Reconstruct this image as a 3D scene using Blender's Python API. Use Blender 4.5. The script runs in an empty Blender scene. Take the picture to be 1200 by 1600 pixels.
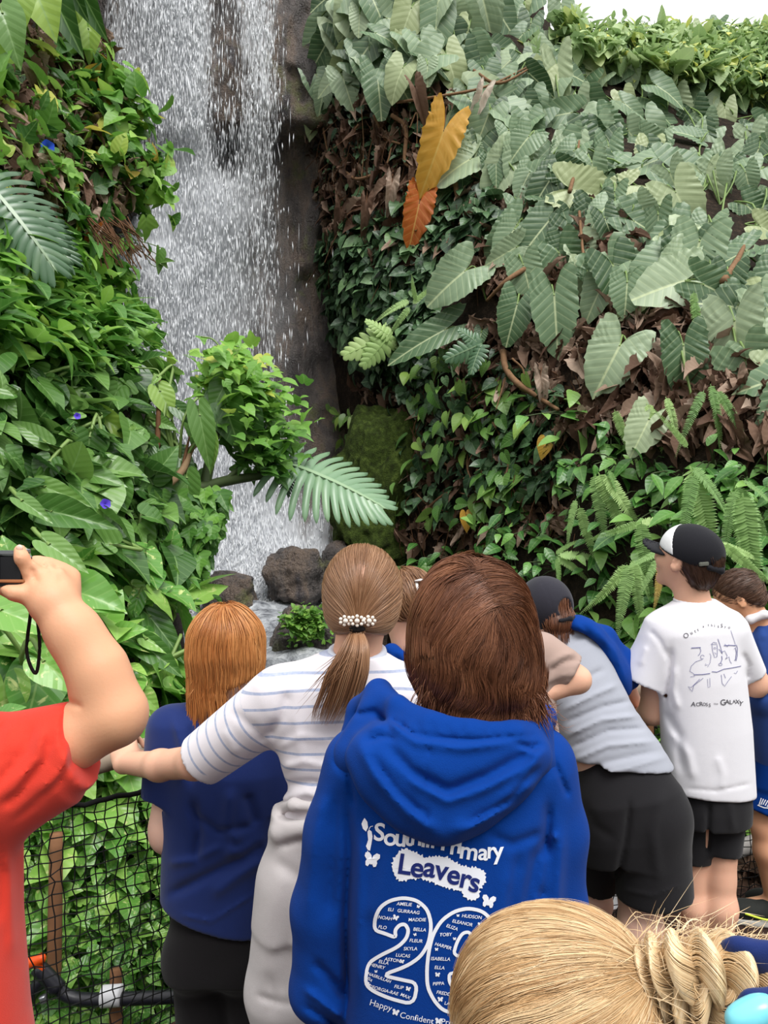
import bpy, bmesh, math, random
import numpy as np
from mathutils import Vector, Matrix
from mathutils.bvhtree import BVHTree

# ------------------------------------------------------------------ camera, sky, light, exposure
scene = bpy.context.scene
COL = scene.collection
CAMZ = 1.5
cam_d = bpy.data.cameras.new('camera')
cam_d.sensor_fit = 'VERTICAL'
cam_d.sensor_height = 36.0
cam_d.lens = 36.0 * 1200.0 / 1600.0          # focal length of 1200 px on a 1600 px tall frame
cam_d.clip_start = 0.05
cam_d.clip_end = 300
cam = bpy.data.objects.new('camera', cam_d)
cam.location = (0, 0, CAMZ)
cam.rotation_euler = (math.radians(90), 0, 0)
COL.objects.link(cam)
scene.camera = cam

world = bpy.data.worlds.new('world')
scene.world = world
world.use_nodes = True
_nt = world.node_tree
_nt.nodes.clear()
_o = _nt.nodes.new('ShaderNodeOutputWorld')
_b = _nt.nodes.new('ShaderNodeBackground')
_tc = _nt.nodes.new('ShaderNodeTexCoord')
_sx = _nt.nodes.new('ShaderNodeSeparateXYZ')
_cr = _nt.nodes.new('ShaderNodeValToRGB')
_nt.links.new(_tc.outputs['Generated'], _sx.inputs[0])
_nt.links.new(_sx.outputs['Z'], _cr.inputs[0])
_nt.links.new(_cr.outputs[0], _b.inputs[0])
_nt.links.new(_b.outputs[0], _o.inputs[0])
_cr.color_ramp.elements[0].position = 0.0
_cr.color_ramp.elements[0].color = (0.10, 0.11, 0.09, 1)
_cr.color_ramp.elements[1].position = 0.75
_cr.color_ramp.elements[1].color = (1.0, 1.0, 1.0, 1)
_e = _cr.color_ramp.elements.new(0.22)
_e.color = (0.46, 0.48, 0.46, 1)
_e = _cr.color_ramp.elements.new(0.40)
_e.color = (0.90, 0.91, 0.90, 1)
_b.inputs['Strength'].default_value = 1.35

def add_sun(name, energy, angle, rx, rz, color=(1, 1, 1)):
    l = bpy.data.lights.new(name, 'SUN')
    l.energy = energy; l.angle = math.radians(angle); l.color = color
    o = bpy.data.objects.new(name, l)
    o.rotation_euler = (math.radians(rx), 0, math.radians(rz))
    COL.objects.link(o)
    return o
# hazy daylight through the roof: high, from behind the viewer's right shoulder
add_sun('daylight', 2.6, 30, 32, 24, (1.0, 0.985, 0.96))

scene.view_settings.view_transform = 'Standard'
scene.view_settings.look = 'None'
scene.view_settings.gamma = 1.0
scene.view_settings.use_curve_mapping = False
scene.view_settings.exposure = 0.22
try:
    scene.cycles.max_bounces = 7
    scene.cycles.transparent_max_bounces = 16
    scene.cycles.caustics_reflective = False
    scene.cycles.caustics_refractive = False
except Exception:
    pass

RNG = np.random.default_rng(7)
random.seed(7)

# ------------------------------------------------------------------ helpers: coordinates, colour
def P(px, py, d):
    """a point seen at pixel (px, py) of the 1200x1600 photograph, d metres in front of the camera"""
    return np.array([(px - 600.0) / 1200.0 * d, d, CAMZ - (py - 800.0) / 1200.0 * d])
def PV(px, py, d):
    px = np.asarray(px, float); py = np.asarray(py, float); d = np.asarray(d, float)
    return np.stack([(px - 600) / 1200 * d, d, CAMZ - (py - 800) / 1200 * d], -1)
def C(r, g, b, a=1.0):
    f = lambda c: (c / 255 / 12.92) if c / 255 <= 0.04045 else ((c / 255 + 0.055) / 1.055) ** 2.4
    return (f(r), f(g), f(b), a)
def unit(v):
    v = np.asarray(v, float)
    return v / (np.linalg.norm(v, axis=-1, keepdims=True) + 1e-12)

# ------------------------------------------------------------------ helpers: objects
def empty(name, loc=(0, 0, 0)):
    o = bpy.data.objects.new(name, None)
    o.empty_display_size = 0.1
    o.location = tuple(float(c) for c in loc)
    COL.objects.link(o)
    return o
def tag(o, label=None, cat=None, group=None, kind=None):
    if label: o['label'] = label
    if cat: o['category'] = cat
    if group: o['group'] = group
    if kind: o['kind'] = kind
    return o
def mesh_obj(name, V, F, mat=None, parent=None, smooth=True, attrs=None, mat_idx=None):
    """V (n,3); F: (m,k) array or list of arrays of equal-width faces"""
    V = np.asarray(V, np.float32)
    if parent is not None:
        V = V - np.asarray(world_loc(parent), np.float32)
    Fs = F if isinstance(F, list) else [F]
    Fs = [np.asarray(f, np.int32) for f in Fs if len(f)]
    me = bpy.data.meshes.new(name)
    me.vertices.add(len(V))
    me.vertices.foreach_set('co', V.ravel())
    nl = sum(f.size for f in Fs); nf = sum(len(f) for f in Fs)
    me.loops.add(nl)
    me.polygons.add(nf)
    me.loops.foreach_set('vertex_index', np.concatenate([f.ravel() for f in Fs]))
    sizes = np.concatenate([np.full(len(f), f.shape[1], np.int32) for f in Fs])
    starts = np.concatenate([[0], np.cumsum(sizes)[:-1]]).astype(np.int32)
    me.polygons.foreach_set('loop_start', starts)
    me.polygons.foreach_set('use_smooth', np.full(nf, smooth, bool))
    if mat_idx is not None:
        me.polygons.foreach_set('material_index', np.asarray(mat_idx, np.int32))
    if attrs:
        for k, a in attrs.items():
            a = np.asarray(a, np.float32)
            if a.ndim == 1:
                at = me.attributes.new(k, 'FLOAT', 'POINT'); at.data.foreach_set('value', a)
            else:
                if a.shape[1] == 2: a = np.concatenate([a, np.zeros((len(a), 1), np.float32)], 1)
                at = me.attributes.new(k, 'FLOAT_VECTOR', 'POINT'); at.data.foreach_set('vector', a.ravel())
    me.update(calc_edges=True)
    me.validate()
    if mat:
        for m in (mat if isinstance(mat, (list, tuple)) else [mat]): me.materials.append(m)
    o = bpy.data.objects.new(name, me)
    COL.objects.link(o)
    if parent is not None: o.parent = parent
    return o
def world_loc(o):
    l = np.zeros(3)
    while o is not None:
        l = l + np.array(o.location); o = o.parent
    return l
class Geo:
    """collects several pieces for one mesh"""
    def __init__(s): s.V = []; s.F = {}; s.A = {}; s.n = 0
    def add(s, V, F, **attrs):
        V = np.asarray(V, np.float32); F = np.asarray(F, np.int64)
        s.F.setdefault(F.shape[1], []).append(F + s.n)
        s.V.append(V)
        for k, a in attrs.items():
            a = np.asarray(a, np.float32)
            if a.ndim == 0: a = np.full(len(V), a, np.float32)
            s.A.setdefault(k, []).append(a)
        s.n += len(V)
    def build(s, name, mat, parent=None, smooth=True):
        if not s.V: return None
        at = {k: np.concatenate(a) for k, a in s.A.items()}
        return mesh_obj(name, np.concatenate(s.V), [np.concatenate(f) for f in s.F.values()], mat, parent, smooth, at)

# ------------------------------------------------------------------ helpers: tubes, boxes, blobs
def tube_geo(paths, radii, sides=4, flat=1.0):
    """paths (N,S,3); radii (N,S) -> V, F(quads), rnd-per-strand index, t"""
    paths = np.asarray(paths, float)
    if paths.ndim == 2: paths = paths[None]
    N, S, _ = paths.shape
    radii = np.broadcast_to(np.asarray(radii, float), (N, S))
    T = np.gradient(paths, axis=1); T = unit(T)
    ref = np.where(np.abs(T[..., 2:3]) > 0.9, np.array([1., 0, 0]), np.array([0, 0, 1.]))
    # one reference per strand keeps the frame from flipping
    ref = np.broadcast_to(ref[:, S // 2:S // 2 + 1], T.shape)
    A = unit(np.cross(T, ref)); B = np.cross(T, A)
    ang = np.arange(sides) / sides * 2 * np.pi
    V = paths[:, :, None] + radii[:, :, None, None] * (np.cos(ang)[None, None, :, None] * A[:, :, None] + flat * np.sin(ang)[None, None, :, None] * B[:, :, None])
    idx = np.arange(N * S * sides).reshape(N, S, sides)
    a = idx[:, :-1]; b = idx[:, 1:]
    F = np.stack([a, np.roll(a, -1, 2), np.roll(b, -1, 2), b], -1).reshape(-1, 4)
    sid = np.repeat(np.arange(N), S * sides)
    t = np.tile(np.repeat(np.linspace(0, 1, S), sides), N)
    return V.reshape(-1, 3), F, sid, t
def curve_pts(pts, n=24):
    """Catmull-Rom through control points"""
    p = np.asarray(pts, float)
    if len(p) == 2: return p[0] + (p[1] - p[0]) * np.linspace(0, 1, n)[:, None]
    q = np.vstack([2 * p[0] - p[1], p, 2 * p[-1] - p[-2]])
    u = np.linspace(0, len(p) - 1 - 1e-6, n); i = u.astype(int); t = (u - i)[:, None]
    a, b, c, d = q[i], q[i + 1], q[i + 2], q[i + 3]
    return 0.5 * (2 * b + (c - a) * t + (2 * a - 5 * b + 4 * c - d) * t ** 2 + (3 * b - a - 3 * c + d) * t ** 3)
def tube_obj(name, pts, r, mat, parent=None, sides=10, n=24, flat=1.0):
    c = curve_pts(pts, n)
    rr = np.interp(np.linspace(0, 1, n), np.linspace(0, 1, len(np.atleast_1d(r))), np.atleast_1d(r)) if np.ndim(r) else np.full(n, r)
    # closed, slightly rounded ends
    c = np.vstack([c[0], c, c[-1]]); rr = np.concatenate([[1e-4], rr, [1e-4]])
    T = np.gradient(c, axis=0)
    c[0] = c[1] - unit(c[2] - c[1]) * 0.0005; c[-1] = c[-2] + unit(c[-2] - c[-3]) * 0.0005
    V, F, sid, t = tube_geo(c, rr[None], sides, flat)
    return mesh_obj(name, V, F, mat, parent)
def box_geo(c, s, R=None):
    v = np.array([[x, y, z] for x in (-1, 1) for y in (-1, 1) for z in (-1, 1)], float) * np.asarray(s, float) / 2
    if R is not None: v = v @ np.asarray(R, float).T
    f = np.array([[0, 1, 3, 2], [4, 6, 7, 5], [0, 4, 5, 1], [2, 3, 7, 6], [0, 2, 6, 4], [1, 5, 7, 3]])
    return v + np.asarray(c, float), f
def bevel_box(name, c, s, mat, parent=None, bev=0.003, R=None):
    bm = bmesh.new()
    bmesh.ops.create_cube(bm, size=1.0)
    bmesh.ops.scale(bm, vec=Vector(s), verts=bm.verts)
    bmesh.ops.bevel(bm, geom=list(bm.edges), offset=bev, segments=2, affect='EDGES')
    V = np.array([v.co for v in bm.verts]); 
    if R is not None: V = V @ np.asarray(R, float).T
    V = V + np.asarray(c, float)
    off = world_loc(parent) if parent is not None else np.zeros(3)
    for v, co in zip(bm.verts, V): v.co = Vector(co - off)
    me = bpy.data.meshes.new(name); bm.to_mesh(me); bm.free()
    me.materials.append(mat)
    o = bpy.data.objects.new(name, me); COL.objects.link(o)
    if parent is not None: o.parent = parent
    return o
def ico(sub=3):
    bm = bmesh.new(); bmesh.ops.create_icosphere(bm, subdivisions=sub, radius=1.0)
    V = np.array([v.co for v in bm.verts]); F = np.array([[v.index for v in f.verts] for f in bm.faces]); bm.free()
    return V, F
# smooth pseudo noise from random plane waves
_KN = [(np.random.default_rng(100 + i).normal(size=(14, 3)), np.random.default_rng(200 + i).uniform(0, 6.28, 14)) for i in range(12)]
def noise3(p, freq=1.0, seed=0):
    K, ph = _KN[seed % 12]
    K = unit(K) * (0.6 + 0.8 * np.linspace(0, 1, 14))[:, None]
    p = np.asarray(p, float) * freq * 3.0
    return np.sin(p @ K.T + ph).sum(-1) / 4.0
def fbm(p, freq=1.0, octs=4, seed=0, gain=0.5):
    s = 0; a = 1.0
    for i in range(octs):
        s = s + a * noise3(p, freq * 2.03 ** i, seed + i); a *= gain
    return s

# ------------------------------------------------------------------ materials
def new_mat(name):
    m = bpy.data.materials.new(name); m.use_nodes = True
    nt = m.node_tree; nt.nodes.clear()
    out = nt.nodes.new('ShaderNodeOutputMaterial')
    return m, nt, out
def N(nt, t, **kw):
    n = nt.nodes.new(t)
    for k, v in kw.items(): setattr(n, k, v)
    return n
def ramp(nt, fac, stops):
    r = N(nt, 'ShaderNodeValToRGB')
    el = r.color_ramp.elements
    el[0].position, el[0].color = stops[0]
    el[1].position, el[1].color = stops[-1]
    for p, c in stops[1:-1]:
        e = el.new(p); e.color = c
    if fac is not None: nt.links.new(fac, r.inputs[0])
    return r.outputs[0]
def mix(nt, fac, a, b, mode='MIX'):
    m = N(nt, 'ShaderNodeMix', data_type='RGBA', blend_type=mode)
    for s, v in ((m.inputs[0], fac), (m.inputs[6], a), (m.inputs[7], b)):
        if isinstance(v, (int, float, tuple)): s.default_value = v
        else: nt.links.new(v, s)
    return m.outputs[2]
def math_(nt, op, a, b=None, c=None):
    m = N(nt, 'ShaderNodeMath', operation=op)
    for s, v in zip(m.inputs, (a, b, c)):
        if v is None: continue
        if isinstance(v, (int, float)): s.default_value = v
        else: nt.links.new(v, s)
    return m.outputs[0]
def attr(nt, name, out='Fac'):
    a = N(nt, 'ShaderNodeAttribute', attribute_name=name)
    return a.outputs[out]
def noise_node(nt, scale, detail=3, rough=0.5, vec=None, dist=0.0):
    n = N(nt, 'ShaderNodeTexNoise'); n.inputs['Scale'].default_value = scale
    n.inputs['Detail'].default_value = detail; n.inputs['Roughness'].default_value = rough
    n.inputs['Distortion'].default_value = dist
    if vec is not None: nt.links.new(vec, n.inputs['Vector'])
    return n.outputs['Fac']
def obj_vec(nt, scale=None):
    tc = N(nt, 'ShaderNodeTexCoord')
    if scale is None: return tc.outputs['Object']
    mp = N(nt, 'ShaderNodeMapping'); mp.inputs['Scale'].default_value = scale
    nt.links.new(tc.outputs['Object'], mp.inputs['Vector'])
    return mp.outputs[0]
def bump(nt, h, strength=0.3, dist=0.01, normal=None):
    b = N(nt, 'ShaderNodeBump'); b.inputs['Strength'].default_value = strength; b.inputs['Distance'].default_value = dist
    nt.links.new(h, b.inputs['Height'])
    if normal is not None: nt.links.new(normal, b.inputs['Normal'])
    return b.outputs[0]
def principled(nt, out, color, rough=0.6, spec=0.5, normal=None, **kw):
    p = N(nt, 'ShaderNodeBsdfPrincipled')
    for k, v in (('Base Color', color), ('Roughness', rough), ('Specular IOR Level', spec)):
        if isinstance(v, (int, float, tuple)): p.inputs[k].default_value = v
        else: nt.links.new(v, p.inputs[k])
    for k, v in kw.items(): p.inputs[k.replace('_', ' ')].default_value = v
    if normal is not None: nt.links.new(normal, p.inputs['Normal'])
    if out is not None: nt.links.new(p.outputs[0], out.inputs[0])
    return p
def simple(name, col, rough=0.6, spec=0.4, var=0.12, scale=30, bstr=0.0, metallic=0.0):
    m, nt, out = new_mat(name)
    v = obj_vec(nt)
    n = noise_node(nt, scale, 3, vec=v)
    dark = tuple(c * (1 - var) for c in col[:3]) + (1,)
    lite = tuple(min(1, c * (1 + var)) for c in col[:3]) + (1,)
    c = mix(nt, n, dark, lite)
    nm = bump(nt, n, bstr, 0.005) if bstr else None
    p = principled(nt, out, c, rough, spec, nm)
    p.inputs['Metallic'].default_value = metallic
    return m
def fabric(name, col, rough=0.9, weave=900, bstr=0.25, var=0.08, sheen=0.25):
    m, nt, out = new_mat(name)
    v = obj_vec(nt)
    n1 = noise_node(nt, 6, 4, vec=v)
    n2 = noise_node(nt, weave, 2, vec=v)
    n3 = noise_node(nt, 45, 3, vec=v)
    dark = tuple(c * (1 - var) for c in col[:3]) + (1,)
    lite = tuple(min(1, c * (1 + var)) for c in col[:3]) + (1,)
    c = mix(nt, n1, dark, lite)
    c = mix(nt, math_(nt, 'MULTIPLY', n2, 0.18), c, tuple(x * 0.55 for x in col[:3]) + (1,))
    nm = bump(nt, math_(nt, 'ADD', n2, math_(nt, 'MULTIPLY', n3, 1.2)), bstr, 0.0025)
    p = principled(nt, out, c, rough, 0.15, nm)
    p.inputs['Sheen Weight'].default_value = sheen
    p.inputs['Sheen Roughness'].default_value = 0.5
    return m
def skin_mat(name, col, red=(0.75, 0.30, 0.22, 1)):
    m, nt, out = new_mat(name)
    v = obj_vec(nt)
    n = noise_node(nt, 9, 4, vec=v)
    n2 = noise_node(nt, 260, 3, vec=v)
    n3 = noise_node(nt, 28, 3, vec=v)
    c = mix(nt, math_(nt, 'MULTIPLY', n, 0.30), col, red)
    c = mix(nt, math_(nt, 'MULTIPLY', n3, 0.18), c, tuple(x * 0.75 for x in col[:3]) + (1,))
    nm = bump(nt, n2, 0.12, 0.002)
    p = principled(nt, out, c, 0.52, 0.35, nm)
    p.inputs['Subsurface Weight'].default_value = 0.15
    p.inputs['Subsurface Radius'].default_value = (0.012, 0.005, 0.003)
    return m
def hair_mat(name, stops, rough=0.42, spec=0.45):
    m, nt, out = new_mat(name)
    r = attr(nt, 'rnd')
    n = noise_node(nt, 14, 3, vec=obj_vec(nt))
    f = math_(nt, 'ADD', math_(nt, 'MULTIPLY', r, 0.7), math_(nt, 'MULTIPLY', n, 0.3))
    c = ramp(nt, f, stops)
    principled(nt, out, c, rough, spec)
    return m
def leaf_mat(name, stops, vein=None, vein_amt=0.6, side=7.0, rough=0.42, spec=0.45, trans=0.25, mottle=None, slant=0.75):
    """stops: colour by the leaf's own random tone; luv carries the position on the blade"""
    m, nt, out = new_mat(name)
    r = attr(nt, 'rnd')
    luv = attr(nt, 'luv', 'Vector')
    c = ramp(nt, r, stops)
    if mottle:
        nn = noise_node(nt, mottle[1], 4, 0.6, vec=luv, dist=0.8)
        sx0 = N(nt, 'ShaderNodeVectorMath', operation='ADD')
        nt.links.new(luv, sx0.inputs[0])
        cb = N(nt, 'ShaderNodeCombineXYZ'); nt.links.new(math_(nt, 'MULTIPLY', r, 37.0), cb.inputs[2])
        nt.links.new(cb.outputs[0], sx0.inputs[1])
        nn = noise_node(nt, mottle[1], 4, 0.6, vec=sx0.outputs[0], dist=0.8)
        mk = N(nt, 'ShaderNodeMapRange'); mk.inputs[1].default_value = mottle[2]; mk.inputs[2].default_value = mottle[2] + 0.06
        nt.links.new(nn, mk.inputs[0])
        c = mix(nt, mk.outputs[0], c, mottle[0])
    nm = None
    if vein:
        s = N(nt, 'ShaderNodeSeparateXYZ'); nt.links.new(luv, s.inputs[0])
        ax = math_(nt, 'ABSOLUTE', s.outputs[0])
        mid = N(nt, 'ShaderNodeMapRange'); mid.inputs[1].default_value = 0.010; mid.inputs[2].default_value = 0.024
        mid.inputs[3].default_value = 1; mid.inputs[4].default_value = 0
        nt.links.new(ax, mid.inputs[0])
        ph = math_(nt, 'SUBTRACT', s.outputs[1], math_(nt, 'MULTIPLY', ax, slant))
        fr = math_(nt, 'ABSOLUTE', math_(nt, 'SUBTRACT', math_(nt, 'FRACT', math_(nt, 'MULTIPLY', ph, side)), 0.5))
        sd = N(nt, 'ShaderNodeMapRange'); sd.inputs[1].default_value = 0.03; sd.inputs[2].default_value = 0.10
        sd.inputs[3].default_value = 0.34; sd.inputs[4].default_value = 0
        nt.links.new(fr, sd.inputs[0])
        v = math_(nt, 'MAXIMUM', mid.outputs[0], sd.outputs[0])
        c = mix(nt, math_(nt, 'MULTIPLY', v, vein_amt), c, vein)
        nm = bump(nt, fr, 0.14, 0.02)
    p = principled(nt, None, c, rough, spec, nm)
    t = N(nt, 'ShaderNodeBsdfTranslucent')
    nt.links.new(mix(nt, 0.5, c, (0.55, 0.75, 0.12, 1), 'MULTIPLY'), t.inputs[0]) if False else nt.links.new(c, t.inputs[0])
    ms = N(nt, 'ShaderNodeMixShader'); ms.inputs[0].default_value = trans
    nt.links.new(p.outputs[0], ms.inputs[1]); nt.links.new(t.outputs[0], ms.inputs[2])
    nt.links.new(ms.outputs[0], out.inputs[0])
    return m
# ------------------------------------------------------------------ materials of the place
def rock_material(name, wet=True):
    m, nt, out = new_mat(name)
    v = obj_vec(nt)
    v2 = obj_vec(nt, (1.6, 1.6, 0.45))
    n1 = noise_node(nt, 1.6, 6, 0.62, vec=v2)
    n2 = noise_node(nt, 9, 6, 0.65, vec=v2)
    n3 = noise_node(nt, 45, 4, 0.6, vec=v)
    c = ramp(nt, n1, [(0.34, C(58, 54, 54)), (0.47, C(106, 98, 94)), (0.56, C(136, 118, 104)), (0.64, C(90, 84, 86)), (0.8, C(130, 126, 130))])
    c = mix(nt, math_(nt, 'MULTIPLY', n2, 0.5), c, C(80, 74, 72))
    # moss and algae patches
    nm_ = noise_node(nt, 2.3, 5, 0.6, vec=v)
    mk = N(nt, 'ShaderNodeMapRange'); mk.inputs[1].default_value = 0.56; mk.inputs[2].default_value = 0.68
    nt.links.new(nm_, mk.inputs[0])
    c = mix(nt, math_(nt, 'MULTIPLY', mk.outputs[0], 0.75), c, C(112, 118, 66))
    h = math_(nt, 'ADD', n2, math_(nt, 'MULTIPLY', n3, 0.4))
    principled(nt, out, c, 0.42 if wet else 0.8, 0.5, bump(nt, h, 1.0, 0.09))
    return m
def soil_material(name, dark, mid, lite, scale=14):
    m, nt, out = new_mat(name)
    v = obj_vec(nt)
    n1 = noise_node(nt, scale, 5, 0.7, vec=v)
    n2 = noise_node(nt, scale * 5, 4, 0.65, vec=v)
    c = ramp(nt, n1, [(0.3, dark), (0.52, mid), (0.72, lite)])
    c = mix(nt, math_(nt, 'MULTIPLY', n2, 0.5), c, dark)
    principled(nt, out, c, 0.9, 0.2, bump(nt, n2, 0.9, 0.03))
    return m
M_ROCK = rock_material('wet_rock')
M_SOIL = soil_material('bank_soil', C(28, 23, 18), C(54, 43, 34), C(92, 74, 60))
M_SOIL_L = soil_material('left_bank_soil', C(22, 20, 15), C(46, 38, 28), C(92, 66, 46))
M_PATH = soil_material('path_bark', C(42, 30, 26), C(84, 60, 52), C(122, 92, 80), 22)
M_MOSS = soil_material('moss', C(36, 42, 18), C(72, 90, 34), C(112, 132, 58), 16)
M_BARK = simple('bark', C(132, 108, 82), 0.85, 0.2, 0.35, 28, 0.5)
M_ROOT = simple('root', C(126, 96, 70), 0.85, 0.2, 0.4, 30, 0.4)
M_STALK = simple('stalk', C(116, 142, 76), 0.5, 0.4, 0.25, 8)
M_STALKD = simple('dark_stalk', C(64, 78, 44), 0.55, 0.4, 0.3, 8)
M_TWIG = simple('twig', C(96, 66, 44), 0.8, 0.2, 0.4, 30)
M_EAR = leaf_mat('elephant_ear_leaf', [(0, C(62, 92, 56)), (0.3, C(98, 128, 90)), (0.62, C(136, 160, 124)), (0.85, C(172, 190, 154)), (1, C(172, 184, 128))],
                 vein=C(214, 226, 176), vein_amt=0.75, side=6.5, rough=0.44, spec=0.55, trans=0.2)
M_EARFAR = leaf_mat('hazed_slope_leaf', [(0, C(110, 140, 92)), (0.4, C(150, 178, 118)), (0.8, C(182, 204, 146)), (0.93, C(204, 214, 124)), (1, C(226, 218, 104))],
                    vein=C(196, 214, 150), vein_amt=0.4, rough=0.5, trans=0.3)  # stops lightened: distant haze is put into the leaf colour
M_HEART = leaf_mat('heart_leaf', [(0, C(46, 84, 36)), (0.4, C(80, 124, 54)), (0.75, C(118, 158, 78)), (1, C(164, 196, 88))],
                   vein=C(150, 186, 116), vein_amt=0.6, side=5, rough=0.33, spec=0.6, trans=0.28, slant=0.9)
M_POTHOS = leaf_mat('pothos_leaf', [(0, C(60, 112, 46)), (0.4, C(92, 148, 60)), (0.75, C(124, 176, 78)), (1, C(160, 200, 98))],
                    vein=C(170, 200, 120), vein_amt=0.5, side=4, rough=0.32, spec=0.6, trans=0.28, mottle=(C(206, 216, 140), 3.2, 0.60), slant=0.9)
M_VINE = leaf_mat('vine_leaf', [(0, C(46, 88, 40)), (0.35, C(84, 134, 56)), (0.7, C(126, 176, 74)), (0.92, C(160, 200, 92)), (0.97, C(206, 196, 84)), (1, C(206, 160, 84))],
                  vein=C(160, 196, 120), vein_amt=0.35, side=4, rough=0.45, trans=0.35)
M_IVY = leaf_mat('ivy_leaf', [(0, C(40, 66, 44)), (0.5, C(70, 102, 66)), (0.85, C(106, 140, 94)), (1, C(128, 158, 84))],
                 vein=C(150, 178, 130), vein_amt=0.5, side=3, rough=0.4, spec=0.5, trans=0.15)
M_LANCE = leaf_mat('lance_leaf', [(0, C(46, 92, 40)), (0.4, C(76, 130, 58)), (0.8, C(118, 170, 82)), (1, C(156, 196, 104))],
                   vein=C(150, 190, 110), vein_amt=0.5, side=6, rough=0.36, spec=0.6, trans=0.28)
M_FERN = leaf_mat('fern_frond', [(0, C(74, 116, 58)), (0.35, C(126, 166, 92)), (0.7, C(170, 204, 126)), (0.95, C(196, 220, 146)), (1, C(200, 170, 90))], rough=0.5, trans=0.3)
M_MONST = leaf_mat('split_leaf', [(0, C(50, 80, 54)), (0.5, C(104, 140, 104)), (1, C(140, 172, 136))], vein=C(180, 204, 160), vein_amt=0.4, side=2, rough=0.32, spec=0.6, trans=0.15)
M_DEAD = leaf_mat('dead_leaf', [(0, C(78, 56, 44)), (0.4, C(122, 96, 80)), (0.7, C(158, 134, 116)), (0.9, C(182, 162, 146)), (1, C(212, 198, 184))],
                  vein=C(90, 60, 40), vein_amt=0.5, side=6, rough=0.75, spec=0.2, trans=0.2)
M_AMBER = leaf_mat('amber_leaf', [(0, C(190, 96, 40)), (0.5, C(214, 148, 56)), (1, C(222, 178, 72))], vein=C(232, 200, 110), vein_amt=0.5, side=6, rough=0.5, trans=0.35)

# ------------------------------------------------------------------ banks: real surfaces given by a table of distances
class Bank:
    def __init__(s, xs, ys, D, rough=0.12, seed=0, edge=None):
        s.edge = edge
        s.xs = np.array(xs, float); s.ys = np.array(ys, float); s.D = np.array(D, float); s.rough = rough; s.seed = seed
    def depth(s, px, py, r=True):
        px = np.asarray(px, float); py = np.asarray(py, float)
        if s.edge is not None: px0 = px; px = px + (300 - np.interp(py, s.edge[0], s.edge[1])) * np.clip((px + 100) / 200, 0, 1)
        u = np.interp(px, s.xs, np.arange(len(s.xs))); v = np.interp(py, s.ys, np.arange(len(s.ys)))
        i = np.clip(u.astype(int), 0, len(s.xs) - 2); j = np.clip(v.astype(int), 0, len(s.ys) - 2)
        a = u - i; b = v - j
        a = a * 0.5 + 0.5 * a * a * (3 - 2 * a); b = b * 0.5 + 0.5 * b * b * (3 - 2 * b)
        D = s.D
        d = D[j, i] * (1 - a) * (1 - b) + D[j, i + 1] * a * (1 - b) + D[j + 1, i] * (1 - a) * b + D[j + 1, i + 1] * a * b
        if r:
            q = PV(px, py, d)
            d = d + s.rough * fbm(q, 0.55, 4, s.seed)
        return d
    def pos(s, px, py, lift=0.0):
        d = s.depth(px, py)
        p = PV(px, py, d)
        return p if np.isscalar(lift) and lift == 0 else p + s.normal(px, py) * np.asarray(lift)[..., None]
    def normal(s, px, py):
        e = 6.0
        px = np.asarray(px, float); py = np.asarray(py, float)
        a = PV(px + e, py, s.depth(px + e, py, False)) - PV(px - e, py, s.depth(px - e, py, False))
        b = PV(px, py + e, s.depth(px, py + e, False)) - PV(px, py - e, s.depth(px, py - e, False))
        n = unit(np.cross(a, b))
        return n * np.where(n[..., 1:2] > 0, -1, 1)
    def mesh(s, name, mat, step=10, x0=None, x1=None, y0=None, y1=None, extra=None):
        gx = np.arange(x0 if x0 is not None else s.xs[0], (x1 if x1 is not None else s.xs[-1]) + 1, step)
        gy = np.arange(y0 if y0 is not None else s.ys[0], (y1 if y1 is not None else s.ys[-1]) + 1, step)
        X, Y = np.meshgrid(gx, gy)
        V = PV(X, Y, s.depth(X, Y)).reshape(-1, 3)
        if extra is not None: V = extra(V)
        idx = np.arange(X.size).reshape(X.shape)
        F = np.stack([idx[:-1, :-1], idx[1:, :-1], idx[1:, 1:], idx[:-1, 1:]], -1).reshape(-1, 4)
        return mesh_obj(name, V, F, mat)

RB = Bank([380, 492, 560, 650, 800, 950, 1100, 1250, 1450, 1750], [-320, 0, 150, 300, 450, 600, 750, 900, 1100, 1300, 1500], [
    [10.6, 10.3, 9.9, 9.9, 11.0, 13.0, 14.5, 15.0, 15.5, 16],
    [10.6, 9.8, 8.9, 8.8, 9.4, 10.6, 12.0, 12.4, 12.8, 13.5],
    [10.6, 9.8, 8.8, 8.4, 8.5, 8.9, 9.5, 9.9, 10.3, 11],
    [10.6, 10.0, 8.7, 8.2, 7.8, 7.5, 7.5, 7.7, 8.0, 8.6],
    [10.6, 10.2, 8.6, 8.0, 7.2, 6.6, 6.2, 6.2, 6.4, 7],
    [10.6, 10.4, 9.0, 7.9, 7.0, 6.1, 5.4, 5.1, 5.2, 5.7],
    [10.6, 10.4, 9.6, 8.0, 6.7, 5.6, 4.9, 4.6, 4.6, 5.1],
    [10.6, 10.2, 9.4, 7.8, 6.4, 5.3, 4.6, 4.25, 4.25, 4.7],
    [10.6, 10.0, 8.8, 7.3, 6.0, 5.0, 4.3, 3.95, 3.95, 4.4],
    [10.6, 9.6, 7.9, 6.6, 5.5, 4.6, 4.0, 3.65, 3.65, 4.1],
    [10.6, 9.0, 6.8, 5.7, 4.8, 4.1, 3.6, 3.35, 3.35, 3.8]], 0.13, 1)
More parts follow.
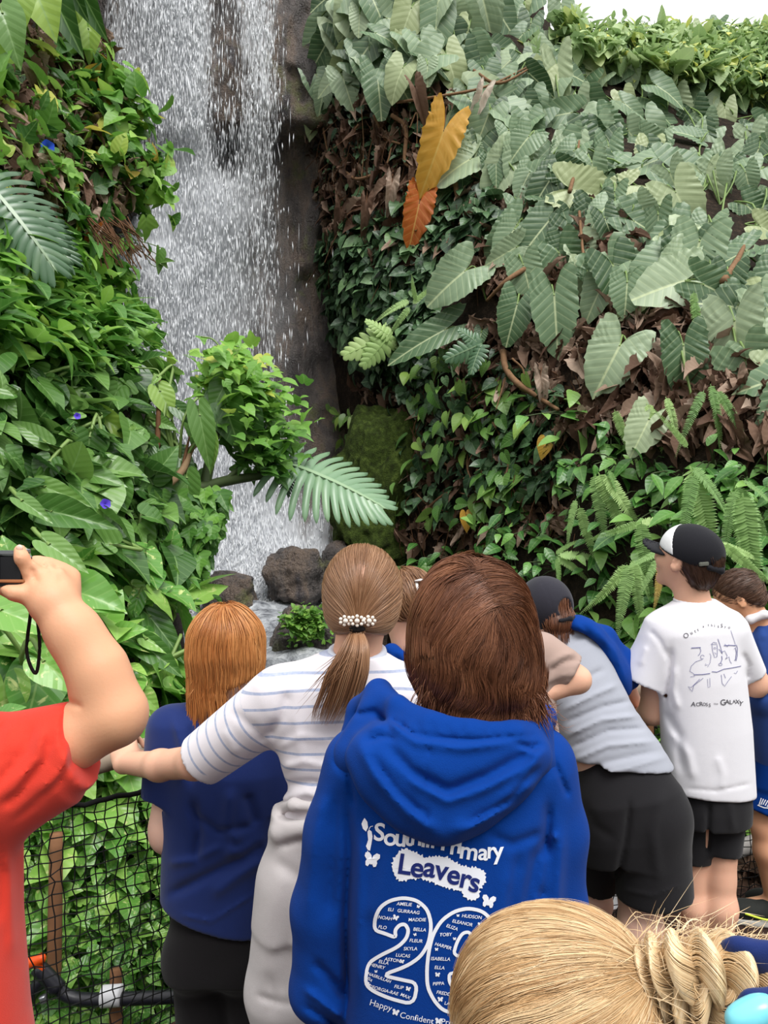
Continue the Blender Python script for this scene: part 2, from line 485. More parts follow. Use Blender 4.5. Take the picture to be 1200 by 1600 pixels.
LB = Bank([-350, -150, 0, 90, 180, 250, 300, 316, 380], [-300, 0, 150, 250, 360, 480, 600, 750, 900, 1050, 1250, 1420, 1600, 1750], [
    [4.6, 4.7, 5.0, 5.5, 6.0, 6.4, 6.8, 10.6, 10.9],
    [4.3, 4.4, 4.8, 5.4, 5.9, 6.2, 6.5, 10.6, 10.9],
    [4.0, 4.2, 4.7, 5.2, 5.6, 5.9, 6.2, 10.6, 10.9],
    [3.9, 4.0, 4.5, 5.0, 5.4, 5.7, 6.0, 10.6, 10.9],
    [3.7, 3.8, 4.2, 4.7, 5.1, 5.5, 5.9, 10.6, 10.9],
    [3.5, 3.6, 4.0, 4.4, 4.8, 5.2, 5.7, 10.6, 10.9],
    [3.3, 3.3, 3.6, 4.0, 4.3, 4.7, 5.2, 10.6, 10.9],
    [3.1, 3.05, 3.3, 3.6, 3.9, 4.2, 4.7, 10.4, 10.9],
    [2.95, 2.9, 3.05, 3.3, 3.55, 3.9, 4.4, 9.6, 10.9],
    [2.8, 2.75, 2.85, 3.0, 3.2, 3.5, 3.9, 7.6, 9.5],
    [2.7, 2.62, 2.72, 2.82, 2.95, 3.15, 3.4, 5.0, 6.5],
    [2.66, 2.56, 2.64, 2.72, 2.84, 3.0, 3.15, 4.0, 5],
    [2.6, 2.5, 2.52, 2.56, 2.66, 2.8, 2.95, 3.4, 4],
    [2.5, 2.4, 2.4, 2.44, 2.5, 2.6, 2.75, 3.1, 3.4]], 0.07, 3,
    edge=([-300, 0, 150, 250, 330, 380, 420, 480, 520, 600, 700, 800, 900, 1050, 1300, 1600], [125, 138, 178, 215, 205, 165, 145, 142, 180, 212, 236, 258, 262, 285, 300, 320]))
# the falls' rock face: leans back upward, with an overhang and a stepped foot
def face_depth(px, py):
    px = np.asarray(px, float); py = np.asarray(py, float)
    d = np.interp(py, [-400, 0, 190, 225, 420, 600, 780, 860, 960, 1040, 1200], [9.6, 9.5, 9.35, 9.75, 9.75, 9.6, 9.35, 8.9, 8.3, 7.9, 7.6])
    over = np.exp(-((px - 350) / 60) ** 2) * np.clip((225 - py) / 10, 0, 1) * np.exp(-np.clip(150 - py, 0, None) / 130.0)
    d = d - 0.32 * over
    ledge = np.clip((py - 380) / 30, 0, 1) * np.exp(-((px - 205) / 70) ** 2)
    d = d - 0.55 * ledge
    q = PV(px, py, d)
    q2 = q * np.array([1, 1, 0.55])
    return d + 0.16 * fbm(q2, 0.8, 5, 5, 0.55) + 0.05 * np.abs(noise3(q2, 5.0, 2))
gx, gy = np.meshgrid(np.arange(40, 700, 6.0), np.arange(-420, 1230, 6.0))
V = PV(gx, gy, face_depth(gx, gy)).reshape(-1, 3)
idx = np.arange(gx.size).reshape(gx.shape)
F = np.stack([idx[:-1, :-1], idx[1:, :-1], idx[1:, 1:], idx[:-1, 1:]], -1).reshape(-1, 4)
tag(mesh_obj('cliff', V, F, M_ROCK), 'dark wet rock face behind the waterfall', 'rock face', kind='structure')

# right hillside: soil crust, its upper rim rolls back so the sky shows over the leaves
def roll(V):
    return V
rb_soil = RB.mesh('hillside', M_SOIL, 10, 400, 1750, -320, 1500)
# cut the rim: everything above the skyline of the slope is removed
_bm = bmesh.new(); _bm.from_mesh(rb_soil.data)
def rim(px): return np.interp(px, [380, 700, 830, 880, 1750], [-400, -300, -40, 75, 70])
_del = []
for v in _bm.verts:
    x, y, z = v.co
    px = 600 + 1200 * x / y; py = 800 - 1200 * (z - CAMZ) / y
    if py < rim(px): _del.append(v)
bmesh.ops.delete(_bm, geom=_del, context='VERTS'); _bm.to_mesh(rb_soil.data); _bm.free()
tag(rb_soil, 'brown leaf-strewn soil of the steep right slope', 'slope', kind='structure')
lb_soil = LB.mesh('hillside', M_SOIL_L, 9)
tag(lb_soil, 'dark soil of the leafy left bank', 'slope', kind='structure')
# ravine floor and walkway
def grid_patch(name, poly_fn, xs, ys, mat, kind='structure'):
    X, Y = np.meshgrid(xs, ys); Z = poly_fn(X, Y)
    V = np.stack([X, Y, Z], -1).reshape(-1, 3); idx = np.arange(X.size).reshape(X.shape)
    F = np.stack([idx[:-1, :-1], idx[:-1, 1:], idx[1:, 1:], idx[1:, :-1]], -1).reshape(-1, 4)
    return mesh_obj(name, V, F, mat)
rav = grid_patch('ground', lambda X, Y: -0.55 + 0.06 * fbm(np.stack([X, Y, 0 * X], -1), 0.9, 3, 4), np.linspace(-4, 6, 60), np.linspace(1.2, 10.5, 60), M_SOIL_L)
tag(rav, 'dark damp earth at the bottom of the ravine', 'ground', kind='structure')

# railing line: the walkway bends around the ravine
RAIL = np.array([(-2.6, 0.55), (-1.6, 1.30), (-0.90, 1.90), (-0.50, 2.22), (0.1, 2.52), (0.75, 2.74), (1.34, 2.92), (1.95, 3.02), (3.0, 3.0)])
def rail_pt(t):           # t in [0,1] along the curve
    q = np.column_stack([RAIL, np.zeros(len(RAIL))])
    return curve_pts(q, 400)[np.clip((np.asarray(t) * 399).astype(int), 0, 399)][..., :2]
_r = rail_pt(np.linspace(0, 1, 80))
Vp = [( -2.6, -1.5, 0), (3.0, -1.5, 0)]
_n = len(_r)
V = np.vstack([np.column_stack([_r[:, 0], _r[:, 1] + 0.12, np.zeros(_n)]), np.column_stack([_r[:, 0], np.full(_n, -1.5), np.zeros(_n)]),
               np.column_stack([_r[:, 0], _r[:, 1] + 0.12, np.full(_n, -0.6)])])
i = np.arange(_n - 1)
F = np.vstack([np.stack([i + _n, i + 1 + _n, i + 1, i], -1), np.stack([i, i + 1, i + 1 + 2 * _n, i + 2 * _n], -1)])
tag(mesh_obj('floor', V, F, M_PATH, smooth=False), 'dark brown bark walkway', 'floor', kind='structure')

# ------------------------------------------------------------------ leaf templates (base at origin, tip at +y, face up +z)
def polar_leaf(R, tmax=165, rays=31, rings=5, cup=0.12, droop=0.22, ruffle=0.04, rn=7, seed=0, wav=0.0, wn=22):
    rg = np.random.default_rng(seed)
    th = np.radians(np.linspace(-tmax, tmax, rays))
    a = np.abs(np.degrees(th))
    Rr = np.interp(a, [p[0] for p in R], [p[1] for p in R])
    # rounder interpolation
    for _ in range(1): Rr[1:-1] = 0.25 * Rr[:-2] + 0.5 * Rr[1:-1] + 0.25 * Rr[2:]
    Rr[rays // 2] = R[0][1]
    Rr = Rr * (1 + wav * np.sin(wn * th + rg.uniform(0, 6)) + 0.5 * wav * rg.normal(size=rays))
    rr = np.linspace(0, 1, rings + 1)[1:] ** 0.85
    x = (rr[:, None] * Rr * np.sin(th)); y = (rr[:, None] * Rr * np.cos(th))
    ph = rg.uniform(0, 6)
    z = cup * np.abs(x) - droop * y ** 2 * np.sign(y) * (y > 0) - 0.25 * droop * (y < 0) * y ** 2 + ruffle * 0.38 * np.sin(2 * np.pi * rn * 0.85 * (y - 0.75 * np.abs(x)) + 0.7 * np.sign(x) + ph) * (rr[:, None] ** 1.5) * np.clip(np.abs(x) * 4, 0, 1) + 0.7 * ruffle * np.sin(2.1 * th + ph) * (rr[:, None] ** 2)
    z += 0.06 * rg.normal() * x
    V = np.vstack([[[0, 0, 0]], np.stack([x, y, z], -1).reshape(-1, 3)])
    idx = 1 + np.arange(rings * rays).reshape(rings, rays)
    F = []
    for k in range(rays - 1): F.append((0, idx[0, k + 1], idx[0, k]))
    for r in range(rings - 1):
        for k in range(rays - 1):
            F.append((idx[r, k], idx[r, k + 1], idx[r + 1, k + 1])); F.append((idx[r, k], idx[r + 1, k + 1], idx[r + 1, k]))
    return V, np.array(F), V[:, :2].copy()
def strip_leaf(w=0.18, n=7, m=3, cup=0.25, droop=0.3, peak=0.4, twist=0.0, seed=0, base=0.15):
    t = np.linspace(0, 1, n + 1)
    wt = np.interp(t, [0, peak * 0.5, peak, 0.75, 0.92, 1], [base * w, 0.8 * w, w, 0.62 * w, 0.25 * w, 0.0])
    s = np.linspace(-1, 1, 2 * m - 1)
    x = wt[:, None] * s; y = t[:, None] + 0 * s; z = cup * np.abs(x) - droop * t[:, None] ** 2 + twist * x * t[:, None]
    V = np.stack([x, y, z], -1).reshape(-1, 3); q = 2 * m - 1
    idx = np.arange((n + 1) * q).reshape(n + 1, q); F = []
    for a in range(n):
        for b in range(q - 1):
            F.append((idx[a, b], idx[a, b + 1], idx[a + 1, b + 1])); F.append((idx[a, b], idx[a + 1, b + 1], idx[a + 1, b]))
    return V, np.array(F), V[:, :2].copy()
def join_t(ts):
    V = []; F = []; U = []; n = 0
    for v, f, u in ts: V.append(v); F.append(f + n); U.append(u); n += len(v)
    return np.vstack(V), np.vstack(F), np.vstack(U)
def xf(t, loc=(0, 0, 0), rot=0, tilt=0, roll=0, s=1.0, keepuv=False):
    v, f, u = t
    ca, sa = math.cos(roll), math.sin(roll); R0 = np.array([[ca, 0, sa], [0, 1, 0], [-sa, 0, ca]])
    c, s_ = math.cos(tilt), math.sin(tilt); Rx = np.array([[1, 0, 0], [0, c, -s_], [0, s_, c]])
    c, s_ = math.cos(rot), math.sin(rot); Rz = np.array([[c, -s_, 0], [s_, c, 0], [0, 0, 1]])
    return (v * s) @ (Rz @ Rx @ R0).T + np.array(loc), f, u
EAR_R = [(0, 1.0), (6, 0.93), (14, 0.82), (28, 0.66), (48, 0.52), (75, 0.43), (100, 0.42), (125, 0.50), (143, 0.60), (155, 0.52), (165, 0.20)]
T_EAR = [polar_leaf(EAR_R, 165, 57, 6, cup=0.16 + 0.05 * (k % 3), droop=0.16 + 0.06 * (k % 4), ruffle=0.035 + 0.012 * (k % 3), rn=7 + k % 3, seed=k, wav=0.035, wn=26) for k in range(6)]
T_EAR_LO = [polar_leaf(EAR_R, 165, 27, 3, cup=0.18, droop=0.2 + 0.05 * k, ruffle=0.05, seed=20 + k, wav=0.03) for k in range(4)]
HEART_R = [(0, 1.0), (5, 0.88), (15, 0.75), (30, 0.63), (55, 0.53), (90, 0.46), (125, 0.44), (150, 0.40), (168, 0.26), (178, 0.04)]
T_HEART = [polar_leaf(HEART_R, 178, 37, 4, cup=0.22 + 0.1 * (k % 3), droop=0.22 + 0.08 * (k % 3), ruffle=0.02, seed=40 + k) for k in range(5)]
T_SMALL = [polar_leaf(HEART_R, 178, 13, 2, cup=0.3, droop=0.3, ruffle=0.02, seed=60 + k) for k in range(4)]
TRI_R = [(0, 1.0), (12, 0.70), (26, 0.42), (40, 0.44), (58, 0.68), (66, 0.66), (85, 0.42), (120, 0.36), (150, 0.34), (175, 0.1)]
T_TRI = [polar_leaf(TRI_R, 175, 27, 2, cup=0.25, droop=0.3, ruffle=0.02, seed=70 + k) for k in range(4)]
T_LANCE = [strip_leaf(0.2 + 0.02 * k, 7, 2, 0.35, 0.25 + 0.1 * k, 0.45, seed=k) for k in range(4)]
T_STRAP = [strip_leaf(0.09, 12, 2, 0.4, 0.55 + 0.1 * k, 0.35, seed=k, base=0.5) for k in range(3)]
def fern_t(n=30, arch=0.35, seed=0, wide=0.11):
    rg = np.random.default_rng(seed); ts = []
    t = np.linspace(0.04, 0.99, n)
    leaf = strip_leaf(0.14, 3, 2, 0.2, 0.15, 0.3, base=0.7)
    for tt in t:
        L = wide * (1 - 0.9 * tt ** 2.2) * (0.55 + 0.45 * min(1, tt / 0.12))
        z = -arch * tt ** 2
        for s in (-1, 1):
            ts.append(xf(leaf, (0, tt, z), rot=-s * (1.35 - 0.35 * tt + rg.normal() * 0.05), tilt=0.25 - 0.3 * rg.random(), s=L))
    rs = strip_leaf(0.006, 14, 2, 0, arch, 0.3, base=1.2)
    ts.append(rs)
    v, f, u = join_t(ts)
    return v, f, np.column_stack([v[:, 0], v[:, 1]])
T_FERN = [fern_t(42, 0.30 + 0.12 * k, k) for k in range(4)]
def monstera_t(nf=9, seed=0, wide=0.52, gap=0.35, droop=0.3):
    """a blade cut into curved fingers on both sides of the midrib"""
    ts = []; rg = np.random.default_rng(seed)
    ys = np.linspace(-0.08, 0.86, nf)
    for s in (-1, 1):
        for k, y0 in enumerate(ys):
            L = wide * np.interp(y0, [-0.1, 0.15, 0.5, 0.9], [0.82, 1.0, 0.8, 0.42]) * rg.uniform(0.94, 1.05)
            ang = np.interp(y0, [-0.1, 0.2, 0.6, 0.9], [2.0, 1.45, 1.0, 0.55])
            n = 9; t = np.linspace(0, 1, n)
            w0 = (ys[1] - ys[0]) * 0.60
            wt = w0 * np.interp(t, [0, 0.25, 0.3 + gap * 0.3, 0.85, 1], [1.0, 1.0, 0.84, 0.70, 0.12])
            a = ang - 0.35 * t
            cx = np.concatenate([[0], np.cumsum(np.sin(a[:-1]) * L / (n - 1))]); cy = y0 + np.concatenate([[0], np.cumsum(np.cos(a[:-1]) * L / (n - 1))])
            tx, ty = np.sin(a), np.cos(a)
            V = []
            for q in (-1, 0, 1):
                V.append(np.stack([s * (cx - q * wt * ty), cy + q * wt * tx, -droop * cx ** 2 * 2.0 - droop * np.clip(cy, 0, 2) ** 2 * 0.5 + 0.03 * (1 - abs(q))], -1))
            V = np.stack(V, 1).reshape(-1, 3); idx = np.arange(n * 3).reshape(n, 3); F = []
            for i in range(n - 1):
                for b in range(2):
                    F.append((idx[i, b], idx[i, b + 1], idx[i + 1, b + 1])); F.append((idx[i, b], idx[i + 1, b + 1], idx[i + 1, b]))
            ts.append((V, np.array(F), np.column_stack([V[:, 0], V[:, 1]])))
    ts.append(xf(strip_leaf(0.02, 10, 2, 0, 0.0, 0.3, base=1.0), (0, 0, 0.03)))
    ts[-1][0][:, 2] -= droop * np.clip(ts[-1][0][:, 1], 0, 2) ** 2 * 0.5
    v, f, u = join_t(ts)
    return v, f, u
T_MONST = [monstera_t(14, 0), monstera_t(13, 1, droop=0.4)]
T_PINN = [monstera_t(8, 3, wide=0.42, gap=0.9, droop=0.25)]
def dead_t(seed):
    v, f, u = polar_leaf(EAR_R, 165, 31, 5, cup=0.7, droop=0.5, ruffle=0.16, rn=5, seed=seed, wav=0.06)
    v = v.copy(); v[:, 0] *= 0.62
    v[:, 2] += 0.12 * np.sin(9 * v[:, 1] + seed) * np.abs(v[:, 0]) * 2
    return v, f, u
T_DEAD = [dead_t(80 + k) for k in range(5)]

def leaf_frames(tipdir, normal):
    ey = unit(tipdir); n = np.asarray(normal, float)
    n = n - (n * ey).sum(-1, keepdims=True) * ey
    ez = unit(n); ex = np.cross(ey, ez)
    return ex, ey, ez
def put_leaves(geo, templates, base, tipdir, normal, size, rnd, wide=1.0, rg=None):
    base = np.atleast_2d(base); m = len(base)
    tipdir = np.broadcast_to(tipdir, (m, 3)); normal = np.broadcast_to(normal, (m, 3))
    size = np.broadcast_to(size, (m,)); rnd = np.broadcast_to(rnd, (m,)); wide = np.broadcast_to(wide, (m,))
    ex, ey, ez = leaf_frames(tipdir, normal)
    rg = rg or RNG
    which = rg.integers(0, len(templates), m)
    for k, (v, f, u) in enumerate(templates):
        s = np.where(which == k)[0]
        if not len(s): continue
        X = base[s][:, None] + size[s][:, None, None] * (v[None, :, 0, None] * wide[s][:, None, None] * ex[s][:, None] + v[None, :, 1, None] * ey[s][:, None] + v[None, :, 2, None] * ez[s][:, None])
        Fk = (f[None] + (np.arange(len(s)) * len(v))[:, None, None]).reshape(-1, 3)
        geo.add(X.reshape(-1, 3), Fk, rnd=np.repeat(rnd[s], len(v)), luv=np.tile(np.column_stack([u, np.zeros(len(u))]), (len(s), 1)))
def in_poly(px, py, poly):
    poly = np.asarray(poly, float); px = np.asarray(px); py = np.asarray(py)
    r = np.zeros(px.shape, bool); j = len(poly) - 1
    for i in range(len(poly)):
        xi, yi = poly[i]; xj, yj = poly[j]
        c = ((yi > py) != (yj > py)) & (px < (xj - xi) * (py - yi) / (yj - yi + 1e-9) + xi)
        r ^= c; j = i
    return r
def sample_poly(n, poly, rg=RNG):
    poly = np.asarray(poly, float); lo = poly.min(0); hi = poly.max(0); out = np.zeros((0, 2))
    while len(out) < n:
        q = rg.uniform(lo, hi, (n * 2, 2)); q = q[in_poly(q[:, 0], q[:, 1], poly)]; out = np.vstack([out, q])
    return out[:n]
def scatter(geo, bank, templates, n, poly, size, lift=(0.02, 0.12), down=0.7, up=0.35, jit=0.5, tone=(0.0, 1.0), wide=1.0, rg=RNG):
    q = sample_poly(n, poly, rg)
    nr = bank.normal(q[:, 0], q[:, 1])
    p = bank.pos(q[:, 0], q[:, 1]) + nr * rg.uniform(lift[0], lift[1], n)[:, None]
    downv = np.array([0, 0, -1.0]); dn = unit(downv - (nr @ downv)[:, None] * nr)
    td = down * dn + 0.35 * nr + jit * rg.normal(size=(n, 3))
    nn = nr + up * np.array([0, 0, 1.0]) + 0.5 * jit * rg.normal(size=(n, 3))
    s = rg.uniform(size[0], size[1], n)
    rnd = np.clip(rg.uniform(tone[0], tone[1], n), 0, 1)
    put_leaves(geo, templates, p, td, nn, s, rnd, wide * rg.uniform(0.85, 1.15, n), rg)
    return p, nr
# ------------------------------------------------------------------ plants
EARGRP = 'elephant ear plants massed on the right slope'
def px2dir(a, b): return unit(np.asarray(b) - np.asarray(a))
def leafy_plant(name, leaves, bank, templates, mat, label, cat='plant', group=None, stalk=M_STALK, lift=0.22, root=None, face=0.45, stalk_r=0.009, seed=0):
    """leaves: (base px, base py, tip px, tip py, tone, width[, lift]) ; stalks run back to a common root on the bank"""
    rg = np.random.default_rng(seed + 11)
    bases = []; tips = []; tones = []; wides = []
    for L in leaves:
        bx, by, tx, ty, tone, wd = L[:6]
        lf = L[6] if len(L) > 6 else lift
        d = float(bank.depth(bx, by)) - lf
        b = P(bx, by, d); t = P(tx, ty, d - 0.04 * rg.random())
        bases.append(b); tips.append(t); tones.append(tone); wides.append(wd)
    bases = np.array(bases); tips = np.array(tips)
    cx = np.mean([l[0] for l in leaves]); cy = np.mean([l[1] for l in leaves])
    rp = bank.pos(*(root or (cx, cy + 35))) if not callable(root) else root()
    rp = np.asarray(rp, float)
    e = tag(empty(name, rp), label, cat, group)
    g = Geo()
    ctr = np.array([0, 0, CAMZ])
    nn = unit(ctr - bases) + face * np.array([0, 0, 1.0]) + 0.16 * rg.normal(size=bases.shape)
    put_leaves(g, templates, bases, tips - bases, nn, np.linalg.norm(tips - bases, axis=1), np.array(tones), np.array(wides), rg)
    g.build('foliage', mat, e)
    paths = []
    for b, t in zip(bases, tips):
        mid = (b + rp) / 2 + np.array([0, 0.0, 0.06]) + 0.04 * rg.normal(size=3)
        back = b - unit(t - b) * 0.12 + np.array([0, 0.08, 0.0])
        paths.append(curve_pts([rp, mid, back, b], 12))
    V, F, sid, t = tube_geo(np.array(paths), stalk_r, 5)
    mesh_obj('stalks', V, F, stalk, e)
    return e

# the leaves one can single out in the photograph
leafy_plant('elephant_ear', [(1093, 378, 1074, 460, 0.55, 1.22, 0.5), (1062, 400, 1020, 452, 0.75, 0.8, 0.3)], RB, T_EAR, M_EAR,
            'large elephant ear plant with a broad grey-green heart leaf and a folded pale one', root=(1110, 470), seed=1)
leafy_plant('elephant_ear', [(1148, 502, 1150, 606, 0.82, 1.1, 0.55)], RB, T_EAR, M_EAR, 'elephant ear plant with one very large pale leaf fading yellow at its tip', root=(1165, 620), seed=2)
leafy_plant('elephant_ear', [(968, 541, 928, 617, 0.72, 1.22, 0.4)], RB, T_EAR, M_EAR, 'elephant ear plant with a pale leaf slanting down to the left over brown litter', root=(985, 610), seed=3)
leafy_plant('elephant_ear', [(1068, 541, 1076, 632, 0.12, 0.9, 0.4)], RB, T_EAR, M_EAR, 'elephant ear plant with a narrow deep green arrow-shaped leaf between two pale ones', root=(1085, 640), seed=4)
leafy_plant('elephant_ear', [(980, 442, 976, 498, 0.42, 1.1, 0.35), (920, 425, 953, 458, 0.2, 0.9, 0.3)], RB, T_EAR, M_EAR, 'elephant ear plant with a small upright heart leaf above the slanting pale one', root=(965, 500), seed=5)
leafy_plant('elephant_ear', [(866, 462, 872, 562, 0.4, 0.86, 0.45), (818, 415, 832, 470, 0.5, 1.15, 0.35)], RB, T_EAR, M_EAR, 'elephant ear plant with a long tapering leaf hanging straight down above the bare roots', root=(850, 520), seed=6)
leafy_plant('elephant_ear', [(726, 424, 664, 474, 0.6, 1.1, 0.4)], RB, T_EAR, M_EAR, 'elephant ear plant with a wide leaf turned left, under the amber leaf', root=(760, 470), seed=7)
leafy_plant('elephant_ear', [(808, 476, 790, 541, 0.18, 1.0, 0.4), (752, 520, 745, 545, 0.1, 1.0, 0.2)], RB, T_EAR, M_EAR, 'elephant ear plant with a dark glossy leaf left of the long hanging leaf', root=(800, 540), seed=8)
leafy_plant('elephant_ear', [(694, 516, 604, 563, 0.22, 0.62, 0.4)], RB, T_EAR, M_EAR, 'elephant ear plant with a dark grey leaf pointing left towards the waterfall', root=(740, 540), seed=9)
leafy_plant('elephant_ear', [(1014, 656, 986, 712, 0.88, 1.15, 0.45)], RB, T_EAR, M_EAR, 'low elephant ear plant with a single light green leaf above the ferns', root=(1030, 700), seed=10)
leafy_plant('elephant_ear', [(870, 104, 873, 188, 0.9, 0.7, 0.4), (905, 90, 908, 130, 0.5, 0.9, 0.2)], RB, T_EAR, M_EAR, 'elephant ear plant with a tall browning pale leaf high on the slope', root=(880, 190), seed=11)
leafy_plant('elephant_ear', [(1118, 264, 1121, 312, 0.78, 1.35, 0.4), (1090, 250, 1075, 285, 0.6, 1.1, 0.3), (1165, 270, 1175, 310, 0.5, 1.1, 0.3)], RB, T_EAR, M_EAR, 'elephant ear plant with a pale wide leaf over two greener ones', root=(1125, 320), seed=12)
leafy_plant('elephant_ear', [(826, 214, 796, 250, 0.45, 1.3, 0.4), (775, 250, 776, 292, 0.35, 0.8, 0.3), (745, 232, 752, 254, 0.55, 1, 0.2)], RB, T_EAR, M_EAR, 'elephant ear plant with a flat leaf spread just right of the amber leaf', root=(815, 290), seed=13)
leafy_plant('elephant_ear', [(752, -12, 772, 66, 0.7, 0.9, 0.4), (692, -10, 654, 52, 0.75, 0.85, 0.4), (668, 102, 668, 136, 0.7, 1.1, 0.3), (622, 92, 640, 132, 0.3, 1.0, 0.2)], RB, T_EAR, M_EAR, 'elephant ear plant with two tall pale leaves directly above the bare roots', root=(720, 110), seed=14)
leafy_plant('elephant_ear', [(472, 4, 454, 56, 0.8, 0.9, 0.2), (512, 8, 500, 40, 0.65, 1.1, 0.2), (562, 22, 560, 58, 0.85, 1.1, 0.3), (536, 122, 552, 172, 0.7, 1.0, 0.3), (590, 120, 597, 188, 0.3, 0.9, 0.3), (490, 118, 478, 150, 0.2, 1.0, 0.2), (528, 76, 512, 106, 0.5, 1.0, 0.2)], RB, T_EAR, M_EAR,
            'elephant ear plant spreading beside the top of the waterfall', root=(560, 120), seed=15)
leafy_plant('elephant_ear', [(1000, 322, 1030, 356, 0.72, 1.15, 0.3), (925, 255, 934, 312, 0.55, 0.95, 0.35), (960, 300, 950, 345, 0.4, 1.0, 0.3)], RB, T_EAR, M_EAR, 'elephant ear plant of three leaves, the pale one turned right, above open litter', root=(965, 360), seed=16)

# the rest of the belt
belt = [(445, -60), (1260, -60), (1260, 600), (1190, 600), (1110, 470), (1000, 430), (900, 420), (800, 380), (735, 330), (730, 210), (690, 130), (600, 110), (480, 170), (448, 110)]
rg = np.random.default_rng(5)
pts = []
for q in sample_poly(4000, belt, rg):
    if q[1] < 125 and q[0] > 850:
        if q[1] < 50: continue
        sp = 62
    else: sp = 43 if q[1] < 250 else 57
    if all((q[0] - p[0]) ** 2 + (q[1] - p[1]) ** 2 > sp ** 2 for p in pts): pts.append(tuple(q))
for i, (cx, cy) in enumerate(pts):
    leaves = []
    for k in range(rg.integers(3, 6)):
        bx = cx + rg.normal() * 24; by = cy + rg.normal() * 22
        d = float(RB.depth(bx, by, False)); Lp = rg.uniform(0.32, 0.56) * 1200 / d
        a = rg.normal() * 0.65
        leaves.append((bx, by, bx + Lp * math.sin(a), by + Lp * math.cos(a) * rg.uniform(0.75, 1.0), float(np.clip(rg.normal(0.46, 0.34), 0, 0.97)), rg.uniform(0.85, 1.2), rg.uniform(0.05, 0.3) + (0.3 if cy < 125 and cx > 850 else 0)))
    leafy_plant('elephant_ear', leaves, RB, T_EAR_LO if cy < 200 else T_EAR, M_EAR, 'elephant ear plant with grey-green ruffled leaves in the crowded mass on the slope', group=EARGRP, root=(cx, cy + 25), face=rg.uniform(0.3, 1.0), seed=100 + i)

# far top of the slope: fine bright foliage, uncountable
g = Geo()
top = [(850, 60), (900, 80), (1260, 80), (1260, 190), (1060, 150), (960, 130), (880, 110)]
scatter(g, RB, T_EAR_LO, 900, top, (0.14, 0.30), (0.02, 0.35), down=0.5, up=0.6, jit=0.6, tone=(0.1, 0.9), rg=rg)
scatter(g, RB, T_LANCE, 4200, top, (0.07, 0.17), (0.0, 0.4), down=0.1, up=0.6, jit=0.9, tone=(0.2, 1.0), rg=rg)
tag(g.build('undergrowth', M_EARFAR), 'bright foliage along the skyline of the slope, paled for haze', 'foliage', kind='stuff')
# rim foliage standing up against the sky, continuing behind it
g = Geo()
for k in range(1700):
    x = rg.uniform(820, 1280); b = RB.pos(x, rg.uniform(62, 100)) + np.array([0, rg.uniform(0, 0.8), 0])
    put_leaves(g, T_LANCE if k % 3 else T_EAR_LO, b, np.array([rg.normal() * 0.5, rg.normal() * 0.4, 1.0]), np.array([rg.normal(), -1, 0.4]), rg.uniform(0.10, 0.30), rg.uniform(0.1, 0.95), rg.uniform(0.7, 1.1), rg)
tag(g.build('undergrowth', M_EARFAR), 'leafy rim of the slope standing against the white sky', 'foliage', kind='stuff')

# ivy-like creepers on the cliff edge and on the bare lower slope
g = Geo()
scatter(g, RB, T_SMALL, 1100, [(505, 380), (560, 340), (700, 360), (690, 480), (640, 560), (590, 600), (530, 520)], (0.09, 0.17), (0.02, 0.16), jit=0.45, tone=(0, 0.9), rg=rg)
scatter(g, RB, T_SMALL, 330, [(525, 630), (570, 650), (600, 700), (560, 690)], (0.08, 0.15), (0.02, 0.1), tone=(0.3, 1), rg=rg) if False else None
scatter(g, RB, T_HEART, 150, [(560, 560), (760, 540), (900, 620), (880, 850), (700, 860), (640, 780), (600, 650)], (0.08, 0.17), (0.03, 0.2), jit=0.5, tone=(0, 0.8), rg=rg)
scatter(g, RB, T_SMALL, 430, [(590, 520), (780, 560), (900, 600), (900, 760), (640, 800), (600, 650)], (0.06, 0.13), (0.02, 0.15), jit=0.5, tone=(0, 0.7), rg=rg)
scatter(g, RB, T_HEART, 160, [(640, 300), (760, 290), (800, 360), (700, 400), (630, 380)], (0.10, 0.22), (0.03, 0.2), jit=0.4, tone=(0, 0.6), rg=rg)
scatter(g, RB, T_SMALL, 300, [(470, 150), (640, 120), (720, 200), (600, 400), (500, 380)], (0.06, 0.13), (0.02, 0.12), jit=0.5, tone=(0, 0.8), rg=rg)
tag(g.build('ivy', M_IVY), 'small dark heart-leaved creeper covering the cliff edge and bare slope', 'creeper', kind='stuff')
g = Geo()
scatter(g, RB, T_HEART, 95, [(640, 540), (760, 560), (860, 600), (860, 780), (700, 850), (640, 760)], (0.10, 0.19), (0.06, 0.25), jit=0.4, tone=(0.3, 0.9), rg=rg)
for (x, y) in [(545, 665), (535, 640), (560, 690), (538, 700), (700, 560), (610, 770), (627, 790)]:
    scatter(g, RB, T_HEART, 7, [(x - 22, y - 22), (x + 22, y - 22), (x + 22, y + 22), (x - 22, y + 22)], (0.09, 0.15), (0.05, 0.15), tone=(0.5, 1), rg=rg)
tag(g.build('creeper', M_HEART), 'bright heart-leaved creeper strung over the brown roots', 'creeper', kind='stuff')

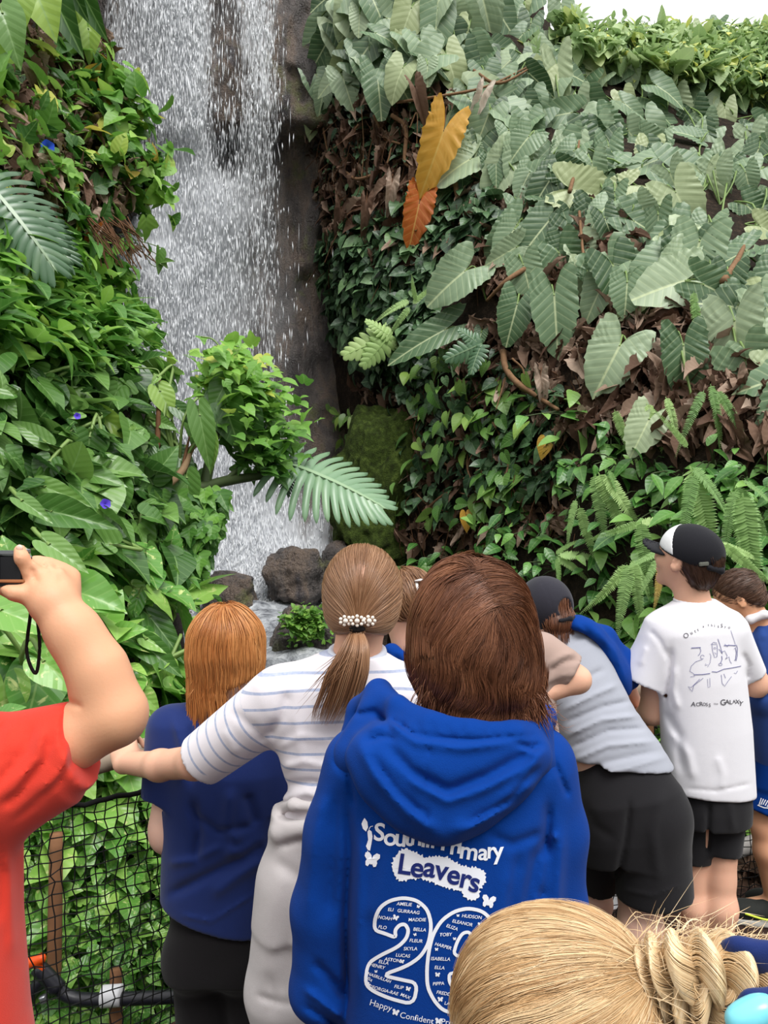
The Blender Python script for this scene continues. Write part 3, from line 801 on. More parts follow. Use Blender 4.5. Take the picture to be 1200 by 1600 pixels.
# dry leaves and litter on the slope
g = Geo()
scatter(g, RB, T_DEAD, 520, [(690, 540), (800, 490), (960, 450), (1200, 520), (1220, 720), (1000, 700), (880, 680), (760, 660)], (0.10, 0.24), (0.0, 0.1), jit=0.8, tone=(0, 0.9), rg=rg)
scatter(g, RB, T_DEAD, 420, [(480, 190), (600, 130), (740, 160), (760, 300), (720, 420), (600, 420), (500, 380)], (0.10, 0.25), (0.0, 0.12), jit=0.7, tone=(0, 0.8), rg=rg)
scatter(g, RB, T_DEAD, 420, [(780, 300), (980, 340), (1000, 470), (860, 480), (740, 440)], (0.10, 0.25), (0.0, 0.06), jit=0.7, tone=(0, 0.8), rg=rg)
scatter(g, RB, T_DEAD, 260, [(560, 600), (900, 640), (880, 860), (640, 860)], (0.08, 0.2), (0.0, 0.08), jit=0.8, tone=(0, 0.8), rg=rg)
scatter(g, RB, T_DEAD, 260, [(900, 1300), (1250, 1250), (1250, 1500), (900, 1500)], (0.08, 0.18), (0.0, 0.04), jit=0.9, tone=(0, 0.8), rg=rg)
tag(g.build('leaf_litter', M_DEAD), 'dry brown fallen leaves caught on the slope', 'dead leaves', kind='stuff')

def single_leaf(name, base, tip, lift, tone, wide, mat, label, tmpl, bank=RB, group=None, face=0.2, cat='dead leaf', stalkto=None):
    d = float(bank.depth(*base)) - lift
    b = P(base[0], base[1], d); t = P(tip[0], tip[1], d - 0.03)
    e = tag(empty(name, b), label, cat, group)
    g = Geo(); put_leaves(g, tmpl, b[None], (t - b)[None], (unit(np.array([0, 0, CAMZ]) - b) + np.array([0.1, 0, face]))[None], np.linalg.norm(t - b), tone, wide)
    g.build('blade', mat, e)
    s = stalkto or (base[0] + 3, base[1] - 28)
    tube_obj('stalk', [b, P(s[0], s[1], float(bank.depth(*s)) - 0.02)], 0.008, M_TWIG, e, 6, 8)
    return e
T_AMB = [polar_leaf(EAR_R, 165, 57, 6, cup=0.35, droop=0.2, ruffle=0.07, rn=6, seed=91, wav=0.05)]
single_leaf('withered_leaf', (693, 205), (660, 300), 0.5, 0.75, 0.72, M_AMBER, 'big amber withered leaf hanging by the bare roots', T_AMB, stalkto=(700, 150))
single_leaf('withered_leaf', (655, 318), (640, 388), 0.4, 0.05, 0.75, M_AMBER, 'curled rust-brown withered leaf hanging right below the amber one', T_AMB, stalkto=(662, 270))
single_leaf('withered_leaf', (752, 150), (730, 205), 0.4, 1.0, 0.7, M_DEAD, 'papery whitish dead leaf right of the amber leaf', T_DEAD, stalkto=(742, 190))
single_leaf('withered_leaf', (650, 140), (668, 192), 0.35, 0.45, 0.8, M_DEAD, 'brown shrivelled dead leaf directly above the amber leaf', T_DEAD)
single_leaf('withered_leaf', (533, 330), (528, 380), 0.35, 0.25, 0.9, M_DEAD, 'crumpled reddish dead leaf at the edge of the wet rock', T_DEAD)
single_leaf('withered_leaf', (572, 320), (568, 368), 0.35, 0.4, 0.7, M_DEAD, 'crumpled tan dead leaf between the reddish and the grey ones', T_DEAD)
single_leaf('withered_leaf', (612, 288), (606, 335), 0.35, 0.85, 0.8, M_DEAD, 'pale grey folded dead leaf left of the rust-brown one', T_DEAD)
single_leaf('withered_leaf', (852, 690), (846, 718), 0.3, 0.9, 0.9, M_AMBER, 'small yellow leaf among the creepers in the middle of the slope', T_HEART, cat='leaf')
single_leaf('withered_leaf', (728, 805), (730, 832), 0.3, 0.8, 0.8, M_AMBER, 'small yellow leaf hanging low above the boy in the blue hoodie', T_HEART, cat='leaf')
single_leaf('withered_leaf', (1140, 660), (1165, 700), 0.3, 0.3, 1.0, M_DEAD, 'curled brown dead leaf above the ferns by the right edge', T_DEAD)
single_leaf('withered_leaf', (845, 590), (850, 634), 0.3, 0.85, 0.9, M_DEAD, 'pale tan dead leaf caught at the end of the thick root', T_DEAD)

# roots and bare stems hanging in the hollow
def root_tangle(label, curves, bank, lift=0.18, r=0.016, mat=M_ROOT, seed=0):
    rg2 = np.random.default_rng(seed)
    c0 = curves[0][0]
    e = tag(empty('root_tangle', bank.pos(*c0)), label, 'roots')
    for c in curves:
        rr = r
        if isinstance(c[-1], float): rr = c[-1]; c = c[:-1]
        pts = [P(x, y, float(bank.depth(x, y)) - lift * rg2.uniform(0.7, 1.3)) for x, y in c]
        tube_obj('root', pts, [rr, rr * 0.9, rr * 0.5], mat, e, 7, 20)
    return e
root_tangle('thick pale roots looping around the amber leaf', [[(742, 168), (722, 192), (712, 240), (712, 290), (722, 340), (718, 385), 0.035], [(712, 215), (730, 250), (738, 275), 0.022], [(535, 265), (560, 280), (600, 262), (612, 230), 0.02], [(612, 180), (634, 200), (632, 250), (642, 262), 0.026], [(585, 180), (600, 215), (625, 225), 0.024], [(520, 235), (545, 215), (560, 195), 0.022], [(505, 200), (512, 235), (518, 240)], [(575, 315), (600, 290), (620, 285), 0.014], [(640, 200), (652, 180), (648, 290), 0.008], [(565, 170), (568, 240), (560, 300), (545, 312), 0.006], [(700, 250), (698, 320), (706, 350), 0.01], [(704, 330), (700, 300), (716, 280), 0.01]], RB, seed=1)
root_tangle('bent bare root sticking out over brown litter', [[(786, 548), (790, 575), (810, 600), (840, 620), (872, 640), 0.03], [(800, 560), (818, 580), (812, 610), 0.01], [(790, 590), (775, 640), 0.008]], RB, 0.3, seed=2)
root_tangle('thin brown twig roots on the bare lower slope', [[(700, 700), (730, 690), (760, 698), 0.012], [(690, 720), (720, 745), (760, 760), (800, 770), 0.012], [(735, 690), (730, 730), (745, 780), (725, 800), 0.01], [(770, 660), (790, 700), (800, 760), (820, 800), 0.01], [(640, 760), (670, 790), (700, 800), 0.01], [(660, 800), (700, 770), (740, 776), 0.014], [(850, 640), (858, 700), (866, 760), (860, 830), 0.012], [(745, 735), (785, 748), (795, 720), 0.016]], RB, 0.15, seed=3)
root_tangle('pale stems crossing between the big leaves', [[(890, 300), (900, 260), (905, 220), 0.02], [(905, 330), (912, 400), (925, 430), 0.014], [(1130, 440), (1150, 410), (1165, 380), 0.03], [(820, 420), (790, 440), (760, 470), 0.025], [(740, 110), (780, 130), (840, 100), 0.018], [(620, 160), (690, 150), (760, 135), (830, 102), 0.016]], RB, 0.3, seed=4)
# fine rootlets: uncountable
ps = []
for k in range(420):
    if k < 260: x, y = rg.uniform(500, 760), rg.uniform(180, 420)
    else: x, y = rg.uniform(590, 900), rg.uniform(560, 840)
    d = float(RB.depth(x, y)) - rg.uniform(0.02, 0.2); L = rg.uniform(20, 80)
    x2 = x + rg.normal() * 14; ps.append(curve_pts([P(x, y, d), P((x + x2) / 2 + rg.normal() * 7, y + L * 0.5, d - 0.03), P(x2, y + L, d)], 7))
V, F, sid, t = tube_geo(np.array(ps), 0.0045, 3)
tag(mesh_obj('rootlets', V, F, M_TWIG), 'fine hanging rootlets on the slope', 'roots', kind='stuff')

# ferns: each plant has its own fronds
def fern_plant(fronds, label, bank=RB, lift=0.55, tmpl=T_FERN, mat=M_FERN, name='fern', wide=1.0, cat='fern', group=None, up=0.35):
    rp = bank.pos(fronds[0][0], fronds[0][1])
    e = tag(empty(name, rp), label, cat, group)
    for f in fronds:
        bx, by, tx, ty, tone = f[:5]; wd = f[5] if len(f) > 5 else wide
        d = float(bank.depth(bx, by)) - lift
        b = P(bx, by, d); t = P(tx, ty, d - 0.06)
        g = Geo(); put_leaves(g, tmpl, b[None], (t - b)[None], (unit(np.array([0, 0, CAMZ]) - b) + np.array([0, 0, up]) + 0.25 * rg.normal(size=3))[None], np.linalg.norm(t - b) * 1.06, tone, wd, rg)
        g.build('frond', mat, e)
    return e
fern_plant([(1078, 728, 1146, 905, 0.62, 1.1), (1085, 740, 1060, 850, 0.3), (1075, 700, 1030, 640, 0.6, 0.7), (1082, 730, 1160, 800, 0.35)], 'fern with a long thick pale frond hanging behind the white and black cap')
fern_plant([(935, 738, 985, 862, 0.7, 0.9), (945, 742, 1018, 842, 0.75, 0.9), (930, 740, 945, 850, 0.45), (950, 735, 990, 790, 0.3)], 'fern with two yellowish fronds arching down left of the white and black cap')
fern_plant([(1000, 818, 1092, 800, 0.8, 0.9), (1000, 818, 1030, 860, 0.55), (1002, 815, 1010, 940, 0.4), (998, 818, 940, 838, 0.5)], 'fern with a light frond lying level just above the black cap brim')
fern_plant([(1036, 862, 1028, 950, 1.0, 0.9), (1036, 862, 1000, 920, 0.5), (1034, 862, 985, 880, 0.45)], 'fern with one yellowed frond beside the cheek of the boy in the white cap')
fern_plant([(1150, 760, 1215, 850, 0.35), (1140, 770, 1200, 905, 0.5), (1160, 750, 1230, 790, 0.3), (1150, 765, 1120, 860, 0.4), (1160, 770, 1190, 960, 0.45)], 'dark green fern filling the right edge above the short-haired boy')
fern_plant([(1084, 455, 1082, 545, 0.5, 0.7), (1086, 470, 1100, 560, 0.35, 0.7)], 'small fern hanging below the largest grey-green heart leaf')
fern_plant([(870, 870, 930, 905, 0.65), (872, 868, 960, 860, 0.7), (870, 872, 880, 925, 0.4), (868, 866, 905, 835, 0.5)], 'low fern spraying right above the backwards cap')
fern_plant([(905, 790, 930, 900, 0.6, 0.8), (900, 780, 880, 850, 0.5, 0.8)], 'fern with narrow fronds among glossy leaves left of the yellowish fronds')
fern_plant([(1110, 600, 1140, 700, 0.3, 0.8), (1100, 610, 1060, 690, 0.25, 0.8), (1120, 610, 1180, 690, 0.3, 0.8)], 'dark fern under the very large pale leaf')
fern_plant([(1120, 850, 1200, 870, 0.75, 0.9), (1130, 850, 1210, 920, 0.6, 0.9)], 'pale fern fronds just above the short-haired boy')
fern_plant([(640, 470, 585, 490, 0.7), (645, 475, 680, 440, 0.65), (640, 480, 610, 520, 0.6), (650, 470, 640, 430, 0.6)], 'light green fern under the dark creeper near the wet rock', up=0.6)
fern_plant([(602, 528, 540, 552, 0.85, 1.0), (604, 530, 570, 570, 0.75, 1.0), (604, 522, 575, 500, 0.8, 0.9)], 'pale deeply cut plant on the edge of the wet rock', tmpl=T_PINN, name='cut_leaf_plant', cat='plant')
fern_plant([(745, 540, 700, 560, 0.3), (750, 545, 735, 580, 0.2), (745, 535, 720, 515, 0.35)], 'dark cut-leaved plant under the dark grey leaf', tmpl=T_PINN, name='cut_leaf_plant', cat='plant', mat=M_MONST)

fern_plant([(985, 880, 960, 990, 0.5), (990, 878, 1000, 985, 0.6), (980, 882, 930, 960, 0.7), (985, 876, 1030, 935, 0.55)], 'fern drooping into the gap between grey and white T-shirts')
fern_plant([(960, 640, 990, 730, 0.65, 0.8), (1010, 630, 1050, 720, 0.8, 0.8), (1040, 620, 1075, 700, 0.7, 0.8)], 'fern with slender pale fronds right below the low single ear leaf')
# glossy low plants behind the people
def rosette(cx, cy, n, size, label, bank=RB, tone=(0.1, 0.95), group=None, tmpl=T_LANCE, mat=M_LANCE, lift=0.14, name='glossy_plant', seed=0, spread=24, wide=1.25):
    rg2 = np.random.default_rng(seed + 500)
    rp = bank.pos(cx, cy); d = float(bank.depth(cx, cy))
    e = tag(empty(name, rp), label, 'plant', group)
    g = Geo(); paths = []
    for k in range(n):
        b = P(cx + rg2.normal() * spread, cy + rg2.normal() * spread * 0.8, d - lift * rg2.uniform(0.4, 1.3))
        td = np.array([rg2.normal() * 0.9, -0.5 + 0.35 * rg2.normal(), 0.25 - 0.9 * rg2.random()])
        put_leaves(g, tmpl, b[None], td[None], np.array([[0.3 * rg2.normal(), -0.45, 0.9]]), rg2.uniform(*size), rg2.uniform(*tone), wide, rg2)
        paths.append(curve_pts([rp, (rp + b) / 2 + np.array([0, 0, 0.04]), b], 6))
    g.build('foliage', mat, e)
    V, F, sid, t = tube_geo(np.array(paths), 0.005, 4)
    mesh_obj('stalks', V, F, M_STALKD, e)
    return e
LG = 'glossy lance-leaved plants along the foot of the slope'
k = 0
rgl = np.random.default_rng(77); placed = []
for q in sample_poly(900, [(655, 880), (700, 845), (790, 820), (860, 790), (900, 690), (960, 690), (1060, 720), (1240, 740), (1240, 1010), (1100, 1080), (900, 1060), (700, 960)], rgl):
    if all((q[0] - p[0]) ** 2 + (q[1] - p[1]) ** 2 > 40 ** 2 for p in placed): placed.append(tuple(q))
for q in placed:
    rosette(q[0], q[1], 13, (0.09, 0.19), 'glossy green plant with lance-shaped leaves in the growth behind the people', group=LG, seed=k); k += 1
rosette(900, 655, 20, (0.15, 0.26), 'light green bushy plant under the brown litter in the middle of the slope', tone=(0.5, 1.0), seed=300, spread=26)
# lower right greenery behind the net
g = Geo()
scatter(g, RB, T_HEART, 620, [(620, 1000), (1260, 960), (1260, 1330), (620, 1250)], (0.08, 0.16), (0.02, 0.25), jit=0.5, tone=(0.1, 0.9), rg=rg)
tag(g.build('ground_cover', M_POTHOS), 'leafy ground cover behind the net at the foot of the right slope', 'ground cover', kind='stuff')

# ------------------------------------------------------------------ left bank
g = Geo()
scatter(g, LB, T_DEAD, 800, [(-60, 60), (110, 50), (170, 110), (210, 300), (150, 400), (40, 340), (-60, 300)], (0.07, 0.16), (0.02, 0.24), jit=0.9, tone=(0.1, 0.9), rg=rg)
ps = []
for k in range(420):
    x, y = rg.uniform(-40, 200), rg.uniform(50, 380)
    d = float(LB.depth(x, y)) - rg.uniform(0.02, 0.12); L = rg.uniform(10, 45)
    ps.append(curve_pts([P(x, y, d), P(x + rg.normal() * 8, y + L * 0.5, d - 0.03), P(x + rg.normal() * 12, y + L, d)], 6))
V, F, sid, t = tube_geo(np.array(ps), 0.004, 3)
g.add(V, F, rnd=np.full(len(V), 0.4), luv=np.zeros((len(V), 3)))
tag(g.build('leaf_litter', M_DEAD), 'tangle of dry brown stems and leaves at the top of the left bank', 'dead leaves', kind='stuff')
g = Geo()
scatter(g, LB, T_TRI, 500, [(-60, 170), (60, 170), (150, 140), (205, 190), (232, 260), (215, 350), (150, 385), (-60, 370)], (0.09, 0.17), (0.04, 0.3), down=0.3, up=0.9, jit=0.6, tone=(0.0, 0.99), rg=rg)
scatter(g, LB, T_SMALL, 340, [(150, 140), (200, 180), (245, 260), (235, 330), (190, 370), (150, 300)], (0.08, 0.16), (0.1, 0.45), down=0.3, up=0.9, jit=0.7, tone=(0.3, 1.0), rg=rg)
scatter(g, LB, T_SMALL, 150, [(-50, 90), (140, 90), (190, 160), (100, 200), (-50, 190)], (0.1, 0.2), (0.06, 0.3), down=0.4, up=0.7, jit=0.6, tone=(0.1, 1.0), rg=rg)
tag(g.build('creeper', M_VINE), 'three-lobed creeper covering the upper left bank', 'creeper', kind='stuff')
g = Geo()
scatter(g, LB, T_TRI, 1500, [(-60, 390), (100, 375), (165, 420), (175, 520), (230, 560), (215, 620), (100, 610), (-60, 590)], (0.09, 0.16), (0.05, 0.35), down=0.25, up=1.3, jit=0.45, tone=(0.25, 0.94), rg=rg)
scatter(g, LB, T_LANCE, 260, [(-60, 390), (100, 375), (165, 420), (175, 520), (220, 560), (100, 600), (-60, 590)], (0.14, 0.24), (0.08, 0.4), down=0.3, up=1.2, jit=0.45, tone=(0.2, 0.9), rg=rg)
tag(g.build('creeper', M_VINE), 'bright fresh creeper in layered leaves halfway up the left bank', 'creeper', kind='stuff')
g = Geo()
scatter(g, LB, T_HEART, 290, [(-60, 560), (205, 560), (232, 650), (262, 760), (272, 900), (-60, 900)], (0.12, 0.24), (0.02, 0.3), down=0.5, up=0.6, jit=0.5, tone=(0, 0.8), rg=rg)
scatter(g, LB, T_TRI, 400, [(-60, 560), (205, 560), (250, 700), (285, 800), (285, 930), (260, 1000), (150, 900), (-60, 800)], (0.07, 0.13), (0.02, 0.3), down=0.5, up=0.6, jit=0.5, tone=(0, 0.7), rg=rg)
tag(g.build('creeper', M_HEART), 'dark heart-leaved climber filling the shaded middle of the left bank', 'creeper', kind='stuff')
g = Geo()
scatter(g, LB, T_HEART, 360, [(-60, 880), (280, 880), (300, 1000), (330, 1120), (330, 1235), (-60, 1235)], (0.11, 0.21), (0.02, 0.25), down=0.5, up=0.8, jit=0.5, tone=(0.1, 1.0), rg=rg)
tag(g.build('pothos', M_POTHOS), 'variegated pothos vines on the lower left bank behind the handrail', 'creeper', kind='stuff')
g = Geo()
scatter(g, LB, T_HEART, 4600, [(-60, 1215), (340, 1215), (340, 1700), (-60, 1700)], (0.03, 0.062), (0.01, 0.16), down=0.4, up=1.0, jit=0.55, tone=(0.05, 1.0), rg=rg)
scatter(g, LB, T_HEART, 75, [(-60, 1240), (260, 1230), (200, 1400), (-60, 1450)], (0.07, 0.12), (0.06, 0.22), down=0.4, up=0.9, jit=0.5, tone=(0.4, 1.0), rg=rg)
tag(g.build('ground_cover', M_POTHOS), 'small-leaved pothos carpet on the ground behind the net on the left', 'ground cover', kind='stuff')

# singled-out plants of the left bank
H = 'heart-leaved philodendron '
leafy_plant('philodendron', [(140, 684, 136, 732, 0.35, 1.3, 0.5), (77, 722, 56, 758, 0.3, 1.2, 0.45), (183, 762, 185, 817, 0.45, 0.95, 0.5), (120, 736, 195, 752, 0.5, 0.6, 0.45)], LB, T_HEART, M_HEART, 'philodendron with three grey-green heart leaves facing out of the left bank', root=(130, 800), seed=400)
leafy_plant('philodendron', [(112, 640, 32, 626, 0.75, 0.55, 0.5), (66, 688, 17, 652, 0.6, 0.6, 0.5), (2, 620, 28, 650, 0.6, 0.8, 0.5), (68, 585, 22, 606, 0.5, 0.8, 0.5)], LB, T_HEART, M_HEART, 'philodendron with long leaves lying almost level at the left edge', root=(40, 700), seed=401)
leafy_plant('philodendron', [(160, 651, 214, 690, 1.0, 0.55, 0.5)], LB, T_HEART, M_HEART, 'philodendron with a single yellow-green leaf slanting right', root=(160, 700), seed=402)
leafy_plant('philodendron', [(224, 672, 219, 757, 0.55, 0.55, 0.5), (203, 712, 211, 773, 0.3, 0.75, 0.5), (217, 830, 221, 890, 0.55, 0.9, 0.4)], LB, T_HEART, M_HEART, 'philodendron with tall narrow leaves hanging near the branch', root=(215, 790), seed=403)
leafy_plant('philodendron', [(83, 800, 172, 817, 0.35, 0.6, 0.5), (72, 762, 137, 787, 0.7, 0.5, 0.5), (36, 784, 80, 812, 0.6, 0.5, 0.5)], LB, T_HEART, M_HEART, 'philodendron with broad level leaves above the raised hand', root=(90, 840), seed=404)
leafy_plant('philodendron', [(170, 850, 114, 836, 0.6, 0.9, 0.5), (78, 852, 137, 890, 0.75, 0.6, 0.5), (165, 850, 195, 885, 0.5, 0.8, 0.45)], LB, T_HEART, M_HEART, 'philodendron with rounded leaves just right of the raised hand', root=(150, 900), seed=405)
leafy_plant('pothos_plant', [(119, 925, 194, 945, 0.55, 0.95, 0.45), (186, 992, 224, 978, 0.7, 1.0, 0.4), (215, 935, 205, 975, 0.4, 0.7, 0.4)], LB, T_HEART, M_POTHOS, 'pothos with a big round-lobed leaf behind the raised forearm', root=(160, 1000), seed=406)
leafy_plant('pothos_plant', [(3, 955, 88, 985, 0.7, 0.8, 0.45), (70, 1035, 124, 1078, 0.75, 0.9, 0.45), (20, 880, 5, 835, 0.5, 0.9, 0.4), (0, 1120, 35, 1100, 0.4, 0.9, 0.4)], LB, T_HEART, M_POTHOS, 'pothos with big leaves showing under the bent arm', root=(50, 1080), seed=407)
leafy_plant('pothos_plant', [(248, 1036, 200, 1056, 0.95, 0.8, 0.4), (262, 1040, 250, 1080, 0.9, 1.0, 0.4), (230, 1000, 262, 1018, 0.85, 0.8, 0.4), (222, 1085, 250, 1110, 0.9, 0.9, 0.4), (210, 920, 240, 945, 0.9, 0.8, 0.4)], LB, T_HEART, M_POTHOS, 'pothos with pale marbled leaves left of the ginger-haired girl', root=(235, 1080), seed=408)
leafy_plant('pothos_plant', [(235, 965, 292, 1035, 0.2, 0.5, 0.4), (225, 1010, 285, 1050, 0.35, 0.6, 0.35), (250, 900, 292, 935, 0.3, 0.6, 0.3)], LB, T_HEART, M_HEART, 'plant with long dark strap leaves beside the ginger hair', root=(240, 1020), seed=409)
fern_plant([(-12, 296, 84, 402, 0.25, 1.0), (30, 330, 105, 398, 0.2, 0.8)], 'split-leaf plant with a glaring dark leaf at the left edge', LB, 0.5, T_MONST, M_MONST, 'split_leaf_plant', cat='plant', up=0.8)
leafy_plant('broad_leaf_plant', [(66, -40, 124, 76, 0.1, 0.5, 0.9), (112, -50, 156, 56, 0.2, 0.5, 0.9), (88, -60, 130, 20, 0.1, 0.6, 0.9)], LB, T_HEART, M_HEART, 'dark broad blades hanging into view at the top left', root=(100, -120), seed=410, face=-0.3)
leafy_plant('broad_leaf_plant', [(4, 22, 30, 94, 0.6, 0.8, 1.0), (50, -25, 84, 48, 1.0, 1.0, 1.0), (24, -15, 34, 46, 0.95, 0.9, 1.05), (110, 12, 92, 50, 1.0, 1.0, 0.7), (138, 46, 142, 96, 0.95, 0.7, 0.6)], LB, T_HEART, M_HEART, 'plant with yellow-green leaves coloured as if sunlit in the top left corner', root=(60, 90), seed=411, face=0.1)  # brightest tones stand in for light shining through these leaves
leafy_plant('philodendron', [(80, 120, 88, 160, 0.6, 0.8, 0.4), (70, 165, 105, 170, 0.4, 0.7, 0.4), (100, 95, 60, 105, 0.35, 0.7, 0.4), (155, 200, 145, 215, 0.4, 0.9, 0.3), (30, 120, 12, 135, 0.2, 0.9, 0.3)], LB, T_HEART, M_HEART, 'philodendron with folded leaves among dry brown stems', root=(80, 180), seed=412)
single_leaf('pale_leaf', (180, 183), (176, 212), 0.4, 1.0, 0.8, M_DEAD, 'white-backed turned leaf at the edge of the left bank', T_HEART, LB, cat='leaf')
single_leaf('withered_leaf', (140, 118), (158, 98), 0.4, 0.95, 0.9, M_AMBER, 'round yellow leaf at the top of the left bank', T_HEART, LB, cat='leaf')
single_leaf('withered_leaf', (155, 150), (176, 172), 0.4, 0.9, 0.6, M_AMBER, 'narrow yellow leaf below the round yellow one', T_HEART, LB, cat='leaf')
single_leaf('withered_leaf', (148, 355), (132, 382), 0.35, 0.1, 0.9, M_AMBER, 'orange-brown curled leaf low on the upper left bank', T_DEAD, LB)
# strap-leaved plant overhanging the water
rp = LB.pos(112, 520)
e = tag(empty('strap_leaf_plant', rp), 'plant with arching light green strap leaves over the left edge of the water', 'plant')
g = Geo()
for k in range(26):
    b = P(140 + rg.normal() * 9, 506 + rg.normal() * 8, float(LB.depth(112, 510)) - 0.3)
    td = np.array([0.9 + 0.3 * rg.normal(), -0.25 + 0.3 * rg.normal(), 0.35 + 0.5 * rg.normal()])
    put_leaves(g, T_STRAP, b[None], td[None], np.array([[-0.1, -0.4, 1.0]]) + 0.2 * rg.normal(size=(1, 3)), rg.uniform(0.26, 0.42), rg.uniform(0.4, 0.95), 1.0, rg)
g.build('foliage', M_LANCE, e)

# flowers
def flower(px, py, bank, lift, r, col, label, seed=0):
    d = float(bank.depth(px, py)) - lift; c = P(px, py, d)
    e = tag(empty('morning_glory', c), label, 'flower')
    n = 30; th = np.linspace(0, 2 * np.pi, n, endpoint=False); rings = [0.05, 0.25, 0.6, 1.0]
    nrm = unit(unit(np.array([0, 0, CAMZ]) - c) + np.array([0.2, 0, 0.3])); a = unit(np.cross(nrm, [0, 0, 1])); b = np.cross(nrm, a)
    V = []
    for q in rings:
        rad = r * q * (1 + 0.06 * np.cos(5 * th) * q); h = r * (0.8 * q ** 0.5 - 0.8)
        V.append(c + rad[:, None] * (np.cos(th)[:, None] * a + np.sin(th)[:, None] * b) + h * nrm)
    V = np.vstack(V); idx = np.arange(len(V)).reshape(len(rings), n)
    F = np.stack([idx[:-1], np.roll(idx[:-1], -1, 1), np.roll(idx[1:], -1, 1), idx[1:]], -1).reshape(-1, 4)
    mesh_obj('petals', V, F, col, e)
    tube_obj('throat', [c - nrm * r * 0.75, c - nrm * r * 1.5], r * 0.1, M_STALK, e, 8, 6)
M_BLUEF = simple('blue_petal', C(44, 84, 214), 0.5, 0.3, 0.1, 60)
M_PURPF = simple('purple_petal', C(86, 62, 190), 0.5, 0.3, 0.1, 60)
flower(75, 229, LB, 0.62, 0.040, M_BLUEF, 'bright blue morning glory on the upper left bank')
flower(165, 787, LB, 0.62, 0.022, M_PURPF, 'small violet flower beside a hanging heart leaf')
flower(121, 650, LB, 0.6, 0.016, M_PURPF, 'tiny violet flower bud above the heart leaves')

# ------------------------------------------------------------------ branch with a creeper cluster and split leaf, reaching over the water
e = tag(empty('branch', P(205, 778, 4.0)), 'bare bent branch reaching from the left bank out over the water', 'branch')
tube_obj('limb', [P(150, 800, 4.1), P(212, 776, 4.1), P(255, 762, 4.2), P(285, 735, 4.3), P(300, 700, 4.4), P(318, 690, 4.5)], [0.028, 0.024, 0.02, 0.012], M_BARK, e, 8, 30)
tube_obj('limb', [P(250, 772, 4.25), P(310, 762, 4.4), P(361, 750, 4.6), P(417, 742, 4.75), P(455, 728, 4.8)], [0.02, 0.03, 0.032, 0.02, 0.014], M_STALKD, e, 8, 30)
tube_obj('limb', [P(318, 768, 4.45), P(332, 700, 4.5), P(342, 640, 4.6), P(350, 590, 4.7)], [0.034, 0.03, 0.02, 0.014], M_STALKD, e, 8, 30)
tube_obj('limb', [P(350, 752, 4.55), P(375, 730, 4.65), P(400, 705, 4.7)], [0.016, 0.014, 0.01], M_STALKD, e, 8, 20)
tube_obj('shoot', [P(282, 745, 4.3), P(292, 700, 4.35), P(296, 682, 4.4)], [0.012, 0.008, 0.004], M_TWIG, e, 7, 14)
tube_obj('shoot', [P(246, 700, 4.25), P(248, 640, 4.3), P(250, 590, 4.4)], [0.016, 0.014, 0.006], M_TWIG, e, 7, 20)
tube_obj('tendril', [P(250, 592, 4.4), P(246, 578, 4.4), P(225, 575, 4.4), P(205, 574, 4.4)], 0.004, M_STALK, e, 5, 20)
FB = Bank([100, 300, 480, 600], [450, 800, 900], [[4.3, 4.5, 4.9, 5], [4.1, 4.4, 4.8, 5], [4.0, 4.3, 4.7, 5]], 0.0)
leafy_plant('philodendron', [(250, 612, 271, 654, 0.9, 0.9, 0.1), (246, 590, 237, 600, 0.8, 0.8, 0.1), (292, 748, 296, 804, 0.5, 0.85, 0.1), (277, 712, 306, 741, 0.1, 0.9, 0.05), (312, 650, 330, 735, 0.55, 0.5, 0.15), (250, 660, 275, 668, 0.6, 0.7, 0.1), (262, 690, 230, 660, 0.3, 0.8, 0.0), (280, 640, 318, 668, 0.2, 0.6, 0.1), (330, 690, 332, 740, 0.8, 0.4, 0.12)], FB, T_HEART, M_HEART, 'philodendron with upright leaves growing on the bare branch', root=(280, 742), seed=420)
g = Geo()
for k in range(760):
    t = rg.random(); ax = np.array([348 + 72 * t, 560 + 165 * t]); w = 20 + 52 * math.sin(math.pi * min(1, t * 0.8 + 0.12))
    x = ax[0] + rg.normal() * w * 0.52; y = ax[1] + rg.normal() * 17
    d = 4.75 + rg.normal() * 0.14
    put_leaves(g, T_TRI if k % 3 else T_SMALL, P(x, y, d)[None], np.array([[0.5 + 0.5 * rg.normal(), -0.5 + 0.3 * rg.normal(), -0.1 + 0.4 * rg.normal()]]), np.array([[0.1 * rg.normal(), -0.5, 1.0]]), rg.uniform(0.06, 0.115), np.clip(0.82 - 0.4 * t + rg.normal() * 0.14, 0, 0.95), 1.0, rg)
e = tag(empty('creeper_cluster', P(385, 742, 4.75)), 'thick bunch of light green creeper piled on the branch in front of the water', 'creeper')
g.build('foliage', M_VINE, e)
tube_obj('tendril', [P(352, 562, 4.75), P(345, 545, 4.75), P(332, 530, 4.75), P(314, 526, 4.75)], 0.005, M_STALK, e, 5, 20)
tube_obj('stem', [P(352, 570, 4.75), P(380, 650, 4.76), P(405, 740, 4.75)], [0.006, 0.01, 0.012], M_STALKD, e, 6, 16)
fern_plant([(350, 628, 372, 700, 0.3, 0.8), (352, 600, 330, 640, 0.5, 0.9), (372, 640, 400, 720, 0.15, 0.8)], 'dark broad leaves under the creeper bunch', FB, 0.0, T_HEART, M_HEART, 'philodendron', cat='plant')
fern_plant([(456, 728, 603, 780, 0.75, 1.05), (452, 726, 445, 770, 0.05, 0.8)], 'split-leaf plant with a large fingered leaf held out over the water', FB, 0.0, T_MONST, M_MONST, 'split_leaf_plant', cat='plant', up=1.0)
fern_plant([(262, 700, 230, 770, 0.05, 0.9)], 'dark fingered leaf in the shade behind the branch', FB, -0.2, T_MONST, M_MONST, 'split_leaf_plant', cat='plant', up=0.2)
g = Geo()
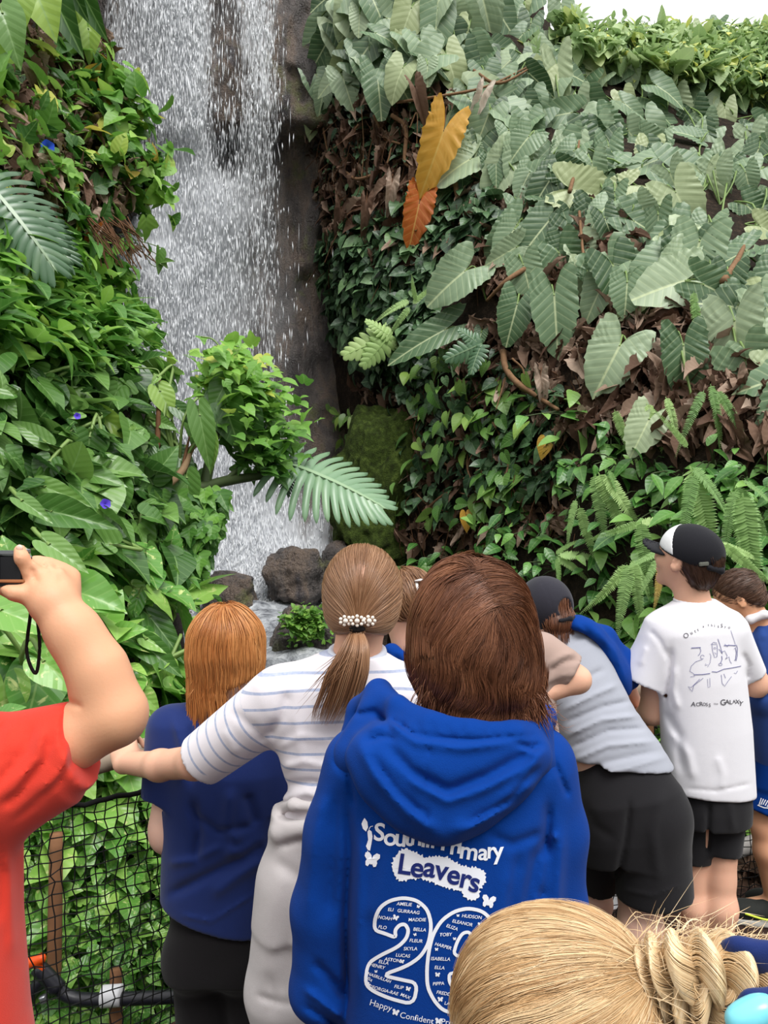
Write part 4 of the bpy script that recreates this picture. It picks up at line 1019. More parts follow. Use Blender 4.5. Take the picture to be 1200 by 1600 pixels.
for k in range(220):
    t = rg.random(); x = 250 + rg.random() * 110 * (1 - 0.4 * t); y = 770 + 150 * t + rg.normal() * 12
    if x > 300 + 60 * (1 - t): continue
    put_leaves(g, T_TRI, P(x, y, 4.3 + 0.3 * rg.random() - 0.4 * t)[None], np.array([[0.4 * rg.normal() + 0.2, -0.5, -0.6]]), np.array([[0.2 * rg.normal(), -0.8, 0.7]]), rg.uniform(0.07, 0.13), rg.uniform(0.05, 0.7), 1.0, rg)
tag(g.build('creeper', M_VINE), 'trailing three-lobed creeper hanging under the branch', 'creeper', kind='stuff')
leafy_plant('sprig', [(250, 405, 262, 418, 0.8, 0.8, 0.0), (250, 405, 248, 428, 0.7, 0.6, 0.0), (254, 408, 272, 406, 0.7, 0.6, 0.0)], Bank([100, 400], [300, 600], [[6.4, 6.4], [6.4, 6.4]], 0), T_HEART, M_HEART, 'lone leafy sprig hanging in front of the falling water', root=lambda: LB.pos(138, 372), stalk_r=0.004, seed=430)
# dry twigs hanging at the lip of the left bank
ps = []
for k in range(40):
    x, y = rg.uniform(150, 215), rg.uniform(335, 375); d = float(LB.depth(x - 62, y)) - 0.25; L = rg.uniform(20, 75)
    ps.append(curve_pts([P(x - 15, y, d), P(x, y + L * 0.4, d - 0.05), P(x + rg.uniform(5, 30), y + L, d - 0.05)], 8))
V, F, sid, t = tube_geo(np.array(ps), 0.0045, 3)
tag(mesh_obj('dry_stems', V, F, M_TWIG), 'dry stems dangling from the lip of the left bank', 'stems', kind='stuff')
# ------------------------------------------------------------------ rocks and water
def boulder(px, py, d, rx, ry, label, mat, seed, ryy=None, sub=6, rough=1.0):
    V, F = ico(sub)
    s = d / 1200
    r = np.array([rx * s, (ryy or rx) * s, ry * s])
    n = fbm(V * 1.0, 0.55, 4, seed); V2 = V * (1 + 0.15 * n * rough + 0.05 * rough * fbm(V, 2.6, 4, seed + 2, 0.6))[:, None]
    V2 = np.sign(V2) * np.abs(V2) ** 0.86
    c = P(px, py, d)
    o = mesh_obj('boulder', V2 * r + c, F, mat)
    return tag(o, label, 'rock')
M_BOULD = rock_material('boulder_stone')
boulder(466, 905, 7.9, 50, 50, 'large wet boulder in the stream behind the ponytail', M_BOULD, 1)
boulder(362, 935, 7.7, 42, 40, 'rounded rock under the rushing white water', M_ROCK, 2)
boulder(300, 975, 7.9, 42, 26, 'dark rock at the left foot of the falls', M_ROCK, 3)
boulder(492, 1005, 6.6, 66, 52, 'mossy boulder in front of the stream, behind the striped shoulder', M_ROCK, 4)
boulder(598, 805, 8.2, 72, 128, 'tall moss-covered rock right of the falls', M_MOSS, 5, 60, rough=1.7)
boulder(530, 905, 8.0, 35, 60, 'dark rock between boulder and moss', M_ROCK, 6)
# moss tufts on the front boulder
g = Geo()
for k in range(500):
    x, y = rg.normal(478, 16), rg.normal(976, 12)
    put_leaves(g, T_SMALL, P(x, y, 6.12 + rg.random() * 0.1)[None], rg.normal(size=(1, 3)) + np.array([[0, -0.3, 0.5]]), np.array([[0, -0.5, 1.0]]), rg.uniform(0.03, 0.06), rg.uniform(0.4, 0.9), 1.0, rg)
tag(g.build('moss', M_VINE), 'bright green moss tuft on the front boulder', 'moss', kind='stuff')

def dens(px, py):
    px = np.asarray(px, float); py = np.asarray(py, float)
    def col(xs, ws, am):
        ys = [-100, 0, 150, 300, 420, 600, 760, 860, 1000]
        x = np.interp(py, ys, xs); w = np.interp(py, ys, ws); a = np.interp(py, ys, am)
        return a * np.exp(-((px - x) / w) ** 2)
    d = col([250, 252, 262, 268, 250, 268, 330, 340, 345], [46, 48, 58, 64, 62, 48, 48, 52, 60], [1.0, 1.0, 0.85, 0.75, 0.85, 0.95, 1.0, 1.0, 1.0])
    d += col([300, 300, 305, 320, 320, 330, 380, 400, 420], [22, 24, 34, 40, 50, 50, 40, 40, 40], [0.75, 0.75, 0.55, 0.6, 0.5, 0.35, 0.5, 0.55, 0.4])
    d += col([398, 398, 402, 385, 390, 400, 440, 450, 460], [32, 32, 34, 44, 64, 60, 34, 40, 40], [0.62, 0.62, 0.55, 0.42, 0.25, 0.15, 0.45, 0.3, 0.2])
    d += col([190, 190, 190, 210, 200, 230, 300, 300, 300], [34, 34, 34, 30, 30, 30, 30, 30, 30], [0.32, 0.32, 0.34, 0.3, 0.6, 0.5, 0.3, 0.3, 0.6])
    d += 0.9 * np.exp(-(((px - 228) / 26) ** 2 + ((py - 405) / 38) ** 2))
    d += np.clip((py - 780) / 100, 0, 1) * 0.32 * np.exp(-((px - 400) / 120) ** 2)
    d += 0.45 * np.exp(-(((px - 470) / 50) ** 2 + ((py - 862) / 14) ** 2)) + 0.5 * np.exp(-(((px - 500) / 14) ** 2 + ((py - 820) / 50) ** 2)) * (py > 740)
    hole = 0.75 * np.exp(-(((px - 350) / 32) ** 2 + ((py - 150) / 85) ** 2)) + 0.5 * np.exp(-(((px - 350) / 34) ** 2 + ((py - 255) / 26) ** 2)) + 0.5 * np.exp(-(((px - 468) / 34) ** 2 + ((py - 905) / 30) ** 2))
    return np.clip(d * (1 - np.clip(hole, 0, 1)), 0, 1.4)
def water_mat(name, sx, sz, lo, hi, amax, col=(0.93, 0.95, 0.98, 1), soft=False):
    m, nt, out = new_mat(name)
    luv = attr(nt, 'luv', 'Vector'); dn = attr(nt, 'dens')
    mp = N(nt, 'ShaderNodeMapping'); mp.inputs['Scale'].default_value = (sx, sz, 1)
    nt.links.new(luv, mp.inputs['Vector'])
    n = noise_node(nt, 1.0, 5, 0.62, vec=mp.outputs[0], dist=0.35)
    f = math_(nt, 'ADD', n, math_(nt, 'MULTIPLY', math_(nt, 'SUBTRACT', dn, 0.7), 0.30))
    mr = N(nt, 'ShaderNodeMapRange'); mr.inputs[1].default_value = lo; mr.inputs[2].default_value = hi; mr.inputs[3].default_value = 0; mr.inputs[4].default_value = amax
    nt.links.new(f, mr.inputs[0])
    edge = N(nt, 'ShaderNodeMapRange'); edge.inputs[1].default_value = 0.04; edge.inputs[2].default_value = 0.5
    nt.links.new(dn, edge.inputs[0])
    a = math_(nt, 'MULTIPLY', mr.outputs[0], edge.outputs[0])
    tr = N(nt, 'ShaderNodeBsdfTransparent')
    p = N(nt, 'ShaderNodeBsdfPrincipled'); p.inputs['Base Color'].default_value = col; p.inputs['Roughness'].default_value = 0.35
    tl = N(nt, 'ShaderNodeBsdfTranslucent'); tl.inputs[0].default_value = col
    m1 = N(nt, 'ShaderNodeMixShader'); m1.inputs[0].default_value = 0.4
    nt.links.new(p.outputs[0], m1.inputs[1]); nt.links.new(tl.outputs[0], m1.inputs[2])
    m2 = N(nt, 'ShaderNodeMixShader'); nt.links.new(a, m2.inputs[0])
    nt.links.new(tr.outputs[0], m2.inputs[1]); nt.links.new(m1.outputs[0], m2.inputs[2])
    nt.links.new(m2.outputs[0], out.inputs[0])
    return m
wf = tag(empty('waterfall', P(330, 985, 8.2)), 'tall waterfall of white streaks falling down the dark rock face', 'waterfall')
def water_off(px, py): return np.interp(py, [-200, 180, 300, 700, 900, 1100], [0.42, 0.5, 0.62, 0.5, 0.35, 0.25])
def sheet(name, off, mat, seed, x0=140, x1=545, y0=-140, y1=1000):
    X, Y = np.meshgrid(np.arange(x0, x1 + 1, 9.0), np.arange(y0, y1 + 1, 9.0))
    d = face_depth(X, Y)
    # smooth: falling water does not follow every bump
    k = np.ones(9) / 9
    for _ in range(2):
        d = np.apply_along_axis(lambda c: np.convolve(np.pad(c, 4, 'edge'), k, 'valid'), 0, d)
        d = np.apply_along_axis(lambda c: np.convolve(np.pad(c, 4, 'edge'), k, 'valid'), 1, d)
    d = d - off * water_off(X, Y) - 0.05 + 0.04 * noise3(PV(X, Y, d), 1.3, seed)
    V = PV(X, Y, d).reshape(-1, 3); idx = np.arange(X.size).reshape(X.shape)
    F = np.stack([idx[:-1, :-1], idx[1:, :-1], idx[1:, 1:], idx[:-1, 1:]], -1).reshape(-1, 4)
    luv = np.column_stack([V[:, 0] + 3.1 * seed, V[:, 2] + 1.7 * seed, np.zeros(len(V))])
    o = mesh_obj(name, V, F, mat, wf, attrs={'luv': luv, 'dens': (dens(X, Y) * (np.clip((Y - 160) / 160, 0, 1) if name == 'mist' else 1)).ravel()})
    o['kind'] = 'stuff'
    return o
sheet('water_sheet', 0.35, water_mat('falling_water', 18, 1.3, 0.34, 0.62, 0.95), 1)
sheet('water_sheet', 0.75, water_mat('falling_water_front', 34, 2.2, 0.42, 0.60, 0.95), 2)
sheet('mist', 1.15, water_mat('water_mist', 1.8, 0.8, 0.12, 0.62, 0.72, (0.86, 0.88, 0.92, 1)), 3)
# separate drops and ribbons of falling water
n = 150000
q = np.column_stack([rg.uniform(150, 535, n), rg.uniform(-120, 1000, n)])
q = q[rg.random(n) < np.clip(dens(q[:, 0], q[:, 1]), 0, 1.1) ** 1.7 * 0.8 + 0.05 * (q[:, 0] > 160) * (q[:, 0] < 430)]
n = len(q)
d = np.interp(q[:, 1], [-400, 190, 225, 600, 780, 860, 960, 1040], [9.45, 9.3, 9.6, 9.5, 9.25, 8.8, 8.2, 7.9]) - water_off(q[:, 0], q[:, 1]) * rg.uniform(0.2, 1.3, n) - 0.1
d = d - 0.45 * np.clip((q[:, 1] - 380) / 30, 0, 1) * np.exp(-((q[:, 0] - 205) / 70) ** 2)
c = PV(q[:, 0], q[:, 1], d)
L = rg.gamma(2.2, 0.020, n) + 0.012; W = rg.gamma(2.0, 0.0017, n) + 0.0016
low = np.clip((q[:, 1] - 800) / 150, 0, 1)
L *= 1 - 0.5 * low
ax = unit(np.column_stack([0.05 * rg.normal(size=n) + low * 0.5 * rg.normal(size=n), 0.05 * rg.normal(size=n), -np.ones(n)]))
A = unit(np.cross(ax, [0, 1, 0])); B = np.cross(ax, A)
V = np.stack([c - ax * L[:, None], c + ax * L[:, None], c + A * W[:, None], c - A * W[:, None], c + B * W[:, None], c - B * W[:, None]], 1).reshape(-1, 3)
f = np.array([[0, 4, 2], [0, 3, 4], [0, 5, 3], [0, 2, 5], [1, 2, 4], [1, 4, 3], [1, 3, 5], [1, 5, 2]])
F = (f[None] + (np.arange(n) * 6)[:, None, None]).reshape(-1, 3)
m, nt, out = new_mat('water_drops')
p = N(nt, 'ShaderNodeBsdfPrincipled'); p.inputs['Base Color'].default_value = (0.92, 0.94, 0.97, 1); p.inputs['Roughness'].default_value = 0.25
t_ = N(nt, 'ShaderNodeBsdfTransparent'); ms = N(nt, 'ShaderNodeMixShader'); ms.inputs[0].default_value = 0.78
nt.links.new(t_.outputs[0], ms.inputs[1]); nt.links.new(p.outputs[0], ms.inputs[2]); nt.links.new(ms.outputs[0], out.inputs[0])
M_DROP = m
mesh_obj('falling_drops', V, F, M_DROP, wf)['kind'] = 'stuff'
# churned white water at the foot
m, nt, out = new_mat('foam')
v = obj_vec(nt)
nn_ = noise_node(nt, 7, 6, 0.7, vec=v, dist=0.5)
c_ = ramp(nt, nn_, [(0.35, C(92, 96, 104)), (0.52, C(190, 194, 200)), (0.64, C(240, 243, 246))])
principled(nt, out, c_, 0.3, 0.5, bump(nt, nn_, 0.8, 0.08))
M_FOAM = m
fo = grid_patch('stream', lambda X, Y: 0.33 + 0.10 * fbm(np.stack([X, Y, 0 * X], -1), 0.9, 4, 6) + np.clip(Y - 6.6, 0, 2) * 0.12 - np.clip(6.2 - Y, 0, 1.2) * 0.8, np.linspace(-2.7, -0.2, 110), np.linspace(5.2, 8.3, 130), M_FOAM)
tag(fo, 'churning white stream at the foot of the waterfall', 'stream', kind='stuff')
# ------------------------------------------------------------------ soft solids: distance functions meshed with surface nets
def smin(a, b, k):
    if k <= 1e-6: return np.minimum(a, b)
    h = np.clip(0.5 + 0.5 * (b - a) / k, 0, 1)
    return b * (1 - h) + a * h - k * h * (1 - h)
def rot_euler(yaw=0, pitch=0, roll=0):
    cy, sy = math.cos(yaw), math.sin(yaw); cp, sp = math.cos(pitch), math.sin(pitch); cr, sr = math.cos(roll), math.sin(roll)
    Rz = np.array([[cy, -sy, 0], [sy, cy, 0], [0, 0, 1]]); Rx = np.array([[1, 0, 0], [0, cp, -sp], [0, sp, cp]]); Ry = np.array([[cr, 0, sr], [0, 1, 0], [-sr, 0, cr]])
    return Rz @ Rx @ Ry
class Solid:
    """sequence of soft primitives; lengths in metres"""
    def __init__(s): s.pr = []; s.post = []
    def _add(s, fn, lo, hi, k, op): s.pr.append((fn, np.asarray(lo, float), np.asarray(hi, float), k, op)); return s
    def cone(s, a, b, ra, rb, k=0.02, op='+', flat=False, ell=1.0, edir=None):
        a = np.asarray(a, float); b = np.asarray(b, float); ab = b - a; L = np.linalg.norm(ab); u = ab / (L + 1e-9)
        if edir is not None:
            ed = np.asarray(edir, float); ed = unit(ed - (ed @ u) * u)
        def fn(p):
            q = p - a; t = q @ u; tc = np.clip(t / L, 0, 1); r = ra + (rb - ra) * tc
            if edir is not None:                       # flattened section: thickness along edir scaled by ell
                w = q - (tc * L)[..., None] * u; c = w @ ed
                w = w + (c * (1.0 / ell - 1.0))[..., None] * ed
                d = np.sqrt((w ** 2).sum(-1)) - r
            elif flat:
                tt = np.maximum(t, 0) if op == '+' else t
                w = q - tt[..., None] * u; d = np.sqrt((w ** 2).sum(-1)) - r
                d = np.maximum(d, t - L)
                if op != '+': d = np.maximum(d, -t)
            else:
                w = q - (tc * L)[..., None] * u; d = np.sqrt((w ** 2).sum(-1)) - r
            return d
        R = max(ra, rb) * max(1, ell)
        return s._add(fn, np.minimum(a, b) - R, np.maximum(a, b) + R, k, op)
    def chain(s, pts, rs, k=0.02, op='+', **kw):
        for i in range(len(pts) - 1): s.cone(pts[i], pts[i + 1], rs[i], rs[i + 1], k, op, **kw)
        return s
    def ell(s, c, r, R=None, k=0.02, op='+'):
        c = np.asarray(c, float); r = np.asarray(r, float); M = np.eye(3) if R is None else np.asarray(R, float)
        def fn(p):
            q = (p - c) @ M; k0 = np.sqrt(((q / r) ** 2).sum(-1)); k1 = np.sqrt(((q / r ** 2) ** 2).sum(-1))
            return k0 * (k0 - 1) / (k1 + 1e-9)
        e = np.abs(M) @ r
        return s._add(fn, c - e, c + e, k, op)
    def loft(s, secs, k=0.02, op='+', n=2.2, side=(1, 0, 0), cap=0.0):
        """secs: (centre, rx, ry) ; rx along 'side' (perpendicular to the axis), ry along the other"""
        cs = np.array([np.asarray(q[0], float) for q in secs]); rx = np.array([q[1] for q in secs], float); ry = np.array([q[2] for q in secs], float)
        ax = unit(cs[-1] - cs[0]); ts = (cs - cs[0]) @ ax; Lt = ts[-1]
        sd = np.asarray(side, float); sd = unit(sd - (sd @ ax) * ax); fw = np.cross(ax, sd)
        def fn(p):
            t = (p - cs[0]) @ ax; tc = np.clip(t, 0, Lt)
            c = np.stack([np.interp(tc, ts, cs[:, i]) for i in range(3)], -1)
            a = np.interp(tc, ts, rx); b = np.interp(tc, ts, ry)
            w = p - c; u = np.abs(w @ sd) / a; v = np.abs(w @ fw) / b
            g = (u ** n + v ** n) ** (1.0 / n)
            d = (g - 1) * np.minimum(a, b)
            over = np.maximum(-t, t - Lt)
            if cap > 0:
                return np.where(over > 0, np.sqrt(np.maximum(d + cap, 0) ** 2 + over ** 2) - cap, d)
            return np.maximum(d, over)
        R = max(rx.max(), ry.max())
        return s._add(fn, cs.min(0) - R, cs.max(0) + R, k, op)
    def cut(s, p, nrm, k=0.004):
        """removes everything on the nrm side of the plane through p"""
        p = np.asarray(p, float); nrm = unit(nrm)
        s.pr.append((lambda q: (q - p) @ nrm, None, None, k, 'cut')); return s
    def warp(s, fn): s.post.append(fn); return s           # fn(P) -> amount added to the surface along its normal
    def bounds(s):
        lo = np.min([q[1] for q in s.pr if q[4] == '+'], 0); hi = np.max([q[2] for q in s.pr if q[4] == '+'], 0); return lo, hi
    def ev(s, p):
        p = np.asarray(p, float); F = np.full(p.shape[:-1], 10.0)
        for fn, lo, hi, k, op in s.pr:
            d = fn(p)
            if op == '+': F = smin(F, d, k)
            elif op == '-': F = -smin(-F, d, k)
            else: F = -smin(-F, -d, k)
        for w in s.post: F = F - w(p)
        return F
    def grad(s, p, e=0.002):
        g = np.stack([s.ev(p + np.eye(3)[i] * e) - s.ev(p - np.eye(3)[i] * e) for i in range(3)], -1)
        return unit(g)
    def mesh(s, h=0.006, relax=2):
        lo, hi = s.bounds(); lo = lo - 0.03; hi = hi + 0.03
        n = np.ceil((hi - lo) / h).astype(int) + 1
        gx = [lo[i] + h * np.arange(n[i]) for i in range(3)]
        F = np.full(tuple(n), 1.0, np.float32)
        for fn, l, u, k, op in s.pr:
            if op == 'cut':
                X = np.stack(np.meshgrid(*gx, indexing='ij'), -1); d = fn(X).astype(np.float32); F = -smin(-F, -d, k); continue
            pad = k + 4 * h
            i0 = np.clip(np.floor((l - pad - lo) / h).astype(int), 0, n - 1); i1 = np.clip(np.ceil((u + pad - lo) / h).astype(int) + 1, 1, n)
            if (i1 <= i0).any(): continue
            sl = tuple(slice(a, b) for a, b in zip(i0, i1))
            X = np.stack(np.meshgrid(*[g[q] for g, q in zip(gx, sl)], indexing='ij'), -1)
            d = fn(X).astype(np.float32)
            F[sl] = smin(F[sl], d, k) if op == '+' else -smin(-F[sl], d, k)
        if s.post:
            near = np.abs(F) < 0.06
            I = np.argwhere(near); X = lo + I * h; a = 0
            for w in s.post: a = a + w(X)
            F[near] -= a
        return surface_nets(F, lo, h, relax)
def surface_nets(F, lo, h, relax=2):
    S = F < 0; n = np.array(F.shape)
    # active cells
    c = np.zeros(tuple(n - 1), np.int8)
    for i in (0, 1):
        for j in (0, 1):
            for k in (0, 1): c += S[i:n[0] - 1 + i, j:n[1] - 1 + j, k:n[2] - 1 + k]
    act = (c > 0) & (c < 8); I = np.argwhere(act); m = len(I)
    idx = np.full(act.shape, -1, np.int64); idx[act] = np.arange(m)
    corner = np.array([(i, j, k) for i in (0, 1) for j in (0, 1) for k in (0, 1)])
    val = np.stack([F[tuple((I + o).T)] for o in corner], 1)
    acc = np.zeros((m, 3)); cnt = np.zeros(m)
    for a in range(8):
        for b in range(a + 1, 8):
            if np.abs(corner[a] - corner[b]).sum() != 1: continue
            va, vb = val[:, a], val[:, b]; x = (va < 0) != (vb < 0)
            t = np.where(x, va / np.where(x, va - vb, 1), 0)
            acc += np.where(x[:, None], corner[a] + t[:, None] * (corner[b] - corner[a]), 0); cnt += x
    V = (I + acc / np.maximum(cnt, 1)[:, None]) * h + lo
    Q = []
    for ax in range(3):
        o1, o2 = [(1, 2), (2, 0), (0, 1)][ax]
        sl0 = [slice(None)] * 3; sl1 = [slice(None)] * 3; sl0[ax] = slice(0, -1); sl1[ax] = slice(1, None)
        A = S[tuple(sl0)]; B = S[tuple(sl1)]; X = np.argwhere(A != B)
        X = X[(X[:, o1] > 0) & (X[:, o2] > 0) & (X[:, o1] < n[o1] - 1) & (X[:, o2] < n[o2] - 1)]
        e1 = np.zeros(3, int); e1[o1] = 1; e2 = np.zeros(3, int); e2[o2] = 1
        q = np.stack([idx[tuple((X - e1 - e2).T)], idx[tuple((X - e2).T)], idx[tuple(X.T)], idx[tuple((X - e1).T)]], 1)
        flip = ~A[tuple(X.T)]
        q[flip] = q[flip][:, ::-1]
        Q.append(q)
    Q = np.vstack(Q); Q = Q[(Q >= 0).all(1)]
    for _ in range(relax):
        s = np.zeros_like(V); k = np.zeros(len(V))
        for i in range(4):
            np.add.at(s, Q[:, i], V[Q[:, (i + 1) % 4]]); np.add.at(k, Q[:, i], 1)
            np.add.at(s, Q[:, i], V[Q[:, (i - 1) % 4]]); np.add.at(k, Q[:, i], 1)
        V = 0.5 * V + 0.5 * s / np.maximum(k, 1)[:, None]
    return V, Q

def solid_obj(name, S, mat, parent, h=0.006, relax=2, attrs=None):
    V, Q = S.mesh(h, relax)
    at = attrs(V) if attrs else None
    return mesh_obj(name, V, Q, mat, parent, True, at)
def bvh_of(objs):
    V = []; F = []; n = 0
    for o in objs:
        w = world_loc(o)
        V += [tuple(np.array(v.co) + w) for v in o.data.vertices]
        F += [tuple(i + n for i in p.vertices) for p in o.data.polygons]; n = len(V)
    return BVHTree.FromPolygons(V, F)
# folds given by lines as they run over the cloth (pixel positions are turned into directions from the viewpoint)
def px_of(p):
    return 600 + 1200 * p[..., 0] / p[..., 1], 800 - 1200 * (p[..., 2] - CAMZ) / p[..., 1]
def folds(lines, gain=1.0):
    """lines: (list of (px,py), width_px, height_m) -> warp function: ridges (+) and valleys (-)"""
    def fn(p):
        x, y = px_of(p); a = np.zeros(x.shape)
        for pts, w, hgt in lines:
            pts = np.asarray(pts, float); best = np.full(x.shape, 1e9); tb = np.zeros(x.shape); L = 0
            for i in range(len(pts) - 1):
                u = pts[i + 1] - pts[i]; l2 = (u ** 2).sum()
                t = np.clip(((x - pts[i, 0]) * u[0] + (y - pts[i, 1]) * u[1]) / l2, 0, 1)
                dd = (x - pts[i, 0] - t * u[0]) ** 2 + (y - pts[i, 1] - t * u[1]) ** 2
                m = dd < best; best = np.where(m, dd, best); tb = np.where(m, (i + t) / (len(pts) - 1), tb)
            a = a + gain * hgt * np.exp(-best / w ** 2) * np.clip(np.minimum(tb, 1 - tb) * 6 + 0.15, 0, 1)
        return a
    return fn
def ripples(freq, amp, stretch=(1, 1, 1), seed=0):
    st = np.asarray(stretch, float)
    return lambda p: amp * noise3(p * st, freq, seed)

# ------------------------------------------------------------------ people: heads, hands, limbs
class Frame:
    def __init__(s, c, yaw=0, pitch=0, roll=0, H=0.2): s.c = np.asarray(c, float); s.R = rot_euler(yaw, pitch, roll); s.H = H
    def p(s, x, y, z): return s.c + s.H * (s.R @ np.array([x, y, z], float))
    def v(s, x, y, z): return s.R @ np.array([x, y, z], float)
def add_head(S, f):
    """face looks along the frame's +y; H is the height from chin to crown"""
    H = f.H
    S.ell(f.p(0, -0.03, 0.14), (0.345 * H, 0.43 * H, 0.36 * H), f.R, 0.01)
    S.ell(f.p(0, 0.12, -0.10), (0.285 * H, 0.28 * H, 0.36 * H), f.R, 0.05 * H * 4)
    S.cone(f.p(0, 0.16, -0.28), f.p(0, 0.30, -0.40), 0.17 * H, 0.10 * H, 0.10 * H)
    for sx in (-1, 1):
        S.ell(f.p(0.13 * sx, 0.455, 0.03), (0.085 * H, 0.07 * H, 0.055 * H), f.R, 0.05 * H, '-')
        S.ell(f.p(0.17 * sx, 0.29, -0.10), (0.11 * H, 0.10 * H, 0.10 * H), f.R, 0.08 * H)
        S.cone(f.p(0.05 * sx, 0.40, 0.11), f.p(0.2 * sx, 0.36, 0.11), 0.035 * H, 0.03 * H, 0.05 * H)
        S.cone(f.p(0.035 * sx, 0.44, -0.135), f.p(0.05 * sx, 0.41, -0.135), 0.035 * H, 0.035 * H, 0.03 * H)
        er = f.R @ rot_euler(-0.35 * sx, 0.15, 0)
        S.ell(f.p(0.355 * sx, -0.02, -0.02), (0.035 * H, 0.085 * H, 0.15 * H), er, 0.02 * H)
        S.ell(f.p(0.385 * sx, 0.0, 0.0), (0.02 * H, 0.045 * H, 0.085 * H), er, 0.015 * H, '-')
    S.chain([f.p(0, 0.40, 0.06), f.p(0, 0.47, -0.07), f.p(0, 0.475, -0.13)], [0.035 * H, 0.05 * H, 0.05 * H], 0.03 * H)
    S.ell(f.p(0, 0.405, -0.235), (0.10 * H, 0.045 * H, 0.022 * H), f.R, 0.02 * H)
    S.ell(f.p(0, 0.40, -0.285), (0.085 * H, 0.045 * H, 0.025 * H), f.R, 0.02 * H)
    S.ell(f.p(0, 0.455, -0.262), (0.09 * H, 0.02 * H, 0.006 * H), f.R, 0.01 * H, '-')
    return S
M_EYE = simple('eye_white', C(232, 228, 222), 0.15, 0.6, 0.02)
M_IRIS = simple('iris', C(66, 48, 34), 0.2, 0.6, 0.1)
def add_eyes(f, parent):
    V, F = ico(3)
    for sx in (-1, 1):
        o = mesh_obj('eye', V * 0.06 * f.H + f.p(0.135 * sx, 0.365, 0.03), F, M_EYE, parent)
        mesh_obj('iris', (V * np.array([1, 0.35, 1]) * 0.027 * f.H) @ f.R.T + f.p(0.135 * sx, 0.42, 0.03), F, M_IRIS, o)
def add_neck(S, f, base, r=0.052, k=0.03):
    S.cone(f.p(0, -0.07, -0.18), base, 0.235 * f.H, r * 1.08, k)
def add_hand(S, wrist, fdir, back, L=0.155, thumb=1, curl=(0.5, 0.5, 0.5, 0.5), tcurl=0.4, spread=0.09, wr=0.024, tdir=None, fingers=(1, 1, 1, 1)):
    """wrist point, direction of the fingers, normal of the back of the hand; thumb=+1/-1 picks its side; curl per joint in radians (index..little)"""
    w = np.asarray(wrist, float); f = unit(fdir); n = np.asarray(back, float); n = unit(n - (n @ f) * f); sd = np.cross(f, n) * thumb   # towards the thumb
    pl = L * 0.50
    kn = []
    for i, o in enumerate((0.36, 0.13, -0.11, -0.33)):
        k0 = w + f * pl * (1.0, 1.03, 0.98, 0.90)[i] + sd * L * 0.5 * o * 1.05 + n * L * 0.02
        kn.append(k0)
        S.cone(w + sd * L * 0.16 * o + f * 0.004, k0, wr * 0.78, L * 0.068, 0.014)
    S.ell(w + f * pl * 0.55 - n * L * 0.03, (L * 0.21, L * 0.24, L * 0.085), np.column_stack([sd, f, n]), 0.02)
    tips = []
    for i, k0 in enumerate(kn):
        if not fingers[i]: continue
        fl = L * (0.44, 0.49, 0.45, 0.36)[i]; c = curl[i] if np.ndim(curl[i]) else (curl[i],) * 3
        a = 0; p = k0; d0 = unit(f + sd * spread * (1.5, 0.4, -0.6, -1.6)[i]); r = L * (0.058, 0.060, 0.056, 0.050)[i]
        for j, q in enumerate((0.45, 0.31, 0.24)):
            a += c[j]; d = d0 * math.cos(a) - n * math.sin(a); p2 = p + d * fl * q
            S.cone(p, p2, r * (1, 0.93, 0.86)[j], r * (0.93, 0.86, 0.74)[j], 0.003)
            p = p2
        tips.append(p)
    t0 = w + f * pl * 0.28 + sd * L * 0.15 - n * L * 0.05
    td = unit(f * 0.55 + sd * 0.75 - n * 0.25) if tdir is None else unit(tdir)
    t1 = t0 + td * L * 0.24; td2 = unit(td * math.cos(tcurl) + (f * 0.8 - sd * 0.3 - n * 0.3) * math.sin(tcurl)); t2 = t1 + td2 * L * 0.19
    td3 = unit(td2 * math.cos(tcurl * 0.6) + (f * 0.8 - sd * 0.4 - n * 0.3) * math.sin(tcurl * 0.6)); t3 = t2 + td3 * L * 0.14
    S.chain([t0, t1, t2, t3], [L * 0.10, L * 0.075, L * 0.062, L * 0.05], 0.006)
    return tips
def add_leg(S, hip, knee, ankle, foot=None, k=0.03, r=(0.075, 0.052, 0.046, 0.032)):
    S.cone(hip, knee, r[0], r[1], k)
    mid = np.asarray(knee) * 0.68 + np.asarray(ankle) * 0.32 + np.array([0, -0.008, 0])
    S.cone(knee, mid, r[1] * 0.92, r[2] * 1.08, k); S.cone(mid, ankle, r[2] * 1.08, r[3], k)
    if foot is not None: S.cone(ankle, foot, r[3], 0.028, 0.02)
